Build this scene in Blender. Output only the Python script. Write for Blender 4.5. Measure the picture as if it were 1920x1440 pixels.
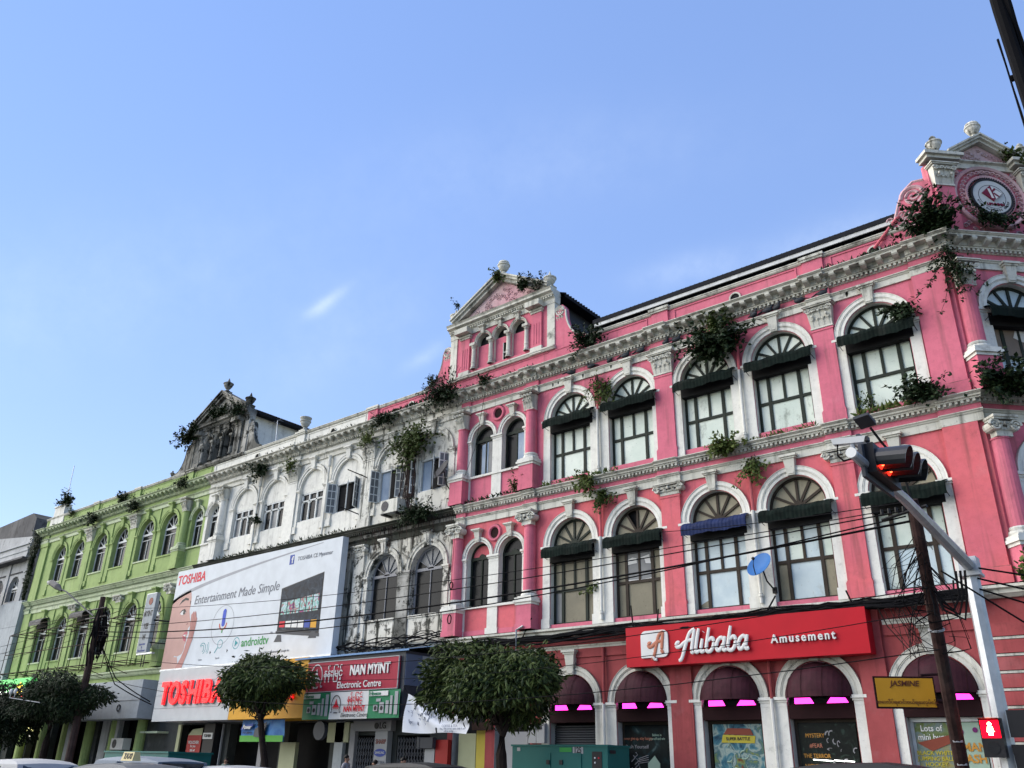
import bpy, math, random
from mathutils import Vector, Matrix
PI = math.pi
R = random.Random(7)
for o in list(bpy.data.objects): bpy.data.objects.remove(o)
S = bpy.context.scene
COL = S.collection

# ------------------------------------------------------------------ camera
cam = bpy.data.cameras.new('camera'); co = bpy.data.objects.new('camera', cam); COL.objects.link(co)
F_PX = 1580.9; YAW, PITCH, ROLL = [math.radians(a) for a in (-40.1127, 24.4835, 1.3799)]
fw = Vector((math.sin(YAW)*math.cos(PITCH), math.cos(YAW)*math.cos(PITCH), math.sin(PITCH)))
rt = Vector((math.cos(YAW), -math.sin(YAW), 0)); up = rt.cross(fw)
r2 = rt*math.cos(ROLL)+up*math.sin(ROLL); u2 = -rt*math.sin(ROLL)+up*math.cos(ROLL)
co.matrix_world = Matrix(((r2.x, u2.x, -fw.x, 19.8931), (r2.y, u2.y, -fw.y, -27.5738), (r2.z, u2.z, -fw.z, 1.5), (0, 0, 0, 1)))
cam.sensor_width = 36; cam.lens = 36*F_PX/1920; cam.clip_start = .05; cam.clip_end = 2000
S.camera = co

# ------------------------------------------------------------------ sky, sun, exposure
SUN_EL, SUN_AZ = math.radians(32), math.radians(245)      # azimuth clockwise from +y: low in the west, behind the camera's left shoulder
W = bpy.data.worlds.new('World'); S.world = W; W.use_nodes = True
nt = W.node_tree; N = nt.nodes; L = nt.links
for n in list(N): N.remove(n)
out = N.new('ShaderNodeOutputWorld'); bg = N.new('ShaderNodeBackground'); sky = N.new('ShaderNodeTexSky')
sky.sky_type = 'NISHITA'; sky.sun_disc = False; sky.sun_elevation = SUN_EL; sky.sun_rotation = SUN_AZ
sky.altitude = 0; sky.air_density = 1.0; sky.dust_density = 0.0; sky.ozone_density = 2.0
hs = N.new('ShaderNodeHueSaturation'); hs.inputs['Saturation'].default_value = 1.98; hs.inputs['Hue'].default_value = .523
gm = N.new('ShaderNodeGamma'); gm.inputs[1].default_value = .37; L.new(sky.outputs[0], gm.inputs[0]); L.new(gm.outputs[0], hs.inputs['Color'])
tc = N.new('ShaderNodeTexCoord'); nrm = N.new('ShaderNodeVectorMath'); nrm.operation = 'NORMALIZE'; L.new(tc.outputs['Generated'], nrm.inputs[0])
def mth(op, a, b=None, c=None, tree=None):
    t = tree or nt; m = t.nodes.new('ShaderNodeMath'); m.operation = op
    for i, v in enumerate((a, b, c)):
        if v is None: continue
        if isinstance(v, (int, float)): m.inputs[i].default_value = v
        else: t.links.new(v, m.inputs[i])
    return m.outputs[0]
# thin cirrus: a few soft wisps where the sky shows them, broken up by noise
cn = N.new('ShaderNodeTexNoise'); cn.inputs['Scale'].default_value = 22; cn.inputs['Detail'].default_value = 7; cn.inputs['Roughness'].default_value = .62
L.new(nrm.outputs[0], cn.inputs['Vector'])
acc = None
def wisp(px, py, along, la, lb, amt):
    global acc
    d = (fw + r2*((px-960)/F_PX) - u2*((py-720)/F_PX)).normalized()
    a = (r2*along[0]+u2*along[1]).normalized(); a = (a-d*a.dot(d)).normalized(); b = d.cross(a)
    def dt(v):
        q = N.new('ShaderNodeVectorMath'); q.operation = 'DOT_PRODUCT'; L.new(nrm.outputs[0], q.inputs[0]); q.inputs[1].default_value = v; return q.outputs['Value']
    e = mth('ADD', mth('POWER', mth('ABSOLUTE', mth('DIVIDE', dt(a), la)), 2.), mth('POWER', mth('ABSOLUTE', mth('DIVIDE', dt(b), lb)), 2.))
    g = mth('MULTIPLY', mth('EXPONENT', mth('MULTIPLY', e, -1.)), amt)
    g = mth('MULTIPLY', g, mth('GREATER_THAN', dt(d), 0.))
    acc = g if acc is None else mth('ADD', acc, g)
wisp(618, 562, (1, .72), .026, .006, .13); wisp(598, 578, (1, .6), .018, .008, .11); wisp(796, 668, (1, .7), .03, .009, .13); wisp(1290, 505, (1, .2), .06, .018, .12); wisp(640, 640, (1, .6), .12, .05, .06)
wisp(1000, 300, (1, .1), .22, .05, .05); wisp(120, 560, (1, .2), .3, .07, .06); wisp(1560, 470, (1, .3), .09, .03, .14)
cl = mth('MULTIPLY', acc, mth('MULTIPLY_ADD', cn.outputs[0], 2.6, -.35)); cl = mth('MINIMUM', mth('MAXIMUM', cl, 0.), .8)
mx = N.new('ShaderNodeMixRGB'); L.new(cl, mx.inputs[0]); L.new(hs.outputs[0], mx.inputs[1]); mx.inputs[2].default_value = (2.0, 2.2, 2.35, 1)
L.new(mx.outputs[0], bg.inputs[0]); bg.inputs[1].default_value = .15; L.new(bg.outputs[0], out.inputs[0])
sl = bpy.data.lights.new('sun', 'SUN'); so = bpy.data.objects.new('sun', sl); COL.objects.link(so)
sl.energy = 1.7; sl.angle = math.radians(85); sl.color = (1., .92, .80)
sd = Vector((math.sin(SUN_AZ)*math.cos(SUN_EL), math.cos(SUN_AZ)*math.cos(SUN_EL), math.sin(SUN_EL)))
so.rotation_euler = sd.to_track_quat('Z', 'Y').to_euler(); so.location = (0, -40, 60)
V = S.view_settings; V.view_transform = 'Standard'; V.look = 'None'; V.exposure = 2.06; V.gamma = 1; V.use_curve_mapping = False
S.cycles.max_bounces = 6; S.cycles.diffuse_bounces = 3; S.cycles.glossy_bounces = 3; S.cycles.transmission_bounces = 3

# ------------------------------------------------------------------ materials
def newmat(name):
    m = bpy.data.materials.new(name); m.use_nodes = True
    t = m.node_tree; b = t.nodes['Principled BSDF']; return m, t, b
def rgba(c): return (c[0], c[1], c[2], 1)
def pos(t):
    return t.nodes.new('ShaderNodeNewGeometry').outputs['Position']
def noise(t, vec, scale, detail=4, rough=.55, sc=None):
    if sc:
        mp = t.nodes.new('ShaderNodeMapping'); mp.inputs['Scale'].default_value = sc; t.links.new(vec, mp.inputs[0]); vec = mp.outputs[0]
    n = t.nodes.new('ShaderNodeTexNoise'); n.inputs['Scale'].default_value = scale; n.inputs['Detail'].default_value = detail; n.inputs['Roughness'].default_value = rough
    t.links.new(vec, n.inputs['Vector']); return n.outputs['Fac']
def ramp(t, f, a, b, lo=0., hi=1.):
    r = t.nodes.new('ShaderNodeMapRange'); r.inputs[1].default_value = a; r.inputs[2].default_value = b; r.inputs[3].default_value = lo; r.inputs[4].default_value = hi
    r.interpolation_type = 'SMOOTHSTEP'; t.links.new(f, r.inputs[0]); return r.outputs[0]
def mix(t, f, a, b):
    m = t.nodes.new('ShaderNodeMixRGB')
    for i, v in ((0, f), (1, a), (2, b)):
        if isinstance(v, (int, float)): m.inputs[i].default_value = v
        elif isinstance(v, tuple): m.inputs[i].default_value = rgba(v)
        else: t.links.new(v, m.inputs[i])
    return m.outputs[0]
MT = {}
def plaster(name, base, var, grime=(.05, .05, .045), streak=.35, blotch=.3, ledge=.8, rough=.85, bump=.25, moss=(.035, .04, .028), peel=None, sharp=False):
    m, t, b = newmat(name); p = pos(t)
    c = mix(t, ramp(t, noise(t, p, .45, 3), .35, .68), base, var)
    if peel: c = mix(t, ramp(t, noise(t, p, 1.3, 8, .68), .56, .6), c, peel)
    c = mix(t, ramp(t, noise(t, p, 4.5, 6, .7), .38, .66, 0, .30), c, tuple(q*.66 for q in base)); c = mix(t, ramp(t, noise(t, p, .8, 5, .6), .56, .7, 0, .30), c, tuple(min(.8, q*.8+.11) for q in base))
    s1 = ramp(t, noise(t, p, 1.0, 7, .65, (2.6, 2.6, .16)), .53 if sharp else .50, .62 if sharp else .76, 0, streak); c = mix(t, s1, c, grime)
    s2 = ramp(t, noise(t, p, 1.7, 9, .7), .52 if sharp else .53, .60 if sharp else .72, 0, blotch); c = mix(t, s2, c, grime)
    s3 = ramp(t, noise(t, p, 14, 3), .62, .75, 0, blotch*.7); c = mix(t, s3, c, grime)
    if ledge:        # dirt and moss that settle on ledges
        g = t.nodes.new('ShaderNodeNewGeometry'); sx = t.nodes.new('ShaderNodeSeparateXYZ'); t.links.new(g.outputs['Normal'], sx.inputs[0])
        lf = mth('MULTIPLY', ramp(t, sx.outputs[2], .35, .8), ramp(t, noise(t, p, 2.2, 5), .3, .55, .35, ledge), tree=t); c = mix(t, lf, c, moss)
    t.links.new(c, b.inputs['Base Color']); b.inputs['Roughness'].default_value = rough; b.inputs['Specular IOR Level'].default_value = .25
    bp = t.nodes.new('ShaderNodeBump'); bp.inputs['Strength'].default_value = bump; bp.inputs['Distance'].default_value = .02
    t.links.new(noise(t, p, 9, 8, .65), bp.inputs['Height']); t.links.new(bp.outputs[0], b.inputs['Normal'])
    MT[name] = m; return m
def plain(name, base, rough=.6, metal=0., var=.12, spec=.15, scale=3., emit=None, estr=0., dirt=.0):
    m, t, b = newmat(name); p = pos(t)
    n = noise(t, p, scale, 5)
    c = mix(t, ramp(t, n, .3, .7), tuple(x*(1-var) for x in base), tuple(min(1, x*(1+var)) for x in base))
    if dirt: c = mix(t, ramp(t, noise(t, p, 1.2, 8, .68, (2, 2, .3)), .5, .75, 0, dirt), c, (.05, .048, .042))
    t.links.new(c, b.inputs['Base Color']); b.inputs['Roughness'].default_value = rough; b.inputs['Metallic'].default_value = metal; b.inputs['Specular IOR Level'].default_value = spec
    if emit: b.inputs['Emission Color'].default_value = rgba(emit); b.inputs['Emission Strength'].default_value = estr
    MT[name] = m; return m
plaster('pink', (.65, .166, .228), (.57, .145, .205), (.16, .075, .075), .62, .3, .9, bump=.25)
plaster('salmon', (.66, .143, .160), (.59, .135, .170), (.17, .07, .065), .6, .3, .85, bump=.25)
plaster('red', (.36, .075, .076), (.25, .05, .052), (.05, .018, .016), .45, .3, .7, bump=.2)
plaster('white', (.76, .75, .68), (.66, .655, .60), (.07, .07, .055), .50, .36, .95)
plaster('cream', (.66, .65, .57), (.50, .495, .43), (.040, .043, .032), .85, .78, .98)
plaster('old', (.70, .68, .60), (.52, .50, .43), (.022, .024, .018), .95, .93, .97, peel=(.10, .095, .08), sharp=True)
plaster('moss', (.030, .034, .024), (.075, .075, .062), (.01, .012, .008), .9, .9, .9)
plaster('worn', (.70, .69, .62), (.56, .55, .49), (.035, .038, .03), .85, .62, .97, sharp=True)
plaster('black', (.10, .10, .088), (.42, .41, .37), (.016, .017, .013), .97, .95, .95, sharp=True)
plaster('green', (.33, .43, .165), (.27, .365, .135), (.035, .05, .022), .42, .3, .85, bump=.15)
plaster('greentrim', (.52, .58, .40), (.42, .50, .31), (.05, .06, .035), .6, .5, .92)
plaster('grey', (.42, .43, .43), (.35, .36, .36), (.07, .07, .065), .5, .4, .8)
plaster('panelgrey', (.40, .43, .44), (.34, .37, .38), (.12, .12, .12), .3, .25, .2)
plaster('carve', (.58, .33, .36), (.52, .40, .40), (.10, .06, .055), .4, .4, .5, bump=.6)
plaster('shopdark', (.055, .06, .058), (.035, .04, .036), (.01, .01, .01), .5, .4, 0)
plaster('darkstone', (.07, .07, .075), (.12, .12, .12), (.015, .015, .015), .8, .8, .6)
plaster('asphalt', (.05, .05, .052), (.06, .06, .06), (.02, .02, .02), .2, .3, 0)
plaster('paving', (.28, .27, .25), (.22, .21, .2), (.07, .065, .06), .3, .4, 0)
plaster('kerb', (.35, .34, .32), (.28, .27, .26), (.07, .065, .06), .3, .4, 0)
plain('frame', (.022, .028, .021), .6, dirt=.2); plain('framebrown', (.04, .03, .022), .6); plain('framewhite', (.6, .62, .6), .6, dirt=.25); plain('black_metal', (.018, .018, .018), .55, .3)
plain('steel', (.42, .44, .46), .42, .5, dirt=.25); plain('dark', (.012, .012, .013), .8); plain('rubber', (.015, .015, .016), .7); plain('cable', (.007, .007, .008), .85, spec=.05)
plain('rust', (.035, .02, .015), .8, dirt=.3); plain('wood', (.045, .03, .026), .85, var=.3, dirt=.4)
plain('polewood', (.032, .017, .015), .9, var=.4, dirt=.4, scale=6.); plain('bark', (.018, .013, .011), .9, var=.35, spec=.1); plain('roofdark', (.014, .015, .019), .8, spec=.1, dirt=.2); plain('fascia', (.55, .56, .55), .6, dirt=.3)
plain('awn', (.006, .011, .009), .9, spec=.1, var=.3, dirt=.3); plain('awnblue', (.012, .022, .075), .7, var=.25); plain('awnmaroon', (.042, .011, .017), .7, var=.2, dirt=.15); plain('maroon', (.018, .005, .006), .8)
def glass(name, base, rough=.12, spec=.5):
    m, t, b = newmat(name); p = pos(t)
    c = mix(t, ramp(t, noise(t, p, 1.1, 5), .35, .7), base, tuple(x*1.7 for x in base))
    t.links.new(c, b.inputs['Base Color']); b.inputs['Roughness'].default_value = rough; b.inputs['Specular IOR Level'].default_value = spec; MT[name] = m
glass('glass', (.005, .006, .007), .2, .1); glass('carglass', (.012, .016, .022), .05, .6)
def pane_mat(name, a, b_, stain, amt, rough=.35):
    m, t, b = newmat(name); p = pos(t)
    c = mix(t, ramp(t, noise(t, p, .9, 6, .6), .35, .68), a, b_)
    c = mix(t, ramp(t, noise(t, p, 2.3, 8, .72, (1, 1, .5)), .55, .75, 0, amt), c, stain)
    c = mix(t, ramp(t, noise(t, p, 11, 3), .66, .72, 0, amt*.8), c, stain)
    t.links.new(c, b.inputs['Base Color']); b.inputs['Roughness'].default_value = rough; b.inputs['Specular IOR Level'].default_value = .35
    w = t.nodes.new('ShaderNodeBump'); w.inputs['Strength'].default_value = .08; t.links.new(noise(t, p, 2.5, 2), w.inputs['Height']); t.links.new(w.outputs[0], b.inputs['Normal']); MT[name] = m
pane_mat('pane_pale', (.66, .72, .63), (.52, .60, .52), (.09, .11, .08), .65)
pane_mat('pane_blue', (.55, .64, .65), (.42, .52, .56), (.22, .2, .13), .5)
pane_mat('pane_tan', (.27, .24, .16), (.20, .18, .12), (.07, .06, .04), .6, .5)
pane_mat('board', (.21, .19, .13), (.16, .145, .10), (.06, .05, .04), .7, .6)
pane_mat('pane_grey', (.10, .11, .12), (.16, .17, .175), (.04, .04, .04), .4)
pane_mat('cardboard', (.22, .17, .13), (.18, .14, .11), (.08, .07, .06), .4, .7)
pane_mat('curtain', (.25, .32, .42), (.35, .42, .5), (.1, .12, .16), .4, .8)
def leafmat(name, a, b_):
    m, t, b = newmat(name); p = pos(t)
    c = mix(t, ramp(t, noise(t, p, 6, 2), .3, .7), a, b_)
    t.links.new(c, b.inputs['Base Color']); b.inputs['Roughness'].default_value = .6; b.inputs['Specular IOR Level'].default_value = .15
    tr = t.nodes.new('ShaderNodeBsdfTranslucent'); t.links.new(c, tr.inputs[0]); ms = t.nodes.new('ShaderNodeMixShader'); ms.inputs[0].default_value = .08
    o = t.nodes['Material Output']; t.links.new(b.outputs[0], ms.inputs[1]); t.links.new(tr.outputs[0], ms.inputs[2]); t.links.new(ms.outputs[0], o.inputs[0]); MT[name] = m
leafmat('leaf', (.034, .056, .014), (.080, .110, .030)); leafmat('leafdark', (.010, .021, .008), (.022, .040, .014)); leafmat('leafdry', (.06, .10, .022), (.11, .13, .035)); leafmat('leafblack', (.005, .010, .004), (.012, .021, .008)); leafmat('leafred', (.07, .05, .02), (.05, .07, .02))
def flat(name, c, rough=.5, emit=0., spec=.15): return plain(name, c, rough, 0, .05, spec, 1.5, c if emit else None, emit)
for n_, c_ in dict(bill=(.54, .575, .60), signwhite=(.46, .48, .48), toshred=(.55, .012, .03), txtgrey=(.13, .14, .16), swoosh=(.28, .29, .31), skin=(.47, .275, .235), skinhand=(.42, .195, .17), skind=(.33, .15, .13), lips=(.45, .10, .13), ink=(.02, .02, .022), micblue=(.02, .06, .42),
        micred=(.45, .05, .02), teal=(.03, .26, .28), agreen=(.03, .25, .05), fblue=(.03, .06, .28), yellow=(.56, .28, .015), nanred=(.30, .018, .04), hgreen=(.02, .17, .075), alired=(.42, .008, .018), logoorange=(.42, .16, .10),
        lettwhite=(.62, .62, .60), lettgrey=(.24, .24, .25), jasm=(.50, .25, .02), jink=(.11, .035, .02), purple=(.14, .02, .12), banner=(.60, .63, .68), bannergrey=(.20, .23, .30), generatorteal=(.009, .105, .095), redpaint=(.30, .02, .018), yellowwall=(.42, .34, .05), palewall=(.34, .36, .22),
        sky1=(.03, .16, .48), grass1=(.06, .28, .03), poster1=(.10, .22, .27), poster2=(.28, .38, .30), poster3=(.20, .05, .03), poster4=(.40, .34, .04), pumpkin=(.45, .22, .04), bluegrey=(.11, .15, .22), bluetin=(.13, .24, .42), dishblue=(.045, .15, .38), dishdark=(.05, .05, .055), kred=(.16, .012, .035),
        taxiyel=(.52, .44, .22), carwhite=(.27, .28, .29), cargrey=(.045, .055, .068), carblue=(.10, .135, .18), carblack=(.015, .016, .018), hair=(.01, .009, .008), face=(.28, .16, .11), shirt1=(.06, .10, .09), shirt2=(.30, .10, .06), shirt3=(.2, .2, .22), trouser=(.03, .03, .05), tvblue=(.04, .07, .14), signgreen=(.02, .30, .04),
        flame=(.75, .50, .05), flamered=(.6, .05, .02), pink2=(.5, .18, .3), slate=(.05, .055, .065), tin=(.30, .31, .32)).items(): flat(n_, c_)
flat('lit_red', (.9, .015, .02), .4, .32); flat('lit_lens', (1., .02, .01), .4, .8); plain('visor', (.02, .02, .022), .3, spec=.5); flat('lit_pink', (1., .035, .5), .4, 1.25); flat('lit_green', (.02, .32, .05), .4, .35); flat('lit_white', (1, 1, .95), .4, 2.2); flat('lit_amber', (1., .05, .015), .4, 4.); flat('lit_man', (1., .30, .16), .4, 14.); flat('lit_flame', (1., .65, .06), .4, .9); flat('lit_lamp', (.9, .85, .35), .4, 1.2); flat('lit_blue', (.2, .1, 1.), .4, 2.); flat('lit_redglow', (1., .0, .01), .4, .9)

# ------------------------------------------------------------------ mesh helpers
class MB:
    def __init__(s): s.v = []; s.f = []; s.mi = []; s.m = 0
    def face(s, pts):
        i = len(s.v); s.v += [tuple(p) for p in pts]; s.f.append(tuple(range(i, i+len(pts)))); s.mi.append(s.m)
    def raw(s, vs, fs):
        i = len(s.v); s.v += [tuple(p) for p in vs]
        for f in fs: s.f.append(tuple(i+k for k in f)); s.mi.append(s.m)
    def box(s, x0, x1, y0, y1, z0, z1):
        s.raw([(x0, y0, z0), (x1, y0, z0), (x1, y1, z0), (x0, y1, z0), (x0, y0, z1), (x1, y0, z1), (x1, y1, z1), (x0, y1, z1)],
              [(0, 3, 2, 1), (4, 5, 6, 7), (0, 1, 5, 4), (1, 2, 6, 5), (2, 3, 7, 6), (3, 0, 4, 7)]); return s
    def hexa(s, a, b):      # two quads (4 pts each), bottom and top
        s.raw(list(a)+list(b), [(3, 2, 1, 0), (4, 5, 6, 7), (0, 1, 5, 4), (1, 2, 6, 5), (2, 3, 7, 6), (3, 0, 4, 7)]); return s
    def prism(s, poly, y0, y1):         # polygon in (x,z), extruded in y
        n = len(poly); s.raw([(x, y0, z) for x, z in poly]+[(x, y1, z) for x, z in poly], [tuple(range(n)), tuple(range(2*n-1, n-1, -1))]+[(i, n+i, n+(i+1) % n, (i+1) % n) for i in range(n)]); return s
    def ext(s, prof, x0, x1, m0=0., m1=0.):   # profile in (y,z) run along x; mitred ends
        n = len(prof); s.raw([(x0-m0*-y, y, z) for y, z in prof]+[(x1+m1*-y, y, z) for y, z in prof], [tuple(range(n)), tuple(range(2*n-1, n-1, -1))]+[(i, n+i, n+(i+1) % n, (i+1) % n) for i in range(n)]); return s
    def ring(s, prof, a0=0., a1=PI, n=24, cx=0., cz=0., sx=1., sz=1.):  # closed profile (r,y) turned about the y axis
        k = len(prof); full = abs(a1-a0-2*PI) < 1e-6; vs = []
        for j in range(n+(0 if full else 1)):
            a = a0+(a1-a0)*j/n
            vs += [(cx+r*math.cos(a)*sx, y, cz+r*math.sin(a)*sz) for r, y in prof]
        fs = []; J = n
        for j in range(J):
            j2 = (j+1) % n if full else j+1
            for i in range(k): fs.append((j*k+i, j*k+(i+1) % k, j2*k+(i+1) % k, j2*k+i))
        if not full: fs += [tuple(range(k)), tuple(range(n*k+k-1, n*k-1, -1))]
        s.raw(vs, fs); return s
    def lathe(s, prof, n=14, cx=0., cy=0., cz=0., a0=0., a1=2*PI):
        k = len(prof); vs = []; full = abs(a1-a0-2*PI) < 1e-6
        for j in range(n+(0 if full else 1)):
            a = a0+(a1-a0)*j/n; vs += [(cx+r*math.cos(a), cy+r*math.sin(a), cz+z) for r, z in prof]
        fs = []
        for j in range(n):
            j2 = (j+1) % n if full else j+1
            for i in range(k-1): fs.append((j*k+i, j2*k+i, j2*k+i+1, j*k+i+1))
        s.raw(vs, fs); return s
    def tube(s, pts, r, n=6, cap=True):
        pts = [Vector(p) for p in pts]; vs = []; m = len(pts); rr = r if isinstance(r, (list, tuple)) else [r]*m
        for i, p in enumerate(pts):
            d = (pts[min(i+1, m-1)]-pts[max(i-1, 0)]).normalized()
            a = d.cross(Vector((0, 0, 1))); a = d.cross(Vector((1, 0, 0))) if a.length < .05 else a
            a.normalize(); b = d.cross(a)
            vs += [p+(a*math.cos(2*PI*j/n)+b*math.sin(2*PI*j/n))*rr[i] for j in range(n)]
        fs = [(i*n+j, i*n+(j+1) % n, (i+1)*n+(j+1) % n, (i+1)*n+j) for i in range(m-1) for j in range(n)]
        if cap: fs += [tuple(range(n-1, -1, -1)), tuple(range((m-1)*n, m*n))]
        s.raw(vs, fs); return s
    def ball(s, c, rx, ry, rz, n=10, m=7):
        vs = []; 
        for i in range(m+1):
            t = -PI/2+PI*i/m
            for j in range(n):
                a = 2*PI*j/n; vs.append((c[0]+rx*math.cos(t)*math.cos(a), c[1]+ry*math.cos(t)*math.sin(a), c[2]+rz*math.sin(t)))
        s.raw(vs, [(i*n+j, i*n+(j+1) % n, (i+1)*n+(j+1) % n, (i+1)*n+j) for i in range(m) for j in range(n)]); return s
    def mesh(s, name='mesh', mats=(), smooth=False):
        me = bpy.data.meshes.new(name); me.from_pydata(s.v, [], s.f)
        for m in mats: me.materials.append(MT[m])
        if len(mats) > 1: me.polygons.foreach_set('material_index', s.mi)
        if smooth: me.polygons.foreach_set('use_smooth', [True]*len(s.f)); 
        me.update(); return me
class Fr:
    def __init__(s, ox, oy, rz): s.o = Vector((ox, oy, 0)); s.rz = rz
    def p(s, u, y, z): c, n = math.cos(s.rz), math.sin(s.rz); return Vector((s.o.x+c*u-n*y, s.o.y+n*u+c*y, z))
MAIN = Fr(0, 0, 0); CH = Fr(15.6, 0, PI/4)
def link(name, data, parent=None, loc=(0, 0, 0), rz=0., sub=False):
    o = bpy.data.objects.new(name, data); COL.objects.link(o); o.location = loc; o.rotation_euler = (0, 0, rz)
    if parent:
        o.parent = parent
        if not sub: o.matrix_parent_inverse = Matrix.Translation(-Vector(parent.location))
    return o
def part(name, mb, mats, parent, fr=MAIN, u=0., y=0., z=0., smooth=False, stuff=False, scale=None):
    me = mb.mesh(name, [mats] if isinstance(mats, str) else mats, smooth) if isinstance(mb, MB) else mb
    o = link(name, me, parent, fr.p(u, y, z), fr.rz)
    if scale: o.scale = scale
    if stuff: o['kind'] = 'stuff'
    return o
def sub(name, mb, mats, parent, loc=(0, 0, 0), smooth=False, stuff=False):
    me = mb.mesh(name, [mats] if isinstance(mats, str) else mats, smooth) if isinstance(mb, MB) else mb
    o = link(name, me, parent, loc, 0, True)
    if stuff: o['kind'] = 'stuff'
    return o
def tag(o, label, cat, group=None):
    o['label'] = label; o['category'] = cat
    if group: o['group'] = group
    return o
def thing(name, label, cat, loc=(0, 0, 0), group=None): return tag(link(name, None, None, loc), label, cat, group)
def solo(name, mb, mats, label, cat, group=None, smooth=False, loc=(0, 0, 0), rz=0.):
    return tag(link(name, mb.mesh(name, [mats] if isinstance(mats, str) else mats, smooth), None, loc, rz), label, cat, group)
def struct(name, mb, mat): o = link(name, mb.mesh(name, [mat])); o['kind'] = 'structure'; return o
TC = {}
def textmesh(body, size, depth=.004, shear=0., bold=0., wide=1., align='CENTER', spacing=1.):
    k = (body, size, depth, shear, bold, wide, align, spacing)
    if k in TC: return TC[k]
    c = bpy.data.curves.new('text', 'FONT'); c.body = body; c.size = size; c.extrude = depth; c.shear = shear; c.offset = bold*size; c.align_x = align; c.align_y = 'CENTER'; c.resolution_u = 3; c.space_character = spacing
    o = bpy.data.objects.new('text', c); COL.objects.link(o); dg = bpy.context.evaluated_depsgraph_get(); me = bpy.data.meshes.new_from_object(o.evaluated_get(dg)); bpy.data.objects.remove(o)
    me.transform(Matrix.Rotation(PI/2, 4, 'X') @ Matrix.Diagonal((wide, 1, 1, 1))); TC[k] = me; return me
def text(name, body, size, mat, parent, x, y, z, fr=MAIN, depth=.004, rot=0., **k):
    me = textmesh(body, size, depth, **k); key = (me.name, mat)
    if me.materials and me.materials[0] != MT[mat]: me = me.copy(); me.materials.clear()
    if not me.materials: me.materials.append(MT[mat])
    o = link(name, me, parent, fr.p(x, y, z), fr.rz)
    if rot: o.rotation_euler = (0, -rot, fr.rz)
    return o

# ------------------------------------------------------------------ facade kit
def wall(mb, x0, x1, z0, z1, ops, depth=.42):
    """front sheet of a storey between x0 and x1 with arched or square openings (xc, half, sill, spring, arched)"""
    ops = sorted(ops); xs = [x0]+[(a[0]+a[1]+b[0]-b[1])/2 for a, b in zip(ops, ops[1:])]+[x1]
    q = lambda a, b, c, d: mb.face([(a, 0, c), (b, 0, c), (b, 0, d), (a, 0, d)])
    mb.m = 0
    if not ops: q(x0, x1, z0, z1); return
    for i, (xc, h, si, sp, ar) in enumerate(ops):
        a, b = xs[i], xs[i+1]
        if si > z0: q(a, b, z0, si)
        q(a, xc-h, si, z1); q(xc+h, b, si, z1)
        if ar:
            n = 20; pts = [(xc-h*math.cos(PI*j/n), sp+h*math.sin(PI*j/n)) for j in range(n+1)]
            for p, r in zip(pts, pts[1:]): mb.face([(p[0], 0, p[1]), (r[0], 0, r[1]), (r[0], 0, z1), (p[0], 0, z1)])
        else:
            pts = [(xc-h, sp), (xc+h, sp)]; q(xc-h, xc+h, sp, z1)
        o = [(xc-h, si)]+pts+[(xc+h, si)]; mb.m = 1
        for p, r in zip(o, o[1:]+o[:1]): mb.face([(p[0], 0, p[1]), (p[0], depth, p[1]), (r[0], depth, r[1]), (r[0], 0, r[1])])
        mb.m = 0
ME = {}
def cached(key, fn):
    if key not in ME: ME[key] = fn()
    return ME[key]
def archivolt(parent, fr, u, z, r, w, mat):
    def mk():
        b = MB(); b.ring([(r, .02), (r, -.05), (r+w*.40, -.05), (r+w*.42, -.075), (r+w*.52, -.055), (r+w*.55, -.085), (r+w*.92, -.085), (r+w, -.11), (r+w*1.04, -.11), (r+w*1.04, .02)], 0, PI, 28); return b.mesh('arch_moulding', [mat])
    return part('arch_moulding', cached(('av', r, w, mat), mk), None, parent, fr, u, 0, z)
def keystone(parent, fr, u, z, r, w, top, mat, k=1.):
    def mk():
        b = MB(); a, c = .13*k, .20*k; z0, z1 = r-.02, top
        b.hexa([(-a, -.14, z0), (a, -.14, z0), (a, .02, z0), (-a, .02, z0)], [(-c, -.22, z1), (c, -.22, z1), (c, .02, z1), (-c, .02, z1)])
        b.box(-c-.05, c+.05, -.26, .02, z1, z1+.06*k); b.box(-c-.10, c+.10, -.31, .02, z1+.06*k, z1+.14*k); b.box(-a*.8, a*.8, -.17, -.13, z0+.05, z0+.12); return b.mesh('keystone', [mat])
    return part('keystone', cached(('ks', r, w, top, mat, k), mk), None, parent, fr, u, 0, z)
def impost(b, x0, x1, z, p=.06, h=.34):
    b.box(x0, x1, -p, .02, z-h, z-h+.05); b.box(x0-.03, x1+.03, -p-.04, .02, z-.16, z-.09); b.box(x0-.06, x1+.06, -p-.09, .02, z-.09, z)
def pier(parent, fr, x0, x1, z0, z1, mat, p=.05, base=True):
    key = ('pier', round(x1-x0, 3), round(z1-z0, 3), mat, p, base); w = (x1-x0)/2
    def mk():
        b = MB(); h = z1-z0; b.box(-w, w, -p, .02, .38 if base else 0, h-.34); impost(b, -w, w, h, p)
        b.box(-w, w, -p-.01, .02, h-.29, h-.16)
        if base: b.box(-w-.03, w+.03, -p-.05, .02, 0, .38)
        return b.mesh('pier', [mat])
    return part('pier', cached(key, mk), None, parent, fr, (x0+x1)/2, 0, z0)
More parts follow.
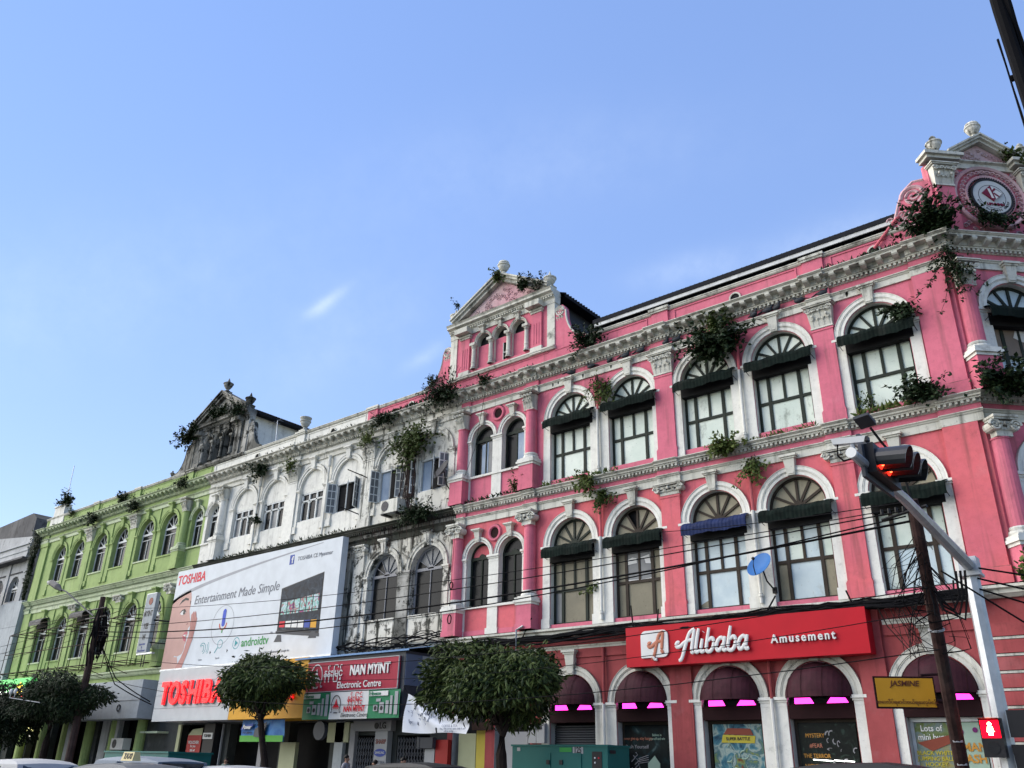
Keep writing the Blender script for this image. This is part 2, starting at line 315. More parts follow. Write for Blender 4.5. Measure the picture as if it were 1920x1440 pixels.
def leafcurl(b, x, z, w, h, y, out_):
    # one acanthus leaf that bends outward
    seg = [(0, y, z), (0, y-out_*.35, z+h*.5), (0, y-out_*.8, z+h*.9), (0, y-out_*1.25, z+h*.86), (0, y-out_*1.2, z+h*.7)]
    ws = [w*.42, w*.5, w*.46, w*.34, w*.15]
    for (a, b_), (wa, wb) in zip(zip(seg, seg[1:]), zip(ws, ws[1:])):
        b.face([(x-wa, a[1], a[2]), (x+wa, a[1], a[2]), (x+wb, b_[1], b_[2]), (x-wb, b_[1], b_[2])])
        b.face([(x-wa*.2, a[1]-.03, a[2]), (x+wa*.2, a[1]-.03, a[2]), (x+wb*.2, b_[1]-.035, b_[2]), (x-wb*.2, b_[1]-.035, b_[2])])
def spiral(b, cx, y, cz, r, flip=1, t=.05, n=26, turns=1.9):
    pts = []
    for j in range(n+1):
        f = j/n; a = f*turns*2*PI; q = r*(1-f*.86); pts.append((cx+flip*q*math.cos(a), y, cz+q*math.sin(a)))
    b.tube(pts, [t*(1-.5*j/n) for j in range(n+1)], 5)
def corinthian(w, h, p, rnd=False):
    b = MB(); t = w*.62
    if rnd: b.lathe([(w*.5, 0), (w*.52, .06), (w*.5, .1), (w*.52, h*.5), (t*.95, h*.86)], 12, 0, 0, 0)
    else: b.hexa([(-w/2, -p, 0), (w/2, -p, 0), (w/2, .02, 0), (-w/2, .02, 0)], [(-t, -p-.16, h*.88), (t, -p-.16, h*.88), (t, .02, h*.88), (-t, .02, h*.88)])
    b.box(-w*.54, w*.54, -p-.04, .02, 0, .06); pp = p if not rnd else w*.5
    for k in range(4): leafcurl(b, -w*.39+w*.26*k, .06, w*.25, h*.40, -pp, .10)
    for k in range(3): leafcurl(b, -w*.30+w*.30*k, .10+h*.26, w*.27, h*.44, -pp-.05, .13)
    for s in (-1, 1):
        spiral(b, s*t*.82, -pp-.2, h*.74, w*.15, s, .03); spiral(b, s*t*.28, -pp-.2, h*.76, w*.10, -s, .025)
        b.ball((s*t*.55, -pp-.17, h*.5), .05, .05, .06, 6, 4)
    b.box(-t-.06, t+.06, -pp-.24, .02, h*.9, h*.95); b.box(-t-.1, t+.1, -pp-.28, .02, h*.95, h); return b
def ionic(w, h, p, rnd=False):
    b = MB(); pp = p if not rnd else w*.5
    b.box(-w*.5, w*.5, -pp-.02, .02, 0, h*.35); b.box(-w*.53, w*.53, -pp-.06, .02, h*.3, h*.45); b.box(-w*.62, w*.62, -pp-.12, .02, h*.52, h*.72)
    for s in (-1, 1):
        spiral(b, s*w*.62, -pp-.13, h*.5, h*.30, s, .05); b.ring([(.01, -pp-.1), (h*.26, -pp-.1), (h*.26, .0), (.01, .0)], 0, 2*PI, 12, s*w*.62, h*.5)
        leafcurl(b, s*w*.22, h*.34, w*.18, h*.3, -pp-.08, .06)
    b.ball((0, -pp-.14, h*.6), .06, .05, .07, 7, 5)
    b.box(-w*.72, w*.72, -pp-.2, .02, h*.78, h*.88); b.box(-w*.77, w*.77, -pp-.24, .02, h*.88, h); return b
def pilaster(parent, fr, u, z0, z1, w, mat, captype, capmat='cream', p=.13):
    h = 0.92 if captype == 'c' else .45
    b = MB(); b.box(-w/2, w/2, -p, .02, .55, z1-z0-h); b.box(-w/2-.04, w/2+.04, -p-.04, .02, 0, .5); b.box(-w/2-.02, w/2+.02, -p-.02, .02, .5, .55); b.box(-w/2-.025, w/2+.025, -p-.025, .02, z1-z0-h-.1, z1-z0-h-.03)
    o = part('pilaster', b, mat, parent, fr, u, 0, z0)
    cap = cached(('cap', captype, w, h, p, capmat), lambda: (corinthian if captype == 'c' else ionic)(w, h, p).mesh('capital', [capmat]))
    sub('capital', cap, None, o, (0, 0, z1-z0-h)); return o
def column(parent, fr, u, zb, zt, mat, captype, capmat='cream', trim='white', r=.27, ped=None, y=-.12):
    """half-engaged round column on a pedestal"""
    h = .85 if captype == 'c' else .62
    b = MB(); n = zt-zb
    b.lathe([(r, .3), (r*1.0, n*.35), (r*.93, n-h-.06), (r*1.03, n-h-.05), (r*1.03, n-h)], 18, 0, y, 0)
    o = part('column', b, mat, parent, fr, u, 0, zb)
    c = MB(); c.lathe([(r*1.28, .05), (r*1.32, .1), (r*1.28, .16), (r*1.1, .2), (r*1.16, .25), (r*1.05, .3)], 18, 0, y, 0); c.box(-r*1.3, r*1.3, y-r*1.3, .02, 0, .06)
    sub('column_base', c, trim, o)
    cap = cached(('ccap', captype, r, h, capmat), lambda: (corinthian if captype == 'c' else ionic)(2*r*.95, h, .2, True).mesh('capital', [capmat])); sub('capital', cap, None, o, (0, y, n-h))
    if ped:
        d = MB(); w = r*1.45; hh = zb-ped; d.box(-w, w, y-w, .02, .0, hh-.3); d.box(-w-.03, w+.03, y-w-.03, .02, 0, .22); sub('pedestal', d, mat, o, (0, 0, -hh))
        e = MB(); e.box(-w-.03, w+.03, y-w-.03, .02, hh-.3, hh-.2); e.box(-w-.09, w+.09, y-w-.09, .02, hh-.2, hh-.1); e.box(-w-.05, w+.05, y-w-.05, .02, hh-.1, hh); sub('pedestal_cap', e, trim, o, (0, 0, -hh))
    return o
def window_frame(b, r, H, split, mid=True, half=None, bars=5, t=.045):
    """arched frame: origin at sill centre, spring at H"""
    h = half or r; b.box(-h, -h+.09, -.05, .05, 0, H); b.box(h-.09, h, -.05, .05, 0, H); b.box(-h, h, -.05, .05, 0, .08); b.box(-h, h, -.06, .05, H-.07, H+.07)
    b.ring([(r-.09, -.05), (r, -.05), (r, .05), (r-.09, .05)], 0, PI, 22, 0, H)
    for k in range(1, bars+1):
        a = PI*k/(bars+1); c, s = math.cos(a), math.sin(a); d = Vector((-s, 0, c))*t
        p0 = Vector((c*.16, 0, H+s*.16)); p1 = Vector((c*(r-.06), 0, H+s*(r-.06)))
        b.hexa([p0-d+Vector((0, -.05, 0)), p0+d+Vector((0, -.05, 0)), p0+d+Vector((0, .04, 0)), p0-d+Vector((0, .04, 0))], [p1-d+Vector((0, -.05, 0)), p1+d+Vector((0, -.05, 0)), p1+d+Vector((0, .04, 0)), p1-d+Vector((0, .04, 0))])
    b.ring([(.01, -.06), (.19, -.06), (.19, .05), (.01, .05)], 0, PI, 10, 0, H)
def fan_pane(r, a0, a1):
    b = MB(); n = 5; pts = [(.17*math.cos(a0), .17*math.sin(a0))]+[(r*math.cos(a0+(a1-a0)*j/n), r*math.sin(a0+(a1-a0)*j/n)) for j in range(n+1)]+[(.17*math.cos(a1), .17*math.sin(a1))]
    b.face([(x, 0, z) for x, z in pts]); return b
def big_window(parent, fr, u, z, H, fmat, fan, upper, lower, r=1.04):
    def mk():
        b = MB(); window_frame(b, r, H, 0); tz = H*.42
        b.box(-r+.09, r-.09, -.05, .045, tz-.055, tz+.055)
        for x in (-.58, .58): b.box(x-.06, x+.06, -.055, .045, .08, H-.07)
        b.box(-.045, .045, -.05, .04, tz+.055, H-.07); return b.mesh('window', [fmat])
    w = part('window', cached(('bw', H, fmat, r), mk), None, parent, fr, u, .26, z); tz = H*.42
    def quad(x0, x1, z0, z1): b = MB(); b.face([(x0, 0, z0), (x1, 0, z0), (x1, 0, z1), (x0, 0, z1)]); return b
    k = 0
    for x0, x1 in ((-r+.05, -.58), (-.58, 0), (0, .58), (.58, r-.05)):
        m = upper[k % len(upper)]; k += 1; sub('pane', cached(('bp', H, x0, x1, 1, m), lambda: quad(x0, x1, tz, H).mesh('pane', [m])), None, w)
    for k, (x0, x1) in enumerate(((-r+.05, -.58), (-.58, .58), (.58, r-.05))):
        m = lower[k % len(lower)]; sub('pane', cached(('bp', H, x0, x1, 0, m), lambda: quad(x0, x1, 0, tz).mesh('pane', [m])), None, w)
    for k in range(6):
        m = fan[k % len(fan)]
        if m: sub('pane', cached(('fp', r, H, k, m), lambda: (lambda b: b.mesh('pane', [m]))(shift(fan_pane(r-.03, PI*k/6, PI*(k+1)/6), H))), None, w)
    if None in fan or True:
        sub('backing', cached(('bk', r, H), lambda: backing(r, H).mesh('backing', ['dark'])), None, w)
    return w
def shift(b, dz): b.v = [(x, y, z+dz) for x, y, z in b.v]; return b
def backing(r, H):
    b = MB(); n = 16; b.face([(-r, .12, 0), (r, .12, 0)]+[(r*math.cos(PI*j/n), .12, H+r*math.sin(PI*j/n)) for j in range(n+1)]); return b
def fan_window(parent, fr, u, z, r, H, fmat, low='glass', tilt=None, y=.3):
    """white framed window with a fanlight and two lights below (green house), dark panes"""
    def mk():
        b = MB(); window_frame(b, r, H, 0, bars=4, t=.018); b.box(-r+.05, r-.05, -.05, .04, H*.78, H*.78+.04); b.box(-r*.12-.02, -r*.12+.02, -.05, .04, .08, H*.78); return b.mesh('window', [fmat])
    w = part('window', cached(('fw', r, H, fmat), mk), None, parent, fr, u, y, z)
    def q(x0, x1, z0, z1): b = MB(); b.face([(x0, 0, z0), (x1, 0, z0), (x1, 0, z1), (x0, 0, z1)]); return b
    for x0, x1, z0, z1 in ((-r+.05, -r*.12, .05, H*.8), (-r*.12, r-.05, .05, H*.8), (-r+.05, r-.05, H*.8, H)): sub('pane', cached(('fwp', r, H, x0, z0, low), lambda: q(x0, x1, z0, z1).mesh('pane', [low])), None, w)
    sub('pane', cached(('fwf', r, H, low), lambda: shift(fan_pane(r-.03, 0, PI), H).mesh('pane', [low])), None, w); return w
def awning(parent, fr, u, z, mat, w=1.28, out_=.42, seed=0):
    rr = random.Random(seed); b = MB(); n = 64; prof = 9; vs = []
    ph = rr.random()*6
    for i in range(n+1):
        x = -w+2*w*i/n; bul = .012*abs(math.sin(PI*i/n*18)); sag = .02*math.sin(i*.2+ph)+.012*math.sin(i*.55+ph*2)
        for j in range(prof):
            a = PI/2*1.25*j/(prof-1); y = -.02-(out_+bul)*math.sin(min(a, PI/2)) if a < PI/2 else -.02-(out_+bul)*(1-.12*(a-PI/2)); zz = .30*math.cos(a)+bul*.6+sag-.12*(j == prof-1)
            vs.append((x, y, zz))
    b.raw(vs, [(i*prof+j, i*prof+j+1, (i+1)*prof+j+1, (i+1)*prof+j) for i in range(n) for j in range(prof-1)])
    o = part('awning', b, mat, parent, fr, u, 0, z)
    q = MB(); q.box(-w+.16, w-.16, -.06, .2, -.36, .2); sub('painted_shade', q, 'dark', o); f = MB()  # dark box stands in for the shade beneath the awning
    for s in (-1, 1): f.tube([(s*(w-.03), -.02, .27), (s*(w-.03), -out_*.75, .16), (s*(w-.03), -out_*.95, -.12)], .014, 4); f.tube([(s*(w-.03), -.02, -.2), (s*(w-.03), -out_*.95, -.12)], .014, 4)
    f.tube([(-w, -out_*.96, -.13), (w, -out_*.96, -.13)], .014, 4); sub('awning_bracket', f, 'black_metal', o); return o
def entab(parent, fr, x0, x1, levels, wallmat, trim, m0=0., m1=0., breaks=(), mods=True, modstuff=False):
    """levels: dict arch=(z0,z1) dent=(z0,z1) cor=(z0,z1) proj"""
    a0, a1 = levels['arch']; d0, d1 = levels['dent']; c0, c1 = levels['cor']; P_ = levels['proj']
    def run(xa, xb, off, e0, e1):
        b = MB(); b.ext([(.02, a0), (-.07-off, a0), (-.07-off, a0+(a1-a0)*.72), (-.10-off, a0+(a1-a0)*.74), (-.13-off, a1-.03), (-.16-off, a1-.03), (-.16-off, a1), (.02, a1)], xa, xb, e0, e1)
        part('architrave', b, trim, parent, fr)
        b = MB(); b.ext([(.02, a1), (-.03-off, a1), (-.03-off, d0), (.02, d0)], xa, xb, e0, e1); part('frieze', b, wallmat, parent, fr)
        b = MB(); b.ext([(.02, d0), (-.06-off, d0), (-.09-off, d0+.02), (-.09-off, d1), (-.2-off, d1), (-.2-off, d1+.05), (-.24-off, d1+.06), (-.24-off, c0), (-P_-off, c0), (-P_-off, c0+(c1-c0)*.45), (-P_-.03-off, c0+(c1-c0)*.5), (-P_-.08-off, c1-.03), (-P_-.1-off, c1-.03), (-P_-.1-off, c1), (.02, c1+.05)], xa, xb, e0, e1)
        part('cornice', b, trim, parent, fr)
        b = MB(); n = max(2, int((xb-xa)/.16))
        for k in range(n): x = xa+(k+.5)*(xb-xa)/n; b.box(x-.042, x+.042, -.185-off, -.085-off, d0+.03, d1)
        part('dentil', b, trim, parent, fr, stuff=True)
        if mods and c0-d1 > .1:
            n = max(1, round((xb-xa)/.52)); J = MB()
            for k in range(n):
                x = xa+(k+.5)*(xb-xa)/n
                def mk():
                    q = MB(); q.ext([(0, .0), (-.12, .02), (-.26, .07), (-.30, .12), (-.30, c0-d1-.06), (0, c0-d1-.06)], -.095, .095); return q
                if modstuff: q = mk(); q.v = [(a+x, b_-.24-off, c+d1+.06) for a, b_, c in q.v]; J.raw(q.v, q.f)
                else: part('modillion', cached(('mod', round(c0-d1, 3), trim), lambda: mk().mesh('modillion', [trim])), None, parent, fr, x, -.24-off, d1+.06)
            if modstuff: part('modillion', J, trim, parent, fr, stuff=True)
    br = sorted(breaks); cur = x0; e0 = m0
    for (p, q) in br:
        if p > cur+.05: run(cur, p, 0, e0, 0)
        e0b = e0 if p <= x0+.01 else 0; e1b = m1 if q >= x1-.01 else 0
        run(p, q, .10, e0b, e1b); cur = q; e0 = 0
    if cur < x1-.05: run(cur, x1, 0, e0, m1)
TOP = dict(arch=(17.02, 17.34), dent=(17.62, 17.74), cor=(17.99, 18.13), proj=.54)
MIDL = dict(arch=(11.50, 11.86), dent=(12.08, 12.2), cor=(12.26, 12.4), proj=.26)
def parapet(parent, fr, x0, x1, wallmat, trim, piers=(), z0=18.1, z1=18.98, inset=True, circ=()):
    b = MB(); b.box(x0, x1, .0, .3, z0, z1); part('parapet', b, wallmat, parent, fr)
    b = MB(); b.ext([(.31, z1), (-.04, z1), (-.09, z1+.05), (-.09, z1+.1), (-.12, z1+.11), (-.12, z1+.15), (.31, z1+.16)], x0, x1); part('coping', b, trim, parent, fr)
    edges = [x0]+[e for p in piers for e in (p-.42, p+.42)]+[x1]
    if inset:
        for a, c in zip(edges[::2], edges[1::2]):
            if c-a < 1: continue
            b = MB(); b.box(a+.22, c-.22, -.035, .01, z1-.10, z1-.05); b.box(a+.22, a+.27, -.035, .01, z0+.3, z1-.101); b.box(c-.27, c-.22, -.035, .01, z0+.3, z1-.101); part('panel_moulding', b, wallmat, parent, fr)
    for p in piers:
        b = MB(); b.box(p-.38, p+.38, -.1, .32, z0, z1-.002); o = part('parapet_pier', b, wallmat, parent, fr)
        b = MB(); b.box(p-.42, p+.42, -.16, .34, z1, z1+.09); b.box(p-.47, p+.47, -.2, .36, z1+.09, z1+.2); part('pier_cap', b, trim, parent, fr)
    for c in circ:
        b = MB(); b.ring([(.19, -.06), (.25, -.06), (.25, .01), (.19, .01)], 0, 2*PI, 18, 0, 0); o = part('roundel', b, trim, parent, fr, c, 0, z0+.42)
        b = MB(); b.ring([(.005, -.02), (.19, -.02), (.19, .0), (.005, .0)], 0, 2*PI, 14); sub('roundel_hole', b, 'dark', o)
def urn(name, label, x, y, z, h, mat, kind=0, fr=MAIN, group='stone urns on the roofline'):
    pr = [(.0, 0), (.2, 0), (.2, .05), (.1, .1), (.1, .18), (.17, .24), (.27, .40), (.30, .52), (.34, .55), (.34, .60), (.27, .64)]
    pr += {0: [(.2, .7), (.1, .74), (.1, .80), (.14, .86), (.07, .96), (.0, 1.0)], 1: [(.30, .7), (.27, .78), (.12, .82), (.0, .83)], 2: [(.36, .78), (.36, .82), (.25, .82), (.2, .7), (.0, .7)], 3: [(.18, .68), (.09, .76), (.05, .9), (.0, 1.02)]}[kind]
    b = MB(); b.lathe([(r*h, q*h) for r, q in pr], 16); b.box(-.24*h, .24*h, -.24*h, .24*h, -.12*h, 0)
    return tag(link(name, b.mesh(name, [mat], False), None, fr.p(x, y, z+.12*h), fr.rz), label, 'urn', group)
# ================================================================== the setting
g = MB(); g.box(-400, 400, -400, 400, -.3, -.02); struct('ground', g, 'asphalt')
g = MB(); g.face([(-300, -23.5, 0), (300, -23.5, 0), (300, -5.6, 0), (-300, -5.6, 0)]); struct('road', g, 'asphalt')
g = MB(); g.box(-120, 19.2, -5.45, .5, -.02, .13); struct('pavement', g, 'paving')
g = MB(); g.box(-120, 60, -34, -23.65, -.02, .13); struct('pavement_opposite', g, 'paving')
g = MB(); g.box(-120, 19.35, -5.6, -5.45, -.02, .15); struct('kerb', g, 'kerb')
g = MB(); g.box(-120, 60, -23.65, -23.5, -.02, .15); struct('kerb_opposite', g, 'kerb')
g = MB()
for k in range(-12, 8): g.box(k*6, k*6+3, -14.6, -14.45, .0, .006)
struct('road_marking', g, 'signwhite')
# ------------------------------------------------------------------ pink corner building
BC = -4.1
pinkb = thing('pink_building', 'pink colonial corner building with white arch mouldings and green awnings', 'building', (5, 6, 0))
WX = [0.02, 3.05, 6.47, 9.47, 12.96]
# storey walls (front sheets) : ground red, upper floors pink
b = MB(); wall(b, -6.4, 15.6, 0, 6.3, [(x, 1.03, .13, 3.75, True) for x in WX]+[(-2.9, .9, .13, 3.75, True), (-5.2, .9, .13, 3.75, True)]); part('wall', b, ['red', 'grey'], pinkb)
b = MB(); wall(b, -6.4, 15.6, 6.3, 12.2, [(x, 1.04, 6.72, 9.88, True) for x in WX]+[(BC-.93, .66, 7.82, 9.95, True), (BC+.93, .66, 7.82, 9.95, True)]); part('wall', b, ['salmon', 'white'], pinkb)
b = MB(); wall(b, -6.4, 15.6, 12.2, 18.1, [(x, 1.04, 12.72, 15.5, True) for x in WX]+[(BC-.93, .66, 13.75, 15.55, True), (BC+.93, .66, 13.75, 15.55, True)]); part('wall', b, ['pink', 'white'], pinkb)
for z0, z1, ops, m in ((0, 6.3, [(2.05, 1.0, .13, 3.75, True)], 'red'), (6.3, 12.2, [(2.05, 1.04, 6.72, 9.88, True)], 'pink'), (12.2, 18.1, [(2.05, 1.04, 12.72, 15.5, True)], 'pink')):
    b = MB(); wall(b, 0, 4.1, z0, z1, ops); part('wall', b, [m, 'white'], pinkb, CH)
# unseen sides, roof deck and core
b = MB(); e = CH.p(4.1, 0, 0); b.face([(e.x, e.y, 0), (e.x, 16, 0), (e.x, 16, 18.1), (e.x, e.y, 18.1)]); b.face([(-6.4, 16, 0), (-6.4, 16, 18.1), (e.x, 16, 18.1), (e.x, 16, 0)]); part('wall', b, 'pink', pinkb)
b = MB(); b.face([(-6.4, .31, 18.05), (15.5, .31, 18.05), (e.x-.4, e.y+.2, 18.05), (e.x, 16, 18.05), (-6.4, 16, 18.05)]); part('roof_deck', b, 'grey', pinkb)
# pale salmon strips beside pilasters of the top floor are one plaster; windows
pans = {0: ('pane_pale',), 1: ('pane_pale',), 2: ('pane_pale',), 3: ('pane_pale',), 4: ('pane_pale',)}
for i, x in enumerate(WX): big_window(pinkb, MAIN, x, 12.72, 2.78, 'frame', ['pane_pale'], ['pane_pale'], ['pane_pale'])
lo1 = [('pane_tan', 'board', 'board', 'board'), ('board', 'pane_grey', 'pane_grey', 'board'), ('pane_blue',), ('pane_blue', 'pane_pale'), ('pane_pale', 'pane_pale', 'pane_blue')]
lo2 = [('pane_grey', 'board', 'board'), ('board',), ('pane_blue',), ('pane_tan', 'pane_blue', 'pane_tan'), ('pane_pale', 'pane_blue', 'pane_blue')]
for i, x in enumerate(WX): big_window(pinkb, MAIN, x, 6.72, 3.16, 'framebrown' if i != 0 else 'frame', ['pane_tan'] if i != 1 else ['pane_tan', 'pane_tan', 'pane_tan', None, 'pane_tan', 'pane_tan'], lo1[i], lo2[i])
big_window(pinkb, CH, 2.05, 12.72, 2.78, 'frame', ['pane_blue'], ['cardboard', 'pane_tan', 'pane_blue'], ['pane_blue']); big_window(pinkb, CH, 2.05, 6.72, 3.16, 'frame', ['pane_grey'], ['pane_blue'], ['pane_blue'])
for fr, xs in ((MAIN, WX), (CH, [2.05])):
    for x in xs:
        for sp, si in ((15.5, 12.4), (9.88, 6.57)):
            archivolt(pinkb, fr, x, sp, 1.06, .30, 'white'); keystone(pinkb, fr, x, sp, 1.06, .3, 1.62, 'cream')
        archivolt(pinkb, fr, x, 3.75, 1.06, .30, 'cream'); keystone(pinkb, fr, x, 3.75, 1.06, .3, 1.78, 'cream', 1.1)
for z0, z1 in ((12.41, 15.5), (6.58, 9.88), (.13, 3.75)):
    for a, c in ((1.08, 1.99), (7.53, 8.41)): pier(pinkb, MAIN, a, c, z0, z1, 'white')
    for a in (-1.40, 4.11, 5.06, 10.53, 11.55, 14.02): pier(pinkb, MAIN, a, a+.36, z0, z1, 'white')
    for a in (.67, 3.1): pier(pinkb, CH, a, a+.36, z0, z1, 'white')
# window sills
for x in WX:
    for z in (12.62, 6.62): b = MB(); b.box(x-1.03, x+1.03, -.02, .26, z-.1, z+.1); part('sill', b, 'pink', pinkb)
# narrow double arches of the gabled bay
def bay_windows(parent, c, z_sp, sill, glassname, trim, fill=None, fmat='frame'):
    for s in (-.93, .93):
        archivolt(parent, MAIN, c+s, z_sp, .68, .2, trim); keystone(parent, MAIN, c+s, z_sp, .68, .2, 1.12, trim if trim != 'white' else 'cream', .8)
        def mk():
            b = MB(); r = .66; H = z_sp-sill; window_frame(b, r, H, 0, bars=0); b.box(-.03, .03, -.05, .04, .05, H); return b.mesh('window', [fmat])
        w = part('window', cached(('nw', sill, fmat), mk), None, parent, MAIN, c+s, .3, sill)
        H = z_sp-sill
        for x0, x1, m in ((-.62, 0, glassname), (0, .62, 'pane_grey' if glassname == 'glass2' else 'glass')):
            b = MB(); b.face([(x0, 0, 0), (x1, 0, 0), (x1, 0, H), (x0, 0, H)]); sub('pane', b, 'glass' if m == 'glass2' else m, w)
        sub('pane', shift(fan_pane(.64, 0, PI), H), fill if (fill and s < 0) else 'glass', w)
bay_windows(pinkb, BC, 15.55, 13.75, 'glass2', 'white'); bay_windows(pinkb, BC, 9.95, 7.82, 'glass', 'white', 'salmon')
def bay_panels(parent, c, wallm, trim, lv):
    for zb, zc in lv:
        pier(parent, MAIN, c-.28, c+.28, zc, {13.75: 15.55, 7.82: 9.95}[zc], trim, base=False)
        for a in (-1.82, 1.60): pier(parent, MAIN, c+a, c+a+.22, zc, {13.75: 15.55, 7.82: 9.95}[zc], trim, base=False)
        b = MB(); b.box(c-1.82, c+1.82, -.1, .28, zc-.1, zc); b.box(c-.28, c+.28, -.06, .02, zb+.25, zc-.1); b.box(c-.34, c+.34, -.1, .02, zb, zb+.25); b.box(c-1.82, c-1.6, -.05, .02, zb, zc-.1); b.box(c+1.6, c+1.82, -.05, .02, zb, zc-.1); part('sill', b, trim, parent)
        b = MB(); b.box(c-1.6, c-.34, -.05, .02, zb, zb+.2); part('skirting', b, wallm, parent); b = MB(); b.box(c+.34, c+1.6, -.05, .02, zb, zb+.2); part('skirting', b, wallm, parent)
bay_panels(pinkb, BC, 'pink', 'white', ((12.45, 13.75), (6.6, 7.82)))
for x in (BC-2.07, BC+2.07):
    column(pinkb, MAIN, x, 13.82, 17.02, 'pink', 'c', ped=12.42); column(pinkb, MAIN, x, 7.85, 11.5, 'pink', 'i', ped=6.58)
for x in (.30, 3.8): column(pinkb, CH, x, 13.82, 17.02, 'pink', 'c', ped=12.42); column(pinkb, CH, x, 7.85, 11.5, 'pink', 'i', ped=6.58)
for z in (16.62, 10.92):      # round vents between the twin arches
    b = MB(); b.ring([(.24, -.05), (.28, -.09), (.36, -.09), (.40, -.02), (.40, .01), (.24, .01)], 0, 2*PI, 22); o = part('roundel', b, 'pink', pinkb, MAIN, BC, 0, z)
    b = MB(); b.ring([(.005, -.015), (.24, -.015), (.24, 0), (.005, 0)], 0, 2*PI, 16); sub('roundel_hole', b, 'maroon', o)
for x, w in ((4.72, .80), (11.24, .74)):
    pilaster(pinkb, MAIN, x, 12.41, 17.02, w, 'pink', 'c'); pilaster(pinkb, MAIN, x, 6.58, 11.5, w, 'salmon', 'i')
    b = MB(); b.box(x-w/2-.02, x+w/2+.02, -.13, .02, .13, 6.25); part('pilaster', b, 'red', pinkb)
# wide corner pilaster
for z0, z1, m, pp in ((12.41, 17.02, 'pink', .16), (6.58, 11.5, 'salmon', .16)):
    b = MB(); b.ext([(.02, z0+.5), (-pp, z0+.5), (-pp, z1), (.02, z1)], 14.44, 15.46); b.ext([(.02, z0), (-pp-.04, z0), (-pp-.04, z0+.46), (-pp, z0+.5), (.02, z0+.5)], 14.4, 15.5); b.box(15.46, 15.6, -.03, .02, z0, z1); part('pilaster', b, m, pinkb)
for k in range(12):           # rusticated courses of the ground floor corner
    z = .13+k*.452; b = MB(); b.ext([(.02, z+.03), (-.20, z+.05), (-.20, z+.40), (.02, z+.42)], 14.46, 15.52); part('stone_course', b, 'red', pinkb)
    b = MB(); b.box(14.45, 15.5, -.165, .02, z-.03, z+.034); part('joint_band', b, 'cream', pinkb)
B_ = [(4.22, 5.22), (10.8, 11.68)]
M = .4142
entab(pinkb, MAIN, -6.4, 15.6, TOP, 'pink', 'cream', 0, M, B_+[(-6.4, -5.82), (-2.4, -1.66), (14.42, 15.6)])
entab(pinkb, CH, 0, 4.1, TOP, 'pink', 'cream', M, 0, [])
entab(pinkb, MAIN, -6.4, 15.6, MIDL, 'pink', 'cream', 0, M, B_+[(-6.4, -5.82), (-2.4, -1.66), (14.42, 15.6)], mods=False)
entab(pinkb, CH, 0, 4.1, MIDL, 'pink', 'cream', M, 0, [], mods=False)
for fr, a, c, m0, m1 in ((MAIN, -6.4, 15.6, 0, M), (CH, 0, 4.1, M, 0)):
    b = MB(); b.ext([(.02, 6.2), (-.10, 6.2), (-.2, 6.28), (-.24, 6.3), (-.24, 6.4), (-.36, 6.44), (-.36, 6.52), (.02, 6.58)], a, c, m0, m1); part('cornice', b, 'cream', pinkb, fr)
for a, c in ((-6.2, -1.5), (-1.4, 4.2), (5.2, 10.75), (11.7, 14.4)):
    b = MB(); b.ext([(.02, 5.72), (-.07, 5.72), (-.07, 5.80), (-.1, 5.81), (-.1, 5.86), (.02, 5.87)], a, c); part('string_course', b, 'cream', pinkb)
    b = MB(); b.box(a, c, -.06, .02, 5.40, 5.72); part('frieze', b, 'red', pinkb)
# parapet runs
parapet(pinkb, MAIN, -13.44, -8.9, 'pink', 'cream', (-13.05,), circ=(-10.1,)); parapet(pinkb, MAIN, .95, 14.6, 'pink', 'cream', (4.7, 11.2), circ=(8.05, 13.4)); b = MB(); b.box(-8.9, .95, 0, .3, 18.1, 19.0); part('parapet', b, 'pink', pinkb)
# corrugated roof over the wing: white fascia, dark sheets with ribs
b = MB(); b.box(1.25, 14.5, .15, .2, 19.50, 19.66); part('fascia', b, 'fascia', pinkb); b = MB(); b.box(1.2, 14.55, .12, .22, 19.662, 19.86); part('roof_edge', b, 'roofdark', pinkb)
b = MB()
n = 64
for k in range(n+1):
    x = 1.2+13.35*k/n; 
    if k < n:
        x2 = 1.2+13.35*(k+1)/n; q = .06
        b.face([(x, .2, 19.84), (x2, .2, 19.84), (x2, 6.5, 22.3), (x, 6.5, 22.3)])
        b.raw([(x, .18, 19.845), (x+q, .18, 19.92), (x+2*q, .18, 19.845), (x, 6.5, 22.305), (x+q, 6.5, 22.38), (x+2*q, 6.5, 22.305)], [(0, 1, 2), (0, 3, 4, 1), (1, 4, 5, 2)])
b.face([(1.2, 6.5, 22.3), (14.55, 6.5, 22.3), (14.55, 15.9, 18.2), (1.2, 15.9, 18.2)]); b.face([(1.2, .35, 19.6), (14.55, .35, 19.6), (14.55, 3.2, 19.55), (1.2, 3.2, 19.55)])
b.box(1.2, 14.5, 3.1, 3.2, 18.0, 19.6); b.face([(1.2, .2, 19.84), (1.2, 6.5, 22.3), (1.2, 15.9, 18.2)])
part('roof', b, 'roofdark', pinkb)
b = MB(); b.tube([(14.6, .2, 19.75), (14.35, -.1, 19.5), (13.45, -.12, 18.6)], .055, 8); part('rain_pipe', b, 'salmon', pinkb)
b = MB(); b.box(14.45, 14.9, .2, .4, 19.6, 19.85); part('gutter_end', b, 'fascia', pinkb)
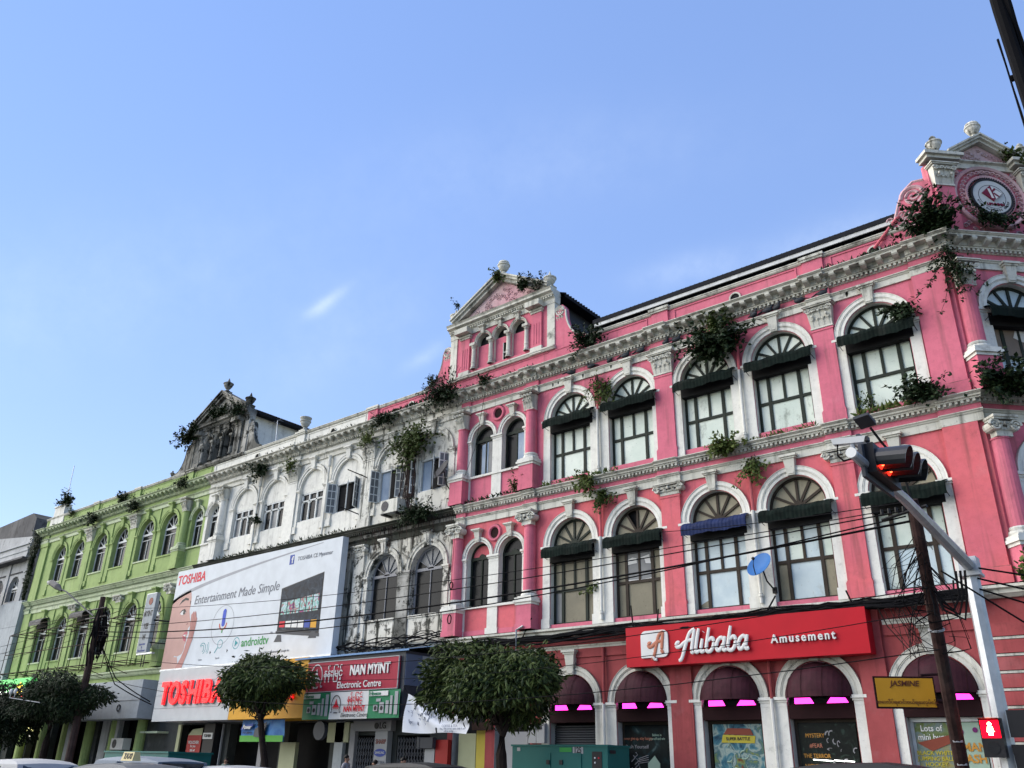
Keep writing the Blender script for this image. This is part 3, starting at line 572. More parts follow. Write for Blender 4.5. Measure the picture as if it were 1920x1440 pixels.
# downpipes between paired windows
for x in (1.54, 7.97):
    for z0, z1, zz in ((12.5, 15.35, 16.95), (6.7, 9.9, 11.4), (.2, 3.7, 5.7)):
        b = MB(); b.tube([(x, -.17, z0), (x, -.17, z1)], .06, 8); b.lathe([(.06, 0), (.085, .03), (.085, .1), (.06, .13)], 8, x, -.17, z0+.2); part('downpipe', b, 'white', pinkb, smooth=False)
        b = MB(); b.tube([(x, -.12, z1), (x, -.12, zz)], .06, 8); part('downpipe', b, 'salmon' if z0 > 1 else 'red', pinkb)
# attic gable over the bay
def gable(parent, c, wallm, trim, carvem, y0=0., plain_=False, colm=None):
    fr = MAIN
    b = MB(); wall(b, c-2.9, c+2.9, 18.9, 21.7, [(c-1.13, .42, 19.35, 20.78, True), (c, .42, 19.35, 20.78, True), (c+1.13, .42, 19.35, 20.78, True)], .3); b.v = [(x, y-.03, z) for x, y, z in b.v]; part('gable_wall', b, [wallm, trim], parent)
    b = MB()
    for s in (-1.13, 0, 1.13):
        x = c+s; b.m = 0
        if plain_: b.m = 1; b.face([(x-.42, .27, 19.35), (x+.42, .27, 19.35), (x+.42, .27, 21.2), (x-.42, .27, 21.2)])
        elif s: b.face([(x-.42, .12, 19.35), (x+.42, .12, 19.35), (x+.42, .12, 20.62), (x-.42, .12, 20.62)]); b.m = 1; b.face([(x-.42, .26, 20.6), (x+.42, .26, 20.6), (x+.42, .26, 21.22), (x-.42, .26, 21.22)])
        else:
            for a0, a1, q0, q1 in ((-.42, .04, 19.35, 20.7), (.36, .42, 19.35, 20.7), (.04, .36, 20.35, 20.7), (.04, .36, 19.35, 19.4)): b.face([(x+a0, .12, q0), (x+a1, .12, q0), (x+a1, .12, q1), (x+a0, .12, q1)])
            b.m = 1; b.face([(x-.42, .26, 19.35), (x+.42, .26, 19.35), (x+.42, .26, 21.22), (x-.42, .26, 21.22)])
    part('infill', b, [wallm, 'dark'], parent)
    if not plain_:
        b = MB(); b.box(c+.05, c+.08, .1, .15, 19.4, 20.35); b.box(c+.04, c+.36, .1, .15, 19.8, 19.84); part('window', b, 'framewhite', parent)
    for s in (-1.13, 0, 1.13): archivolt(parent, fr, c+s, 20.78, .43, .12, trim); keystone(parent, fr, c+s, 20.78, .43, .12, .72, trim, .62)
    for s in (-1.68, -.565, .565, 1.68):
        bb = MB(); bb.lathe([(.15, 0), (.16, .06), (.12, .1), (.11, .3), (.13, .36), (.11, .42), (.1, 1.1), (.14, 1.14), (.11, 1.18), (.16, 1.26)], 10); bb.box(-.17, .17, -.17, .12, 1.26, 1.4); part('colonnette', bb, trim, parent, MAIN, c+s, -.1, 19.35)
    for s in (-2.28, 2.28):
        b = MB(); b.box(-.3, .3, -.13, .02, .35, 2.15)
        for k in (-.15, 0, .15): b.box(k-.02, k+.02, -.15, .0, .5, 1.6)
        o = part('pilaster', b, wallm, parent, MAIN, c+s, 0, 19.0); b = MB(); b.box(-.34, .34, -.17, .02, 0, .35); sub('pilaster_base', b, trim, o); b = MB(); b.box(-.33, .33, -.17, .02, 2.15, 2.25); b.box(-.38, .38, -.22, .02, 2.25, 2.35); sub('pilaster_cap', b, trim, o)
    for s in (-3.1, 3.1): b = MB(); b.box(c+s-.22, c+s+.22, -.08, .3, 19.0, 21.4); part('corner_strip', b, trim, parent)
    b = MB(); b.ext([(.3, 18.98), (-.12, 18.98), (-.17, 19.06), (-.2, 19.08), (-.2, 19.14), (.3, 19.18)], c-3.35, c+3.35); part('string_course', b, trim, parent)
    b = MB(); b.ext([(.3, 21.4), (-.1, 21.4), (-.1, 21.66), (-.16, 21.70), (-.16, 21.76), (-.26, 21.8), (-.26, 21.86), (-.42, 21.92), (-.42, 22.02), (-.5, 22.1), (.4, 22.14)], c-3.35, c+3.35); part('cornice', b, trim, parent)
    b = MB(); n = 44
    for k in range(n): x = c-3.3+6.6*(k+.5)/n; b.box(x-.04, x+.04, -.23, -.15, 21.70, 21.80)
    part('dentil', b, trim, parent, stuff=True)
    for s in (-2.28, 2.28): b = MB(); b.box(c+s-.42, c+s+.42, -.52, .02, 21.38, 21.66); part('entablature_block', b, trim, parent)
    # pediment
    hw, z0, za = 2.75, 22.14, 23.75
    b = MB(); b.prism([(c-hw, z0), (c+hw, z0), (c, za)], -.05, .3); part('tympanum', b, carvem, parent)
    b = MB(); rr = random.Random(3)
    for k in range(46):
        x = rr.uniform(-1.9, 1.9); zz = z0+.12+rr.random()*max(.05, (1-abs(x)/2.2)*1.15)
        spiral(b, c+x, -.06, zz, rr.uniform(.1, .17), rr.choice((-1, 1)), .035, 10, 1.2)
    part('carving', b, carvem, parent, stuff=True)
    for s in (-1, 1):
        d = Vector((s*hw, 0, z0-za)).normalized(); nz = Vector((-d.z*s, 0, abs(d.x))); nz = Vector((s*(za-z0), 0, hw)).normalized()
        A = Vector((c+s*hw*1.09, 0, z0-.02)); Bp = Vector((c, 0, za))
        for t0, t1, y in ((0, .16, -.28), (.161, .28, -.40), (.281, .36, -.48)):
            q = [A+nz*t0, Bp+Vector((0, 0, t0*1.16)), Bp+Vector((0, 0, t1*1.16)), A+nz*t1]
            b = MB(); b.prism([(p.x, p.z) for p in q], y, .3); part('raking_cornice', b, trim, parent)
    # scroll buttresses
    for s in (-1, 1):
        if plain_ and False: continue
        pts = [(3.3, 18.9), (5.05, 18.9), (5.0, 19.22)]
        for k in range(9): a = k/8; pts.append((4.9-1.0*math.sin(a*PI/2), 19.3+1.55*(1-math.cos(a*PI/2))))
        pts += [(3.86, 21.0), (3.75, 21.15), (3.5, 21.17), (3.3, 21.05)]
        b = MB(); b.prism([(c+s*x, z) for x, z in pts], -.025, .27); o = part('scroll_buttress', b, wallm, parent)
        b = MB(); spiral(b, c+s*3.58, -.02, 20.85, .28, -s, .06, 34, 2.4)
        edge = [(4.98, 19.25)]+[(4.9-1.0*math.sin(k/8*PI/2), 19.3+1.55*(1-math.cos(k/8*PI/2))) for k in range(9)]
        b.tube([(c+s*x, .0, z) for x, z in edge], .05, 5)
        for k in range(3): leafcurl(b, c+s*(3.45+.14*k), 20.38, .15, .22, .0, .06)
        sub('scroll', b, trim if not plain_ else wallm, o, (0, 0, 0))
gable(pinkb, BC, 'pink', 'cream', 'carve')
b = MB()
def attic(parent, c, y1, wallm):
    b = MB(); w, ze, zr = 3.62, 21.95, 23.55; y0 = .31
    for q in (-1, 1):
        b.face([(c+q*w, y0, ze), (c+q*w, y1, ze), (c, y1, zr), (c, y0, zr)]); b.face([(c+q*w, y0, ze-.14), (c+q*w, y1, ze-.14), (c+q*2.9, y1, ze-.1), (c+q*2.9, y0, ze-.1)]); b.face([(c+q*w, y0, ze-.14), (c+q*w, y1, ze-.14), (c+q*w, y1, ze), (c+q*w, y0, ze)])
        n = int((y1-y0)/.22)
        for k in range(n+1): y = y0+.05+(y1-y0-.1)*k/n; b.tube([(c+q*(w+.03), y, ze+.02), (c, y, zr+.02)], .055, 5)
    b.face([(c-w, y1, ze), (c+w, y1, ze), (c, y1, zr)]); part('roof', b, 'roofdark', parent)
    b = MB(); b.box(c-3.05, c+3.05, .31, y1-.2, 18.06, 21.9); part('attic_wall', b, wallm, parent)
attic(pinkb, BC, 6.5, 'slate')
for x, z, k, lb in ((BC+.12, 23.98, 1, 'lidded stone urn with a leafy shoot on the peak of the pink gable'), (BC-3.05, 22.12, 3, 'stone urn with a small shoot on the left end of the pink gable'), (BC+3.05, 22.12, 3, 'pointed stone urn on the right end of the pink gable')): urn('roof_urn', lb, x, -.1, z, .95, 'cream', k)
# corner gable on the chamfer with the round sign
cg = 2.05
b = MB(); b.box(0, 4.1, 0, .3, 18.1, 21.35); part('gable_wall', b, 'pink', pinkb, CH)
for s in (-1.62, 1.62):
    b = MB(); b.box(-.33, .33, -.16, .02, 0, 2.2); o = part('pilaster', b, 'pink', pinkb, CH, cg+s, 0, 18.15); sub('capital', corinthian(.66, .85, .16), 'cream', o, (0, 0, 2.15))
    b = MB(); b.box(-.62, .62, -.42, .1, 21.3, 21.42); b.box(-.72, .72, -.52, .1, 21.42, 21.54); b.box(-.66, .66, -.46, .1, 21.541, 21.6); part('entablature_block', b, 'cream', pinkb, CH, cg+s)
b = MB(); b.ext([(.3, 21.2), (-.1, 21.2), (-.1, 21.42), (-.2, 21.46), (-.2, 21.5), (.3, 21.52)], .9, 3.2); part('cornice', b, 'cream', pinkb, CH)
b = MB(); b.prism([(cg-1.25, 21.52), (cg+1.25, 21.52), (cg, 22.32)], -.06, .3); part('tympanum', b, 'carve', pinkb, CH)
for s in (-1, 1):
    for t0, t1, y in ((0, .1, -.26), (.101, .19, -.36), (.191, .26, -.42)):
        b = MB(); b.prism([(cg+s*1.36, 21.5+t0), (cg, 22.34+t0*1.1), (cg, 22.34+t1*1.1), (cg+s*1.36, 21.5+t1)], y, .3); part('raking_cornice', b, 'cream', pinkb, CH)
b = MB(); rr = random.Random(5)
for k in range(20): x = rr.uniform(-.85, .85); spiral(b, cg+x, -.08, 21.58+rr.random()*(.95-abs(x))*.55, rr.uniform(.06, .1), rr.choice((-1, 1)), .03, 9, 1.2)
for k in range(34):
    a = 2*PI*k/34; spiral(b, cg+1.04*math.cos(a), -.12, 20.0+1.04*math.sin(a), .1, 1, .03, 8, 1.1)
for k in range(40):
    x = rr.uniform(-1.25, 1.25); zz = rr.choice((rr.uniform(18.3, 18.9), rr.uniform(20.95, 21.15))); spiral(b, cg+x, -.03, zz, rr.uniform(.08, .13), rr.choice((-1, 1)), .035, 9, 1.2)
part('carving', b, 'carve', pinkb, CH, stuff=True)
b = MB(); b.ring([(1.18, .0), (1.2, -.12), (1.28, -.16), (1.34, -.1), (1.34, .0)], 0, 2*PI, 40, cg, 20.0); b.ring([(.80, .0), (.80, -.14), (.9, -.16), (.92, .0)], 0, 2*PI, 40, cg, 20.0); part('ring_moulding', b, 'carve', pinkb, CH)
for fr, c0, s in ((MAIN, 15.62, -1), (CH, 4.1, 1)):   # curled shoulder beside the corner gable
    pts = [(0, 18.1), (s*1.75, 18.1), (s*1.75, 19.1), (s*1.6, 19.25), (s*1.35, 19.5), (s*1.15, 20.05), (s*.95, 20.5), (s*.55, 20.78), (s*.2, 20.72), (0, 20.5)]
    b = MB(); b.prism([(c0+x, z) for x, z in pts], -.025, .27); o = part('scroll_buttress', b, 'pink', pinkb, fr)
    b = MB(); spiral(b, c0+s*.62, -.02, 20.2, .42, s, .08, 34, 2.2)
    for k in range(16): x = c0+s*rr.uniform(.2, 1.5); spiral(b, x, -.02, rr.uniform(19.1, 19.7), .13, rr.choice((-1, 1)), .035, 9, 1.2)
    b.tube([(c0+s*x, .0, z) for x, z in ((1.75, 19.1), (1.6, 19.25), (1.35, 19.5), (1.15, 20.05), (.95, 20.5), (.55, 20.78), (.2, 20.72))], .06, 6); b.box(*sorted((c0+s*1.75, c0)), -.06, -.01, 19.0, 19.08); sub('scroll', b, 'carve', o)
for u, z, k, h, lb in ((cg+.0, 22.5, 1, .82, 'capped stone urn on the peak of the corner gable'), (cg-1.65, 21.6, 0, .84, 'pointed stone urn on the left shoulder of the corner gable'), (cg+1.65, 21.6, 0, .84, 'pointed stone urn on the right shoulder of the corner gable, by a bush')): urn('roof_urn', lb, u, -.1, z, h, 'worn', k, CH)
ks = thing('round_sign', 'round white sign with a maroon diamond K logo on corner gable', 'sign', CH.p(cg, -.2, 19.3))
b = MB(); b.ring([(.01, -.2), (.69, -.2), (.69, -.02), (.01, -.02)], 0, 2*PI, 44, cg, 19.95); part('disc', b, 'signwhite', ks, CH)
b = MB(); b.ring([(.70, -.02), (.70, -.22), (.76, -.22), (.76, -.02)], 0, 2*PI, 44, cg, 19.95); b.ring([(.48, -.205), (.495, -.205), (.495, -.2), (.48, -.2)], 0, 2*PI, 40, cg, 19.95); part('rim', b, 'ink', ks, CH)
b = MB()
for k in range(60): a = 2*PI*k/60; x, z = cg+.82*math.cos(a), 19.95+.82*math.sin(a); b.box(x-.02, x+.02, -.185, -.15, z-.02, z+.02)
part('bead', b, 'ink', ks, CH, stuff=True)
b = MB(); b.prism([(cg-.36, 20.08), (cg+.02, 19.74), (cg+.1, 19.81), (cg-.0, 20.38), (cg-.02, 20.40)], -.24, -.2); part('logo', b, 'kred', ks, CH); b = MB(); b.prism([(cg+.10, 19.81), (cg+.38, 20.08), (cg-.0, 20.38)], -.24, -.2); part('logo', b, 'lettwhite', ks, CH); b = MB(); b.prism([(cg+.02, 19.73), (cg+.4, 20.07), (cg+.38, 20.10), (cg+.02, 19.77)], -.25, -.2); part('logo_edge', b, 'lettgrey', ks, CH); b = MB(); b.prism([(cg+.11, 20.30), (cg+.17, 20.25), (cg+.02, 20.10), (cg-.02, 20.14)], -.25, -.2); part('logo_stroke', b, 'kred', ks, CH); b = MB(); b.prism([(cg+.04, 20.06), (cg+.22, 19.90), (cg+.27, 19.94), (cg+.08, 20.10)], -.25, -.2); part('logo_stroke', b, 'kred', ks, CH); b = MB(); b.prism([(cg-.14, 20.26), (cg-.06, 20.26), (cg+.03, 19.86), (cg-.05, 19.86)], -.25, -.2); part('logo_stroke', b, 'lettwhite', ks, CH); b = MB(); b.prism([(cg+.395, 20.07), (cg+.40, 20.09), (cg+.19, 20.27), (cg+.18, 20.25)], -.24, -.2); part('logo_edge', b, 'lettgrey', ks, CH)
text('lettering', 'UPHMMN', .15, 'kred', ks, cg+.06, -.21, 19.62, CH, .012, bold=.03)
for i, ch in enumerate('KYAW BUSINESS GROUP'):
    a = math.radians(200+140*i/18); text('lettering', ch, .11, 'ink', ks, cg+.585*math.cos(a), -.205, 19.95+.585*math.sin(a), CH, .003, rot=a+PI/2, bold=.015) if ch != ' ' else None
# awnings
AW = dict(w=1.27, out_=.46)
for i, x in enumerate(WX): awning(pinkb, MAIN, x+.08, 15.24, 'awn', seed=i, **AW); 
for i, x in enumerate(WX):
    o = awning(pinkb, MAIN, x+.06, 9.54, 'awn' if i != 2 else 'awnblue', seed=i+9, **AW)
    if i == 2: o['label'] = 'blue ribbed awning'
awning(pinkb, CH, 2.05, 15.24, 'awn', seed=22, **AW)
# ground floor of the pink building: fabric domes, glowing strips, shop windows
def dome(u):
    b = MB(); n, m = 20, 8; vs = []
    for i in range(n+1):
        a = PI*i/n
        for j in range(m+1):
            c = PI/2*j/m; k = 1+.015*abs(math.sin(a*5)); vs.append((1.05*k*math.cos(a), -.02-.62*k*math.sin(a)*math.sin(c), 1.05*k*math.sin(a)*math.cos(c)))
    b.raw(vs, [(i*(m+1)+j, i*(m+1)+j+1, (i+1)*(m+1)+j+1, (i+1)*(m+1)+j) for i in range(n) for j in range(m)])
    o = part('awning', b, 'awnmaroon', pinkb, MAIN, u, 0, 3.70)
    b = MB()
    for i in (4, 8, 12, 16):
        a = PI*i/n; b.tube([(1.07*math.cos(a), -.03-.64*math.sin(a)*math.sin(PI/2*j/6), 1.07*math.sin(a)*math.cos(PI/2*j/6)) for j in range(7)], .008, 4)
    sub('seam', b, 'maroon', o, stuff=True)
    b = MB(); b.box(-1.0, 1.0, .02, .06, -.62, -.16); b.box(-1.02, 1.02, -.04, .02, -.6, -.2); sub('valance', b, 'maroon', o)
    b = MB(); b.box(-1.0, 1.0, .05, .1, -.2, .02); sub('light_box', b, 'dark', o)
    for q in ([(-.82, -.16), (-.2, -.16), (-.32, .01), (-.82, .01)], [(.2, -.16), (.86, -.16), (.78, -.02), (.34, .0)]):
        b = MB(); b.prism(q, .02, .05); sub('glow_strip', b, 'lit_pink', o)
    b = MB(); b.prism([(-.2, -.16), (.2, -.16), (.3, .02), (.14, -.03), (.08, .05), (0, -.01), (-.08, .05), (-.14, -.03), (-.3, .02)], .0, .018); sub('fan_emblem', b, 'dark', o)
for x in WX: dome(x)
def sheet(name, mat, parent, x0, x1, z0, z1, y, fr=MAIN, t=.02): b = MB(); b.box(x0, x1, y, y+t, z0, z1); return part(name, b, mat, parent, fr)
def artmat(name, cols, scale=2.2, seed=0., dist=1.5, k=.62):
    cols = [tuple(q*k for q in c) for c in cols]
    m, t, b = newmat(name); p = pos(t); mp = t.nodes.new('ShaderNodeMapping'); mp.inputs['Location'].default_value = (seed, seed*2, seed*.7); t.links.new(p, mp.inputs[0])
    n = t.nodes.new('ShaderNodeTexNoise'); n.inputs['Scale'].default_value = scale; n.inputs['Detail'].default_value = 6; n.inputs['Distortion'].default_value = dist; t.links.new(mp.outputs[0], n.inputs['Vector'])
    r = t.nodes.new('ShaderNodeValToRGB'); r.color_ramp.interpolation = 'LINEAR'
    e = r.color_ramp.elements; e[0].position = .28; e[0].color = rgba(cols[0]); e[1].position = .74; e[1].color = rgba(cols[-1])
    for i, c in enumerate(cols[1:-1]): q = e.new(.28+.46*(i+1)/(len(cols)-1)); q.color = rgba(c)
    t.links.new(n.outputs[0], r.inputs[0]); t.links.new(r.outputs[0], b.inputs['Base Color']); b.inputs['Roughness'].default_value = .5; b.inputs['Specular IOR Level'].default_value = .12; MT[name] = m
artmat('art_teal', [(.02, .05, .09), (.05, .16, .22), (.10, .28, .34), (.45, .55, .48), (.07, .18, .22), (.25, .34, .12), (.2, .06, .03)], 1.7, 3)
artmat('art_dark', [(.006, .008, .009), (.01, .014, .015), (.012, .02, .02), (.02, .05, .055), (.14, .2, .2)], 2.0, 7)
artmat('art_green', [(.006, .007, .007), (.008, .012, .01), (.012, .018, .014), (.05, .09, .07)], 2.3, 11, 3)
artmat('art_game', [(.12, .16, .05), (.20, .26, .10), (.22, .3, .3), (.38, .34, .12), (.3, .12, .03)], 1.6, 5)
artmat('art_tv', [(.008, .012, .02), (.02, .04, .08), (.05, .09, .15), (.18, .24, .3)], 2.6, 2, k=.28)
artmat('art_tiles', [(.02, .03, .18), (.25, .04, .06), (.10, .3, .25), (.35, .35, .4), (.06, .02, .1)], 3.4, 4, k=1.5)
artmat('art_banner', [(.02, .12, .45), (.05, .22, .6), (.10, .33, .7)], 1.2, 1)
for i, x in enumerate(WX):
    b = MB(); b.box(x-1.02, x+1.02, .9, .95, .13, 3.3); part('shop_back', b, 'dark', pinkb)
    if i: 
        b = MB(); b.box(x-1.02, x-.92, .28, .36, .13, 3.2); b.box(x+.92, x+1.02, .28, .36, .13, 3.2); b.box(x-.92, x+.92, .28, .36, 3.0, 3.12); o = part('window', b, 'framewhite' if i == 4 else 'framebrown', pinkb)
        b = MB(); b.face([(x-.92, .33, .13), (x+.92, .33, .13), (x+.92, .33, 3.0), (x-.92, .33, 3.0)]); part('pane', b, 'glass', pinkb)
b = MB(); n = 34
for k in range(n): z = .13+k*.085; b.ext([(.32, z), (.26, z+.02), (.26, z+.065), (.32, z+.085)], WX[0]-1.0, WX[0]+1.0)
part('roller_shutter', b, 'slate', pinkb, stuff=True)
def poster(name, lab, x0, x1, z0, z1, y, mat): o = thing(name, lab, 'poster', ((x0+x1)/2, y, z0)); sheet('sheet', mat, o, x0, x1, z0, z1, y); return o
p = poster('poster', 'dark poster with white drawings and handwriting in the arch left of the red pilaster', WX[1]-.9, WX[1]+.9, .9, 2.96, .24, 'art_dark')
text('lettering', 'Push Yourself', .17, 'lettgrey', p, WX[1]-.4, .23, 2.28); text('lettering', 'never give up, stay hungry', .14, 'logoorange', p, WX[1]-.35, .23, 2.55, wide=.8); text('lettering', 'Believe in\nyourself and win', .12, 'poster2', p, WX[1]+.42, .23, 2.6, wide=.8)
b = MB(); b.prism([(WX[1]+.02, 1.0), (WX[1]+.5, 1.0), (WX[1]+.5, 1.75), (WX[1]+.3, 2.0), (WX[1]+.02, 1.75)], .225, .238); part('print', b, 'poster2', p)
b = MB(); rr = random.Random(2)
for k in range(9): x = WX[1]-.75+rr.random()*.35; z = 1.1+k*.1; b.tube([(x, .232, z), (x+.15, .232, z+.12), (x+.08, .232, z+.2)], .018, 4)
for k in range(4): b.tube([(WX[1]-.35, .232, 1.75+k*.05), (WX[1]+.05, .232, 1.8+k*.07)], .012, 4)
part('print', b, 'lettgrey', p, stuff=True)
p = poster('poster', 'blue and white fantasy poster with yellow title bar in arch right of the red pilaster', WX[2]-.85, WX[2]+.9, .9, 2.98, .24, 'art_teal')
b = MB(); b.prism([(WX[2]-.55, 2.42), (WX[2]+.62, 2.40), (WX[2]+.66, 2.62), (WX[2]-.48, 2.66)], .222, .236); part('print', b, 'poster4', p); b = MB(); b.prism([(WX[2]-.46, 2.67), (WX[2]+.6, 2.64), (WX[2]+.5, 2.84), (WX[2]-.3, 2.86)], .222, .236); part('print', b, 'poster3', p); text('lettering', 'SUPER BATTLE', .13, 'ink', p, WX[2]+.05, .218, 2.53, bold=.02)
b = MB(); b.prism([(WX[2]-.2, .95), (WX[2]+.35, .95), (WX[2]+.3, 1.4), (WX[2]+.12, 1.75), (WX[2]-.02, 1.35)], .222, .236); part('print', b, 'poster3', p)
b = MB(); rr = random.Random(8)
for k in range(14):
    a = rr.uniform(0, 6); x, z = WX[2]+rr.uniform(-.7, .75), rr.uniform(1.0, 2.3); b.tube([(x+.3*f*math.cos(a+f), .23, z+.3*f*math.sin(a+f)) for f in (0, .3, .6, 1)], [.035, .03, .02, .005], 4)
part('print', b, 'poster2', p, stuff=True)
p = poster('poster', 'black poster with rows of orange lettering in the arch left of the yellow sign', WX[3]-.9, WX[3]+.9, .9, 2.96, .24, 'art_green')
for k, t_ in enumerate(('MYSTERY', '#FEAR', 'THE TERROR', 'NIGHTMARE', 'The truth never dies...')): text('lettering', t_, .17 if k < 4 else .13, 'pumpkin' if k != 1 else 'logoorange', p, WX[3]-.38, .23, 2.62-k*.29, wide=.85)
b = MB(); rr = random.Random(12)
for k in range(16): x, z = WX[3]+rr.uniform(0, .85), rr.uniform(1.0, 2.8); b.ring([(.04, .225), (.06, .225), (.06, .237), (.04, .237)], rr.random()*3, 3+rr.random()*3, 8, x, z, rr.uniform(.6, 2), rr.uniform(.6, 2))
part('print', b, 'lettgrey', p, stuff=True)
tl_ = thing('tube_light', 'white fluorescent tubes glowing behind the black poster window', 'light', (WX[3]+.1, .2, 1.9))
for a in (-.5, .15): b = MB(); b.tube([(WX[3]+a, .2, 1.93-a*.02), (WX[3]+a+.6, .2, 1.9-a*.02)], .014, 6); part('tube', b, 'lit_white', tl_)
p = poster('poster', 'green and yellow mini games poster beside the leaning utility pole', WX[4]-.9, WX[4]+.02, .9, 2.95, .24, 'art_game'); text('lettering', 'Lots of\nmini bugs', .23, 'lettwhite', p, WX[4]-.45, .23, 2.68, wide=.9, bold=.01); text('lettering', 'BLACK WHITE\nJUMPING BALL\nHOCKEY', .15, 'poster4', p, WX[4]-.45, .23, 2.0, bold=.02)
b = MB(); b.prism([(WX[4]-.88, 2.42), (WX[4]+.0, 2.62), (WX[4]+.0, 2.4), (WX[4]-.5, 2.2)], .225, .238); part('print', b, 'poster3', p)
p = poster('poster', 'pale poster with fat orange letters behind the red pedestrian signal', WX[4]+.1, WX[4]+.9, .9, 2.95, .24, 'poster2'); text('lettering', 'OMAN\nMASH', .30, 'pumpkin', p, WX[4]+.5, .225, 2.15, bold=.03, wide=.95)
b = MB()
for x, z, r_ in ((.3, 2.7, .1), (.7, 2.75, .07), (.25, 1.4, .12), (.65, 1.5, .09)): b.ring([(.005, .228), (r_, .228), (r_, .238), (.005, .238)], 0, 2*PI, 12, WX[4]+x, z)
part('print', b, 'purple', p, stuff=True)
sheet('transom', 'framewhite', pinkb, WX[4]-.95, WX[4]+.95, 2.97, 3.09, .2, t=.07)
for x in (-2.9, -5.2): sheet('shop_back', 'dark', pinkb, x-.95, x+.95, .13, 4.7, .43, t=.05)
sheet('door', 'yellowwall', pinkb, -4.85, -4.05, .13, 2.86, .1, t=.1); sheet('door_panel', 'palewall', pinkb, -5.85, -4.9, .13, 2.75, .12, t=.1); sheet('sign_board', 'rust', pinkb, -4.95, -3.9, 2.87, 3.15, -.1, t=.1); sheet('door_panel', 'tin', pinkb, -3.5, -2.2, .13, 2.8, .1, t=.1)
# alibaba sign
al = thing('shop_sign', 'long red box sign with white Alibaba Amusement lettering over the arches', 'sign', (7.1, -.5, 4.85))
b = MB(); b.box(2.87, 11.42, -.62, -.02, 4.86, 6.22); part('sign_box', b, 'alired', al)
b = MB()
for q in ((2.87, 2.9, 4.86, 6.22), (11.39, 11.42, 4.86, 6.22)): b.box(q[0]-.01, q[1]+.01, -.63, -.01, q[2]-.01, q[3]+.01)
def rrect(x0, x1, z0, z1, r, bl=None):
    pts = []
    for cx_, cz_, a0 in ((x1-r, z0+r, -PI/2), (x1-r, z1-r, 0), (x0+r, z1-r, PI/2), (x0+.04, z0+.04, PI)):
        rr_ = r if (cx_, cz_) != (x0+.04, z0+.04) else .04
        pts += [(cx_+rr_*math.cos(a0+PI/2*k/5), cz_+rr_*math.sin(a0+PI/2*k/5)) for k in range(6)]
    return pts
b = MB(); b.prism(rrect(3.52, 4.62, 5.13, 6.05, .2), -.68, -.63); part('logo_tile', b, 'lettwhite', al)
SC = {'A': [[(-.25, .82), (-.42, .86), (-.52, .68), (-.38, .5), (-.12, .56), (.15, .78), (.5, .95), (.95, .98)], [(.95, 1.8), (.72, 1.68), (.5, 1.4), (.33, .6), (.22, -.1), (.1, -.48), (-.08, -.52)], [(.95, 1.8), (.93, 1.2), (.93, .3), (1.0, .02), (1.15, .06)]],
 'l': [[(.1, 1.8), (.06, 1.2), (.06, .3), (.16, .02), (.4, .1)]], 'i': [[(.08, 1.0), (.06, .3), (.16, .02), (.4, .1)], [(.1, 1.5), (.11, 1.52)]],
 'b': [[(.08, 1.8), (.06, 1.2), (.06, .3), (.2, .02), (.48, .04), (.66, .4), (.6, .85), (.4, 1.0), (.14, .8)]], 'a': [[(.62, .8), (.38, .98), (.12, .76), (.06, .34), (.22, .04), (.44, .14), (.60, .5)], [(.70, 1.05), (.66, .4), (.74, .04), (.96, .1)]]}
def script(word, x, z, k, r_, y, mat, par, shear=.22, depth=.5, adv={'A': 1.22, 'l': .46, 'i': .46, 'b': .86, 'a': .98}):
    for ch in word:
        b = MB()
        for st in SC[ch]:
            P_ = []
            for q in range(len(st)-1):
                p0, p1, p2, p3 = st[max(q-1, 0)], st[q], st[q+1], st[min(q+2, len(st)-1)]
                for f in ((0, .25, .5, .75) if q < len(st)-2 else (0, .25, .5, .75, 1)):
                    P_.append(tuple(.5*((2*p1[c])+(-p0[c]+p2[c])*f+(2*p0[c]-5*p1[c]+4*p2[c]-p3[c])*f*f+(-p0[c]+3*p1[c]-3*p2[c]+p3[c])*f**3) for c in (0, 1)))
            m_ = MB(); n_ = len(P_); m_.tube([(x+(a+shear*c)*k, 0, z+c*k) for a, c in P_], [r_*(.72+.28*min(1, 4*min(q, n_-1-q)/n_+.3)) for q in range(n_)], 8); b.raw([(a, y+c*depth, d) for a, c, d in m_.v], m_.f)
        part('lettering', b, mat, par); x += adv[ch]*k
script('A', 4.0, 5.30, .38, .062, -.69, 'logoorange', al, .12, .35)
b = MB(); b.tube([(4.0, -.68, 5.16), (4.08, -.68, 5.06), (4.16, -.68, 5.05)], .05, 6); part('logo_tail', b, 'lettwhite', al)
script('Alibaba', 5.12, 5.20, .43, .066, -.72, 'lettwhite', al)
text('lettering', 'Amusement', .37, 'lettwhite', al, 9.42, -.68, 5.44, depth=.035, bold=.02, spacing=1.30, wide=.92)
# torn boards and paper scraps in the windows
def scrap(x, z, pts, mat, y=.235, fr=MAIN, name='paper_scrap'): b = MB(); b.prism([(x+a, z+c) for a, c in pts], y, y+.01); part(name, b, mat, pinkb, fr)
scrap(WX[1], 6.72, [(-.52, 1.36), (.52, 1.36), (.5, 2.75), (.1, 2.72), (-.1, 2.60), (-.3, 2.72), (-.52, 2.6)], 'pane_grey', name='board'); scrap(WX[1], 6.72, [(-.5, 2.0), (-.1, 2.03), (-.12, 2.22), (-.3, 2.26), (-.5, 2.2)], 'lettwhite', .22); scrap(WX[1], 6.72, [(.05, 2.22), (.45, 2.3), (.5, 1.95), (.28, 1.98), (.24, 2.14)], 'lettwhite', .22); scrap(WX[1], 6.72, [(-.5, 1.36), (.52, 1.36), (.52, 1.41), (.2, 1.39), (-.5, 1.42)], 'lettwhite', .22)
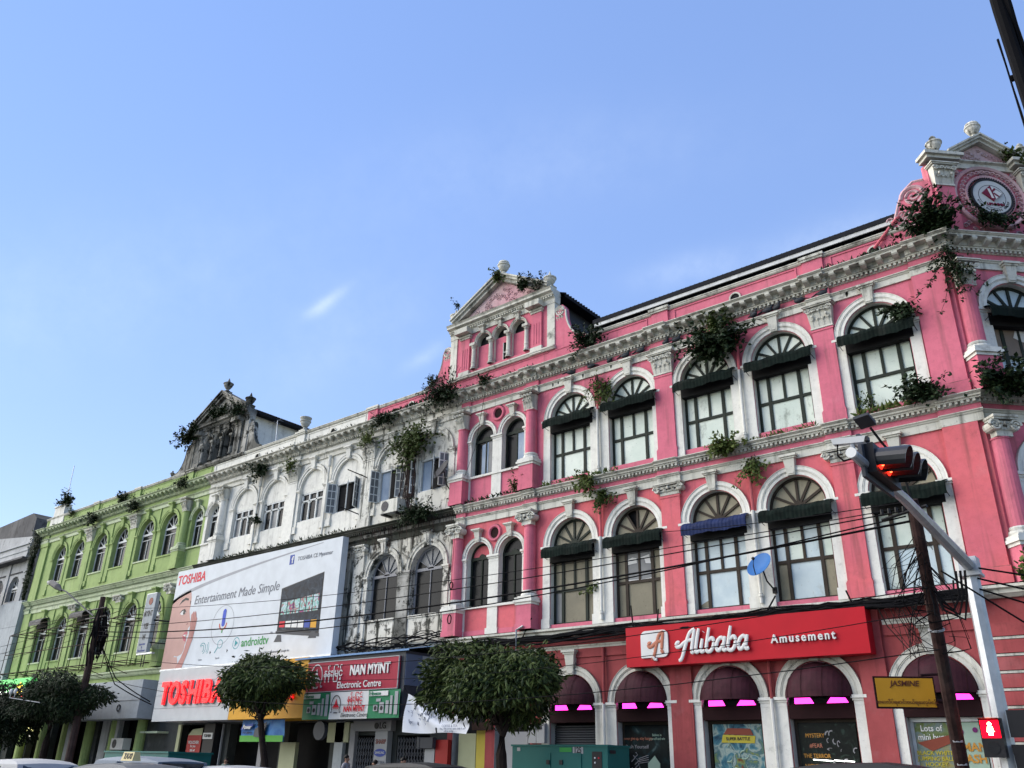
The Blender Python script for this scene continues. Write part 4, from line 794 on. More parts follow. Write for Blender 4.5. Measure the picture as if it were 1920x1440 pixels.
scrap(WX[3], 6.72, [(.6, .1), (.98, .1), (.98, 1.25), (.6, 1.25)], 'pane_tan', .255, name='board'); scrap(WX[3], 6.72, [(-.98, .1), (-.62, .1), (-.64, .7), (-.8, .95), (-.98, .6)], 'pane_tan', .255, name='board'); scrap(WX[2], 6.72, [(-.98, .1), (-.62, .1), (-.64, .35), (-.98, .2)], 'pane_tan', .255, name='board')
scrap(2.05, 12.72, [(-.95, 1.2), (.9, 1.2), (.9, 2.3), (.5, 2.25), (.3, 2.38), (-.1, 2.3), (-.5, 2.4), (-.95, 2.3)], 'cardboard', .235, CH, 'board'); scrap(2.05, 12.72, [(-.2, 1.9), (.1, 1.75), (.35, 1.8), (.5, 2.1), (.2, 2.2), (-.1, 2.15)], 'lettwhite', .22, CH)
scrap(BC-.93, 13.75, [(-.28, .1), (.12, .1), (.12, 1.7), (-.28, 1.6)], 'curtain', .285, name='curtain'); scrap(BC+.93, 13.75, [(.05, .1), (.6, .1), (.6, 1.75), (.05, 1.75)], 'curtain', .285, name='curtain')
rr = random.Random(77)
for x in WX:      # bird droppings and flaked paint on the white band and sills
    for k in range(3): q = rr.uniform(-1.2, 1.2); scrap(x+q, 17.05+rr.random()*.1, [(0, 0), (.05, .02), (.07, .12), (.03, .2), (-.02, .14)], 'moss', -.082, name='stain')
# ------------------------------------------------------------------ white and green buildings of the same row
whiteb = thing('white_building', 'white plaster building with stained arches, between pink and green houses', 'building', (-17, 6, 0))
greenb = thing('green_building', 'lime green arcaded building with white fan windows', 'building', (-40, 6, 0))
LX = [-24.15, -21.15, -17.68, -14.68, -11.21, -8.21]; GX = [-48.57, -45.57, -42.1, -39.1, -35.63, -32.63]; C2 = -28.38
b = MB(); wall(b, C2, -12.95, 12.2, 18.1, [(x, 1.04, 13.65, 15.5, True) for x in LX[:4]]+[(C2+.93, .66, 13.75, 15.55, True)], .3); part('wall', b, ['white', 'white'], whiteb)
b = MB(); wall(b, -12.95, -6.4, 12.2, 18.1, [(x, 1.04, 13.65, 15.5, True) for x in LX[4:]], .3); part('wall', b, ['worn', 'worn'], whiteb)
b = MB(); wall(b, C2, -6.4, 6.3, 12.2, [(x, 1.04, 7.76, 9.88, True) for x in LX[4:]]+[(C2+.93, .66, 7.82, 9.95, True)], .36); part('wall', b, ['old', 'old'], whiteb)
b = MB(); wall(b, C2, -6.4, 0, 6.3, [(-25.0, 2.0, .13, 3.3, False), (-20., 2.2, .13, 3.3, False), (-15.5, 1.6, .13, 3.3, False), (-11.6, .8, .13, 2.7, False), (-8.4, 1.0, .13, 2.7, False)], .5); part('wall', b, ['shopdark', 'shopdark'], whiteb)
sheet('shop_back', 'dark', whiteb, C2+.1, -6.5, .13, 3.4, 1.4); 
b = MB(); b.face([(C2, 16, 0), (-6.4, 16, 0), (-6.4, 16, 18), (C2, 16, 18)]); b.face([(C2, .31, 18.05), (-6.4, .31, 18.05), (-6.4, 16, 18.05), (C2, 16, 18.05)]); part('roof_deck', b, 'grey', whiteb)
b = MB(); wall(b, -52.7, C2, 12.2, 18.1, [(x, .98, 13.65, 15.5, True) for x in GX]+[(C2-.93, .66, 13.75, 15.55, True)]); part('wall', b, ['green', 'green'], greenb)
b = MB(); wall(b, -52.7, C2, 6.3, 12.2, [(x, .98, 7.76, 9.88, True) for x in GX]+[(C2-.93, .66, 7.82, 9.95, True)]); part('wall', b, ['green', 'green'], greenb)
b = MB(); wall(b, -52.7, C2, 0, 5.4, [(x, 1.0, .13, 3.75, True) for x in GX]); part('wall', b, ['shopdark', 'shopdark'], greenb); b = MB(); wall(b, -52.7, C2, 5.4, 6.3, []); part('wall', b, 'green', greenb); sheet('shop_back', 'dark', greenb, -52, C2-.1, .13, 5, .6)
b = MB(); b.face([(-52.7, 0, 0), (-52.7, 16, 0), (-52.7, 16, 18.1), (-52.7, 0, 18.1)]); b.face([(-52.7, 16, 0), (C2, 16, 0), (C2, 16, 18.1), (-52.7, 16, 18.1)]); b.face([(-52.7, .31, 18.05), (C2, .31, 18.05), (C2, 16, 18.05), (-52.7, 16, 18.05)]); part('roof_deck', b, 'grey', greenb)
# white: blind arches, windows
def square_window(parent, u, z, w, h, seed):
    rr = random.Random(seed); b = MB(); b.box(-w, -w+.09, -.05, .05, 0, h); b.box(w-.09, w, -.05, .05, 0, h); b.box(-w, w, -.05, .05, 0, .07); b.box(-w, w, -.05, .05, h-.08, h); b.box(-w, w, -.05, .05, h*.70, h*.70+.08)
    for x in (-w/3, w/3): b.box(x-.05, x+.05, -.05, .05, .07, h-.08)
    o = part('window', b, 'framewhite', parent, MAIN, u, .16, z)
    for k in range(3):
        xa, xb = -w+2*w*k/3+.03, -w+2*w*(k+1)/3-.03; m = 'glass' if k != seed % 3 else 'pane_grey'
        b = MB(); b.face([(xa, .03, .03), (xb, .03, .03), (xb, .03, h*.72), (xa, .03, h*.72)]); sub('pane', b, m, o); b = MB(); b.face([(xa, .03, h*.74), (xb, .03, h*.74), (xb, .03, h), (xa, .03, h)]); sub('pane', b, 'glass', o)
        if m == 'glass':      # light with an arched head
            b = MB(); c = (xa+xb)/2; r = (xb-xa)/2; n = 8
            pts = [(c-r*math.cos(PI*j/n), h*.7-.25+.24*math.sin(PI*j/n)) for j in range(n+1)]
            b.prism([(xa, h*.71)]+[(x, zz) for x, zz in pts]+[(xb, h*.71)], -.01, .02) if False else [b.face([(p[0], -.01, p[1]), (q[0], -.01, q[1]), (q[0], -.01, h*.71), (p[0], -.01, h*.71)]) for p, q in zip(pts, pts[1:])]
            sub('arched_head', b, 'framewhite', o)
def infill(parent, x, z0, z1, mat, w=1.04):
    b = MB(); n = 18; pts = [(x+w*math.cos(PI*j/n), 15.5+w*math.sin(PI*j/n)) for j in range(n+1)]
    b.face([(x-w, .1, z1), (x+w, .1, z1), (x+w, .1, 15.5)]+[(a, .1, c) for a, c in pts[1:-1]]+[(x-w, .1, 15.5)]); part('infill', b, mat, parent)
def casement(parent, u, z, w, h, angs, curtain=False, seed=0):
    b = MB(); b.box(-w, -w+.07, -.05, .08, 0, h); b.box(w-.07, w, -.05, .08, 0, h); b.box(-w, w, -.05, .08, 0, .06); b.box(-w, w, -.05, .08, h-.07, h)
    o = part('window', b, 'framewhite', parent, MAIN, u, .14, z)
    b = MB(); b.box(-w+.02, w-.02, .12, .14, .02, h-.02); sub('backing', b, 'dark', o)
    if curtain:
        b = MB(); n = 10; vs = []
        for i in range(n+1): x = -w+.1+.55*i/n; vs += [(x, .06+.03*math.sin(i*2.1), .06), (x, .06+.03*math.sin(i*2.1), h-.08)]
        b.raw(vs, [(2*i, 2*i+2, 2*i+3, 2*i+1) for i in range(n)]); sub('curtain', b, 'curtain', o)
    lw = .5
    for hx, a in angs:       # hinge x, opening angle (degrees, + swings the leaf right of the hinge)
        s = 1 if a >= 0 else -1; b = MB()
        for q in (0, lw-.05): b.box(q, q+.05, -.02, .02, 0, h)
        for q in (0, h/4-.02, h/2-.02, 3*h/4-.02, h-.05): b.box(0, lw, -.018, .018, q, q+.045)
        b.box(lw/2-.018, lw/2+.018, -.018, .018, 0, h)
        rz = -math.radians(abs(a)) if s > 0 else PI+math.radians(abs(a))
        c = MB(); c.face([(.04, 0, .03), (lw-.04, 0, .03), (lw-.04, 0, h-.03), (.04, 0, h-.03)])
        lf = sub('casement_leaf', b, 'framewhite', o, (hx, -.06, .0)); lf.rotation_euler = (0, 0, rz)
        cp = link('pane', c.mesh('pane', ['pane_grey']), lf, (0, 0, 0), 0, True); 
        # the pane is merged into the leaf to keep three levels
        bpy.data.objects.remove(cp); m_ = lf.data; m_.materials.append(MT['pane_grey'])
        base = len(m_.vertices); d = MB(); d.v = b.v+c.v; d.f = b.f+[tuple(i+len(b.v) for i in f) for f in c.f]; d.mi = [0]*len(b.f)+[1]*len(c.f); lf.data = d.mesh('casement_leaf', ['framewhite', 'pane_grey'])
for i, x in enumerate(LX):
    infill(whiteb, x, 13.65, 15.28, 'white' if i < 4 else 'worn')
    if i < 3: square_window(whiteb, x, 13.66, .98, 1.62, i)
casement(whiteb, LX[3], 13.66, .95, 1.64, ((-.95, -60), (-.1, 35), (.9, 70)), seed=1); casement(whiteb, LX[4], 13.66, 1.0, 1.68, ((-1.0, -70), (-.15, 40), (.95, -35)), True); casement(whiteb, LX[5], 13.66, 1.0, 1.68, ((-1.0, -35), (-.05, 50), (.95, -60)), True)
def old_win(x, m):
    b = MB(); r, H = 1.02, 2.12; window_frame(b, r, H, 0, bars=5, t=.013); b.box(-.02, .02, -.05, .04, .08, H); w = part('window', b, 'lettgrey', whiteb, MAIN, x, .3, 7.76)
    for x0, x1 in ((-.98, 0), (0, .98)): b = MB(); b.face([(x0, 0, .05), (x1, 0, .05), (x1, 0, H), (x0, 0, H)]); sub('pane', b, 'glass', w)
    for k in range(6): b = shift(fan_pane(r-.03, PI*k/6, PI*(k+1)/6), H); sub('pane', b, 'glass' if k in m else 'pane_grey', w)
    b = MB(); b.prism([(-.4, H-.55), (.1, H-.5), (.35, H-.62), (.9, H-.55), (.9, H-.06), (-.4, H-.06)], .005, .012); sub('blind', b, 'pane_grey', w)
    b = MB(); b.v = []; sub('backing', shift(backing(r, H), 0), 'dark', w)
old_win(LX[4], (5, 4)); old_win(LX[5], (0, 5))
for i, x in enumerate(LX):
    m = 'white' if i < 4 else 'worn'
    archivolt(whiteb, MAIN, x, 15.5, 1.06, .28, m); keystone(whiteb, MAIN, x, 15.5, 1.06, .28, 1.60, m)
    if i > 3: archivolt(whiteb, MAIN, x, 9.88, 1.06, .3, 'old'); keystone(whiteb, MAIN, x, 9.88, 1.06, .3, 1.60, 'old'); b = MB(); b.box(x-1.1, x+1.1, -.06, .28, 7.66, 7.78); part('sill', b, 'old', whiteb)
for (a, c), m in (((LX[0]+1.08, LX[1]-1.08), 'white'), ((LX[2]+1.08, LX[3]-1.08), 'white'), ((LX[4]+1.08, LX[5]-1.08), 'worn')): pier(whiteb, MAIN, a, c, 13.0, 15.5, m, .07)
for x, m in ((LX[0]-1.42, 'white'), (LX[1]+1.06, 'white'), (LX[2]-1.42, 'white'), (LX[3]+1.06, 'white'), (LX[4]-1.42, 'worn'), (LX[5]+1.06, 'worn')): pier(whiteb, MAIN, x, x+.36, 13.0, 15.5, m, .05)
pier(whiteb, MAIN, LX[4]+1.08, LX[5]-1.08, 6.6, 9.88, 'black', .06); pier(whiteb, MAIN, LX[4]-1.42, LX[4]-1.06, 6.6, 9.88, 'old'); pier(whiteb, MAIN, LX[5]+1.06, LX[5]+1.42, 6.6, 9.88, 'old')
for x in (-19.42, -12.95): pilaster(whiteb, MAIN, x, 12.42, 17.02, .86, 'white' if x < -15 else 'worn', 'c', 'cream' if x < -15 else 'worn')
pilaster(whiteb, MAIN, -12.95, 6.58, 11.5, .7, 'old', 'i', 'old')
for par, x, m, cm in ((whiteb, C2+2.12, 'white', 'cream'), (greenb, C2-2.12, 'green', 'cream')): column(par, MAIN, x, 13.82, 17.02, m, 'c', ped=12.42, trim='white' if m == 'white' else 'greentrim'); column(par, MAIN, x, 7.85, 11.5, m, 'i', ped=6.58, trim='white' if m == 'white' else 'greentrim')
entab(whiteb, MAIN, C2, -12.5, TOP, 'white', 'cream', 0, 0, [(-19.85, -18.99)], modstuff=True); entab(whiteb, MAIN, -12.5, -6.42, TOP, 'worn', 'worn', 0, 0, modstuff=True); entab(whiteb, MAIN, C2, -12.9, MIDL, 'moss', 'moss', 0, 0, mods=False); entab(whiteb, MAIN, -12.9, -6.42, MIDL, 'black', 'moss', 0, 0, mods=False)
entab(greenb, MAIN, -52.7, C2, TOP, 'green', 'greentrim', 0, 0, [(-52.7, -51.2)], modstuff=True); entab(greenb, MAIN, -52.7, C2, MIDL, 'greentrim', 'greentrim', 0, 0, [(-52.7, -51.4)], mods=False)
for par, a, c, m in ((whiteb, C2, -6.42, 'old'), (greenb, -52.7, C2, 'greentrim')): b = MB(); b.ext([(.02, 6.2), (-.10, 6.2), (-.2, 6.28), (-.24, 6.4), (-.36, 6.44), (-.36, 6.52), (.02, 6.58)], a, c); part('cornice', b, m, par)
parapet(whiteb, MAIN, C2, -13.46, 'white', 'cream', (-19.3,), circ=(-16.4, -23.6)); parapet(greenb, MAIN, -52.6, C2, 'green', 'cream', (-44.0, -37.9, -31.1))
b = MB(); b.box(-51.9, -49.6, -.06, .5, 18.1, 19.2); b.box(-51.7, -49.9, -.02, .48, 19.2, 19.95); b.box(-51.8, -49.8, -.08, .5, 19.95, 20.05); part('parapet_pier', b, 'white', greenb)
urn('roof_urn', 'white bowl urn standing alone on the white parapet pier', -19.3, .1, 19.18, .98, 'cream', 2)
gable(whiteb, C2, 'black', 'black', 'black', plain_=True)
attic(whiteb, C2, 5.6, 'white')
for x, z, lb in ((C2+.1, 23.98, 'blackened stone urn on the peak of the black gable'), (C2+3.1, 22.12, 'blackened stone urn on the right end of the black gable')): urn('roof_urn', lb, x, -.1, z, 1.02, 'black', 3)
urn('roof_urn', 'low blackened stone urn left of the black gable by the green parapet', C2-5.5, .1, 19.15, .5, 'black', 0)
# twin narrow arches of the second gabled bay: left leaf green, right leaf white
for par, s, m in ((greenb, -.93, 'greentrim'), (whiteb, .93, 'white')):
    for sp, si in ((15.55, 13.75), (9.95, 7.82)):
        archivolt(par, MAIN, C2+s, sp, .68, .2, m); keystone(par, MAIN, C2+s, sp, .68, .2, 1.1, m, .8); fan_window(par, MAIN, C2+s, si, .65, sp-si, 'framewhite')
        b = MB(); b.box(*sorted((C2+s-.9, C2+s+.9)), -.1, .28, si-.1, si); part('sill', b, m, par)
for i, x in enumerate(GX):
    for sp, si in ((15.5, 13.65), (9.88, 7.76)):
        archivolt(greenb, MAIN, x, sp, 1.0, .26, 'green'); keystone(greenb, MAIN, x, sp, 1.0, .26, 1.52, 'green'); fan_window(greenb, MAIN, x, si, .97, sp-si, 'framewhite')
        b = MB(); b.box(x-1.0, x+1.0, -.06, .28, si-.1, si); part('sill', b, 'green' if i % 2 else 'greentrim', greenb)
        for a in (x-1.36, x+1.02): pier(greenb, MAIN, a, a+.34, si-.9, sp, 'green', .05)
    archivolt(greenb, MAIN, x, 3.75, 1.02, .26, 'greentrim')
for x in (-43.84, -37.37): pilaster(greenb, MAIN, x, 12.42, 17.02, .8, 'green', 'c'); pilaster(greenb, MAIN, x, 6.58, 11.5, .7, 'green', 'i')
for x in (-47.07, -40.6, -34.13):
    for z0, z1 in ((16.0, 17.0), (10.4, 11.45)): b = MB(); b.box(x-.06, x+.06, -.07, .02, z0, z1); part('rib', b, 'green', greenb)
b = MB(); b.box(-52.2, -51.0, -.14, .02, 12.42, 17.02); b.box(-52.2, -51.0, -.14, .02, 6.58, 11.5); b.box(-52.3, -50.9, -.2, .02, 16.7, 17.0); part('pilaster', b, 'green', greenb)
for x in (-50.9, -47.07, -43.84, -40.6, -37.37, -34.13, -31.0): b = MB(); b.lathe([(.3, 0), (.3, 4.6), (.34, 4.7), (.34, 4.8), (.3, 4.85), (.42, 5.2), (.42, 5.35)], 12, x, -.16, .13); part('column', b, 'green', greenb)
# ------------------------------------------------------------------ neighbour at the far left and dark block behind
lb = thing('grey_building', 'grey concrete building with arched windows at the far left', 'building', (-60, 5, 0))
b = MB(); wall(b, -72, -53.9, 0, 16.4, [(-56.2, .95, 12.9, 14.0, True), (-59.3, .95, 12.9, 14.0, True), (-62.4, .95, 12.9, 14.0, True)]); b.face([(-53.9, 0, 0), (-53.9, 14, 0), (-53.9, 14, 16.4), (-53.9, 0, 16.4)]); part('wall', b, ['grey', 'grey'], lb)
b = MB(); b.hexa([(-72, -.5, 16.2), (-53.9, -.5, 16.2), (-53.9, .3, 16.2), (-72, .3, 16.2)], [(-72, -.3, 19.9), (-53.9, -.3, 17.9), (-53.9, .3, 17.9), (-72, .3, 19.9)]); part('parapet', b, 'grey', lb)
for z in (16.75, 17.3): b = MB(); b.box(-72, -53.95, -.49, -.3, z, z+.05); part('board_joint', b, 'panelgrey', lb)
b = MB(); b.box(-72, -53.88, -.75, .1, 16.05, 16.2); part('eave', b, 'darkstone', lb)
for x in (-56.2, -59.3, -62.4): fan_window(lb, MAIN, x, 12.9, .93, 1.1, 'framewhite'); b = MB(); b.box(x-1.2, x+1.2, -.1, .02, 15.15, 15.22); part('hood', b, 'darkstone', lb)
for x in (-54.4, -57.75, -60.85): b = MB(); b.box(x-.28, x+.28, -.09, .02, 12.5, 16.05); part('pilaster', b, 'grey', lb)
for i in range(3):
    for j in range(3): b = MB(); b.box(-59.6+2.4*j, -57.22+2.4*j, -.45, -.3, 6.7+1.97*i, 8.65+1.97*i); part('panel', b, 'panelgrey', lb)
b = MB(); b.box(-59.7, -52.35, -.31, -.0, 6.6, 12.62); part('panel_frame', b, 'grey', lb)
o = thing('satellite_dish', 'black dish in front of the arched window of grey building', 'satellite dish', (-57.2, -.9, 12.6)); b = MB(); b.lathe([(.02, 0), (.5, .1), (.95, .34)], 18); d = part('dish', b, 'dishdark', o, MAIN, -57.0, -.9, 13.4); d.rotation_euler = (math.radians(70), 0, .4); b = MB(); b.tube([(-57, -.9, 13.4), (-57, -.5, 12.6)], .05, 6); part('mast', b, 'black_metal', o)
b = MB(); b.box(-76, -63.2, 3, 12, 10, 21.7); b.hexa([(-76, 3, 21.7), (-63.2, 3, 21.7), (-63.2, 12, 21.7), (-76, 12, 21.7)], [(-76, 3, 21.9), (-64.2, 3, 22.3), (-64.2, 12, 22.3), (-76, 12, 21.9)]); solo('rooftop_block', b, 'darkstone', 'dark stained concrete block rising behind the grey building', 'building')
# ------------------------------------------------------------------ signs
bb = thing('billboard', 'huge white TOSHIBA billboard with a whispering woman and television', 'billboard', (-21, -.5, 6.3))
BX0, BX1, BZ0, BZ1, BY = -29.0, -13.58, 6.27, 11.98, -.78
b = MB(); b.box(BX0, BX1, BY, -.4, BZ0, BZ1); part('board', b, 'bill', bb)
b = MB(); b.box(BX0-.03, BX1+.03, BY-.04, -.38, BZ0-.12, BZ0); part('bottom_frame', b, 'steel', bb)
bw, bh = BX1-BX0, BZ1-BZ0
def bp(s, t): return (BX0+bw*s, BZ0+bh*t)      # fractions of the printed face
def pr(name, pts, mat, k=1, par=None): b = MB(); b.prism([bp(*q) for q in pts], BY-.003*k-.002, BY-.003*k+.002); return part(name, b, mat, par or bb)
def bt(body, s, t, size, mat, **kw): x, z = bp(s, t); return text('lettering', body, size, mat, bb, x, BY-.008, z, depth=.003, **kw)
n = 24; sw = [(f, .70+.34*f**.62*(1-.12*f)) for f in [k/n*.9 for k in range(n+1)]]
pr('swoosh', [(a, c) for a, c in sw]+[(a, c-.042*(1-a*.95)) for a, c in reversed(sw)], 'swoosh')
bt('TOSHIBA', .105, .895, .78, 'toshred', shear=.12, bold=.022, wide=.95); bt('Entertainment Made Simple', .42, .655, .72, 'txtgrey', shear=.18, wide=1.02); bt('TOSHIBA CE Myanmar', .862, .875, .30, 'txtgrey', shear=.12)
pr('facebook_tile', [(.725, .835), (.75, .835), (.75, .925), (.725, .925)], 'fblue'); bt('f', .741, .875, .5, 'lettwhite', bold=.03)
bt('androidtv', .585, .175, .62, 'agreen', bold=.012); bt('Android TV is a trademark of Google Inc.', .70, .065, .16, 'txtgrey', bold=-.002); bt('TM', .675, .235, .14, 'txtgrey')
def oval(cs, ct, rs, rt_, a0=0, a1=2*PI, n=30): return [(cs+rs*math.cos(a0+(a1-a0)*k/n), ct+rt_*math.sin(a0+(a1-a0)*k/n)) for k in range(n)]
def ringp(name, cs, ct, r, w, mat, a0=0., a1=2*PI, sx=1., sz=1., k=1): x, z = bp(cs, ct); b = MB(); b.ring([(r-w, BY-.003*k-.002), (r, BY-.003*k-.002), (r, BY-.003*k+.002), (r-w, BY-.003*k+.002)], a0, a1, 32, x, z, sx, sz); return part(name, b, mat, bb)
ringp('mic_circle', .372, .37, 1.08, .03, 'swoosh'); x, z = bp(.375, .42)
b = MB(); b.prism([(x+.16*math.cos(a), z+.42+.16*math.sin(a)) for a in [PI*k/10 for k in range(11)]]+[(x-.16+.16*math.cos(PI+a)+.16, z-.22+.16*math.sin(PI+a)) for a in [PI*k/10 for k in range(11)]], BY-.012, BY-.006); part('mic', b, 'micblue', bb)
ringp('mic_cradle', .375, .385, .38, .085, 'micred', PI, 2*PI, k=3); b = MB(); b.box(x-.05, x+.05, BY-.012, BY-.006, z-.72, z-.55); part('mic_stem', b, 'agreen', bb)
for q, r_ in ((.03, .32), (.0, .2)): ringp('ear_icon', .262+q*.1, .165, r_, .035, 'teal', -1.2, 2.6)
for k in range(2): ringp('sound_icon', .275, .165, .36+.13*k, .03, 'teal', -.7, .7)
ringp('search_icon', .375, .19, .24, .035, 'teal'); x, z = bp(.375, .19); b = MB(); b.prism([(x-.2, z-.16), (x-.16, z-.2), (x-.4, z-.47), (x-.44, z-.43)], BY-.01, BY-.006); part('search_handle', b, 'teal', bb)
ringp('play_icon', .475, .18, .31, .035, 'teal'); x, z = bp(.475, .18); b = MB(); b.prism([(x-.1, z-.16), (x+.18, z), (x-.1, z+.16)], BY-.01, BY-.006); part('play_arrow', b, 'teal', bb)
for s in (.318, .424): x, z = bp(s, .12); b = MB(); b.prism([(x, z-.09), (x+.12, z), (x, z+.09)], BY-.01, BY-.006); part('arrow', b, 'ink', bb)
bt('Listen', .262, .06, .15, 'swoosh'); bt('Search', .372, .06, .15, 'swoosh'); bt('Play', .475, .06, .15, 'swoosh')
# printed television
X = lambda q: [(.705+(a-.672)*.86, c) for a, c in q]
tv = X([(.672, .615), (.92, .70), (.925, .20), (.675, .255)])
pr('tv_edge', X([(.668, .625), (.926, .712), (.932, .17), (.671, .235)]), 'ink', 1); pr('tv_screen', tv, 'art_tv', 3); pr('tv_base', X([(.665, .245), (.935, .18), (.935, .155), (.665, .222)]), 'slate', 4)
for k in range(6):
    s0 = .683+k*.039; s1 = s0+.034; sl_ = lambda s, t: .255+(s-.675)/.25*(-.055)+t*(.36+(s-.675)/.25*.14)
    pr('tv_tile', X([(s0, sl_(s0, .36)), (s1, sl_(s1, .36)), (s1, sl_(s1, .66)), (s0, sl_(s0, .66))]), 'art_tiles', 5); pr('tv_tile', X([(s0, sl_(s0, .06)), (s1, sl_(s1, .06)), (s1, sl_(s1, .2)), (s0, sl_(s0, .2))]), ['toshred', 'lettwhite', 'lettwhite', 'lettwhite', 'fblue', 'yellow'][k], 5)
for s in (.69, .90): pr('tv_foot', X([(s-.012, .21), (s+.012, .205), (s+.02, .145), (s-.03, .15)]), 'slate', 3)
# printed face and hand at the left edge
pr('face_print', [(0, .70), (.045, .735), (.085, .76), (.118, .775), (.130, .70), (.1335, .62), (.131, .565), (.141, .50), (.152, .445), (.158, .425), (.150, .40), (.142, .385), (.1435, .355), (.147, .33), (.140, .30), (.1445, .275), (.143, .245), (.138, .225), (.139, .18), (.128, .135), (.10, .115), (.08, .125), (.06, .085), (.055, .0), (0, 0)], 'skin', 1)
pr('neck_print', [(.05, .12), (.10, .11), (.118, .0), (.055, .0), (.03, .0), (.02, .06)], 'skin', 2)
pr('hand_print', [(.150, .515), (.165, .55), (.172, .53), (.176, .55), (.183, .53), (.188, .49), (.196, .47), (.192, .36), (.188, .28), (.170, .15), (.145, .0), (.100, .0), (.128, .10), (.142, .17), (.148, .25), (.155, .30), (.158, .40)], 'skinhand', 4)
for q in ([(.165, .535), (.1675, .535), (.172, .31), (.1695, .31)], [(.177, .53), (.1795, .53), (.180, .28), (.1775, .28)], [(.153, .50), (.1555, .50), (.160, .33), (.1575, .33)], [(.187, .47), (.189, .47), (.188, .30), (.186, .30)]): pr('finger_line', q, 'skind', 6)
pr('eyebrow_print', [(.05, .635), (.066, .685), (.09, .705), (.113, .69), (.112, .67), (.09, .678), (.068, .66)], 'ink', 3); pr('eye_print', [(.068, .545), (.08, .572), (.097, .575), (.107, .55), (.095, .53), (.08, .53)], 'lettwhite', 3); pr('iris_print', oval(.096, .553, .007, .022, n=14), 'ink', 5); pr('eyelid_print', [(.064, .55), (.08, .583), (.098, .588), (.110, .555), (.108, .552), (.097, .574), (.08, .57)], 'ink', 6); pr('eyebrow_print', [(.126, .665), (.131, .66), (.1305, .625), (.127, .63)], 'ink', 3)
pr('lips_print', [(.112, .325), (.126, .348), (.138, .352), (.146, .335), (.136, .325)], 'lips', 3); pr('lips_print', [(.112, .322), (.132, .305), (.142, .28), (.140, .255), (.128, .262), (.118, .29)], 'lips', 3); pr('teeth_print', [(.114, .323), (.136, .325), (.131, .305)], 'lettwhite', 4); pr('nostril_print', [(.123, .428), (.134, .44), (.139, .43), (.13, .42)], 'skind', 3)
# lower fascia signs on the canopy
ts = thing('shop_sign', 'white lower TOSHIBA sign with glowing red raised letters', 'sign', (-23, -1.9, 3.4))
SY = -1.95
for k in range(4): b = MB(); b.box(-26.85, -19.6, SY, SY+.1, 3.37+k*.66, 3.37+(k+1)*.66-.015); part('panel', b, 'signwhite', ts)
b = MB(); b.box(-26.85, -19.6, SY+.101, 0, 3.38, 5.98); part('sign_box', b, 'steel', ts)
for i, (ch, x) in enumerate(zip('TOSHIBA', (-25.75, -24.8, -23.9, -22.95, -22.3, -21.65, -20.72))): text('letter', ch, 1.55, 'lit_red', ts, x, SY-.12, 4.72, depth=.05, shear=.06, bold=.035, wide=.82); text('letter_return', ch, 1.55, 'lettgrey', ts, x+.04, SY-.03, 4.68, depth=.04, shear=.06, bold=.04, wide=.82)
ys = thing('shop_sign', 'plain yellow fascia sign mostly hidden behind a clipped tree', 'sign', (-16.6, -1.9, 3.4)); b = MB(); b.box(-19.58, -13.66, SY, 0, 3.37, 6.02); part('sign_box', b, 'yellow', ys)
for i, (ch, x) in enumerate(zip('CENTRE', (-18.0, -17.3, -16.6, -15.9, -15.2, -14.6))): text('letter', ch, .62, 'lit_red', ys, x, SY-.08, 4.42, depth=.04, bold=.03)
cn_ = thing('shop_canopy', 'dark box canopy with a blue tin roof above the electronics shop', 'canopy', (-10.3, -1, 3.3))
b = MB(); b.box(-13.64, -7.22, -1.9, 0, 3.3, 5.92); part('canopy_box', b, 'slate', cn_)
for k in range(2): b = MB(); b.box(-7.215, -7.19, -1.88+.95*k, -.96+.95*k, 4.55, 5.8); part('side_panel', b, 'bluegrey' if k == 0 else 'panelgrey', cn_)
b = MB(); nn = 40
for k in range(nn): x0, x1 = -14.6+7.7*k/nn, -14.6+7.7*(k+1)/nn; h_ = .02*(k % 2); b.face([(x0, -2.05, 5.96+h_), (x1, -2.05, 5.96+.02-h_), (x1, .0, 6.32+.02-h_), (x0, .0, 6.32+h_)])
b.box(-14.6, -6.9, -2.05, -2.03, 5.90, 5.97); part('tin_roof', b, 'bluetin', cn_)
nm = thing('shop_sign', 'dark red NAN MYINT Electronic Centre sign with a pagoda emblem', 'sign', (-10.5, -2, 4.4))
NY = -2.02
b = MB(); b.box(-13.55, -7.48, NY, -1.91, 4.43, 5.72); part('sign_box', b, 'nanred', nm)
for q in ((-13.57, -7.46, 5.70, 5.735), (-13.57, -7.46, 4.41, 4.44), (-7.49, -7.455, 4.44, 5.70)): b = MB(); b.box(q[0], q[1], NY-.02, NY+.03, q[2], q[3]); part('trim', b, 'tin', nm)
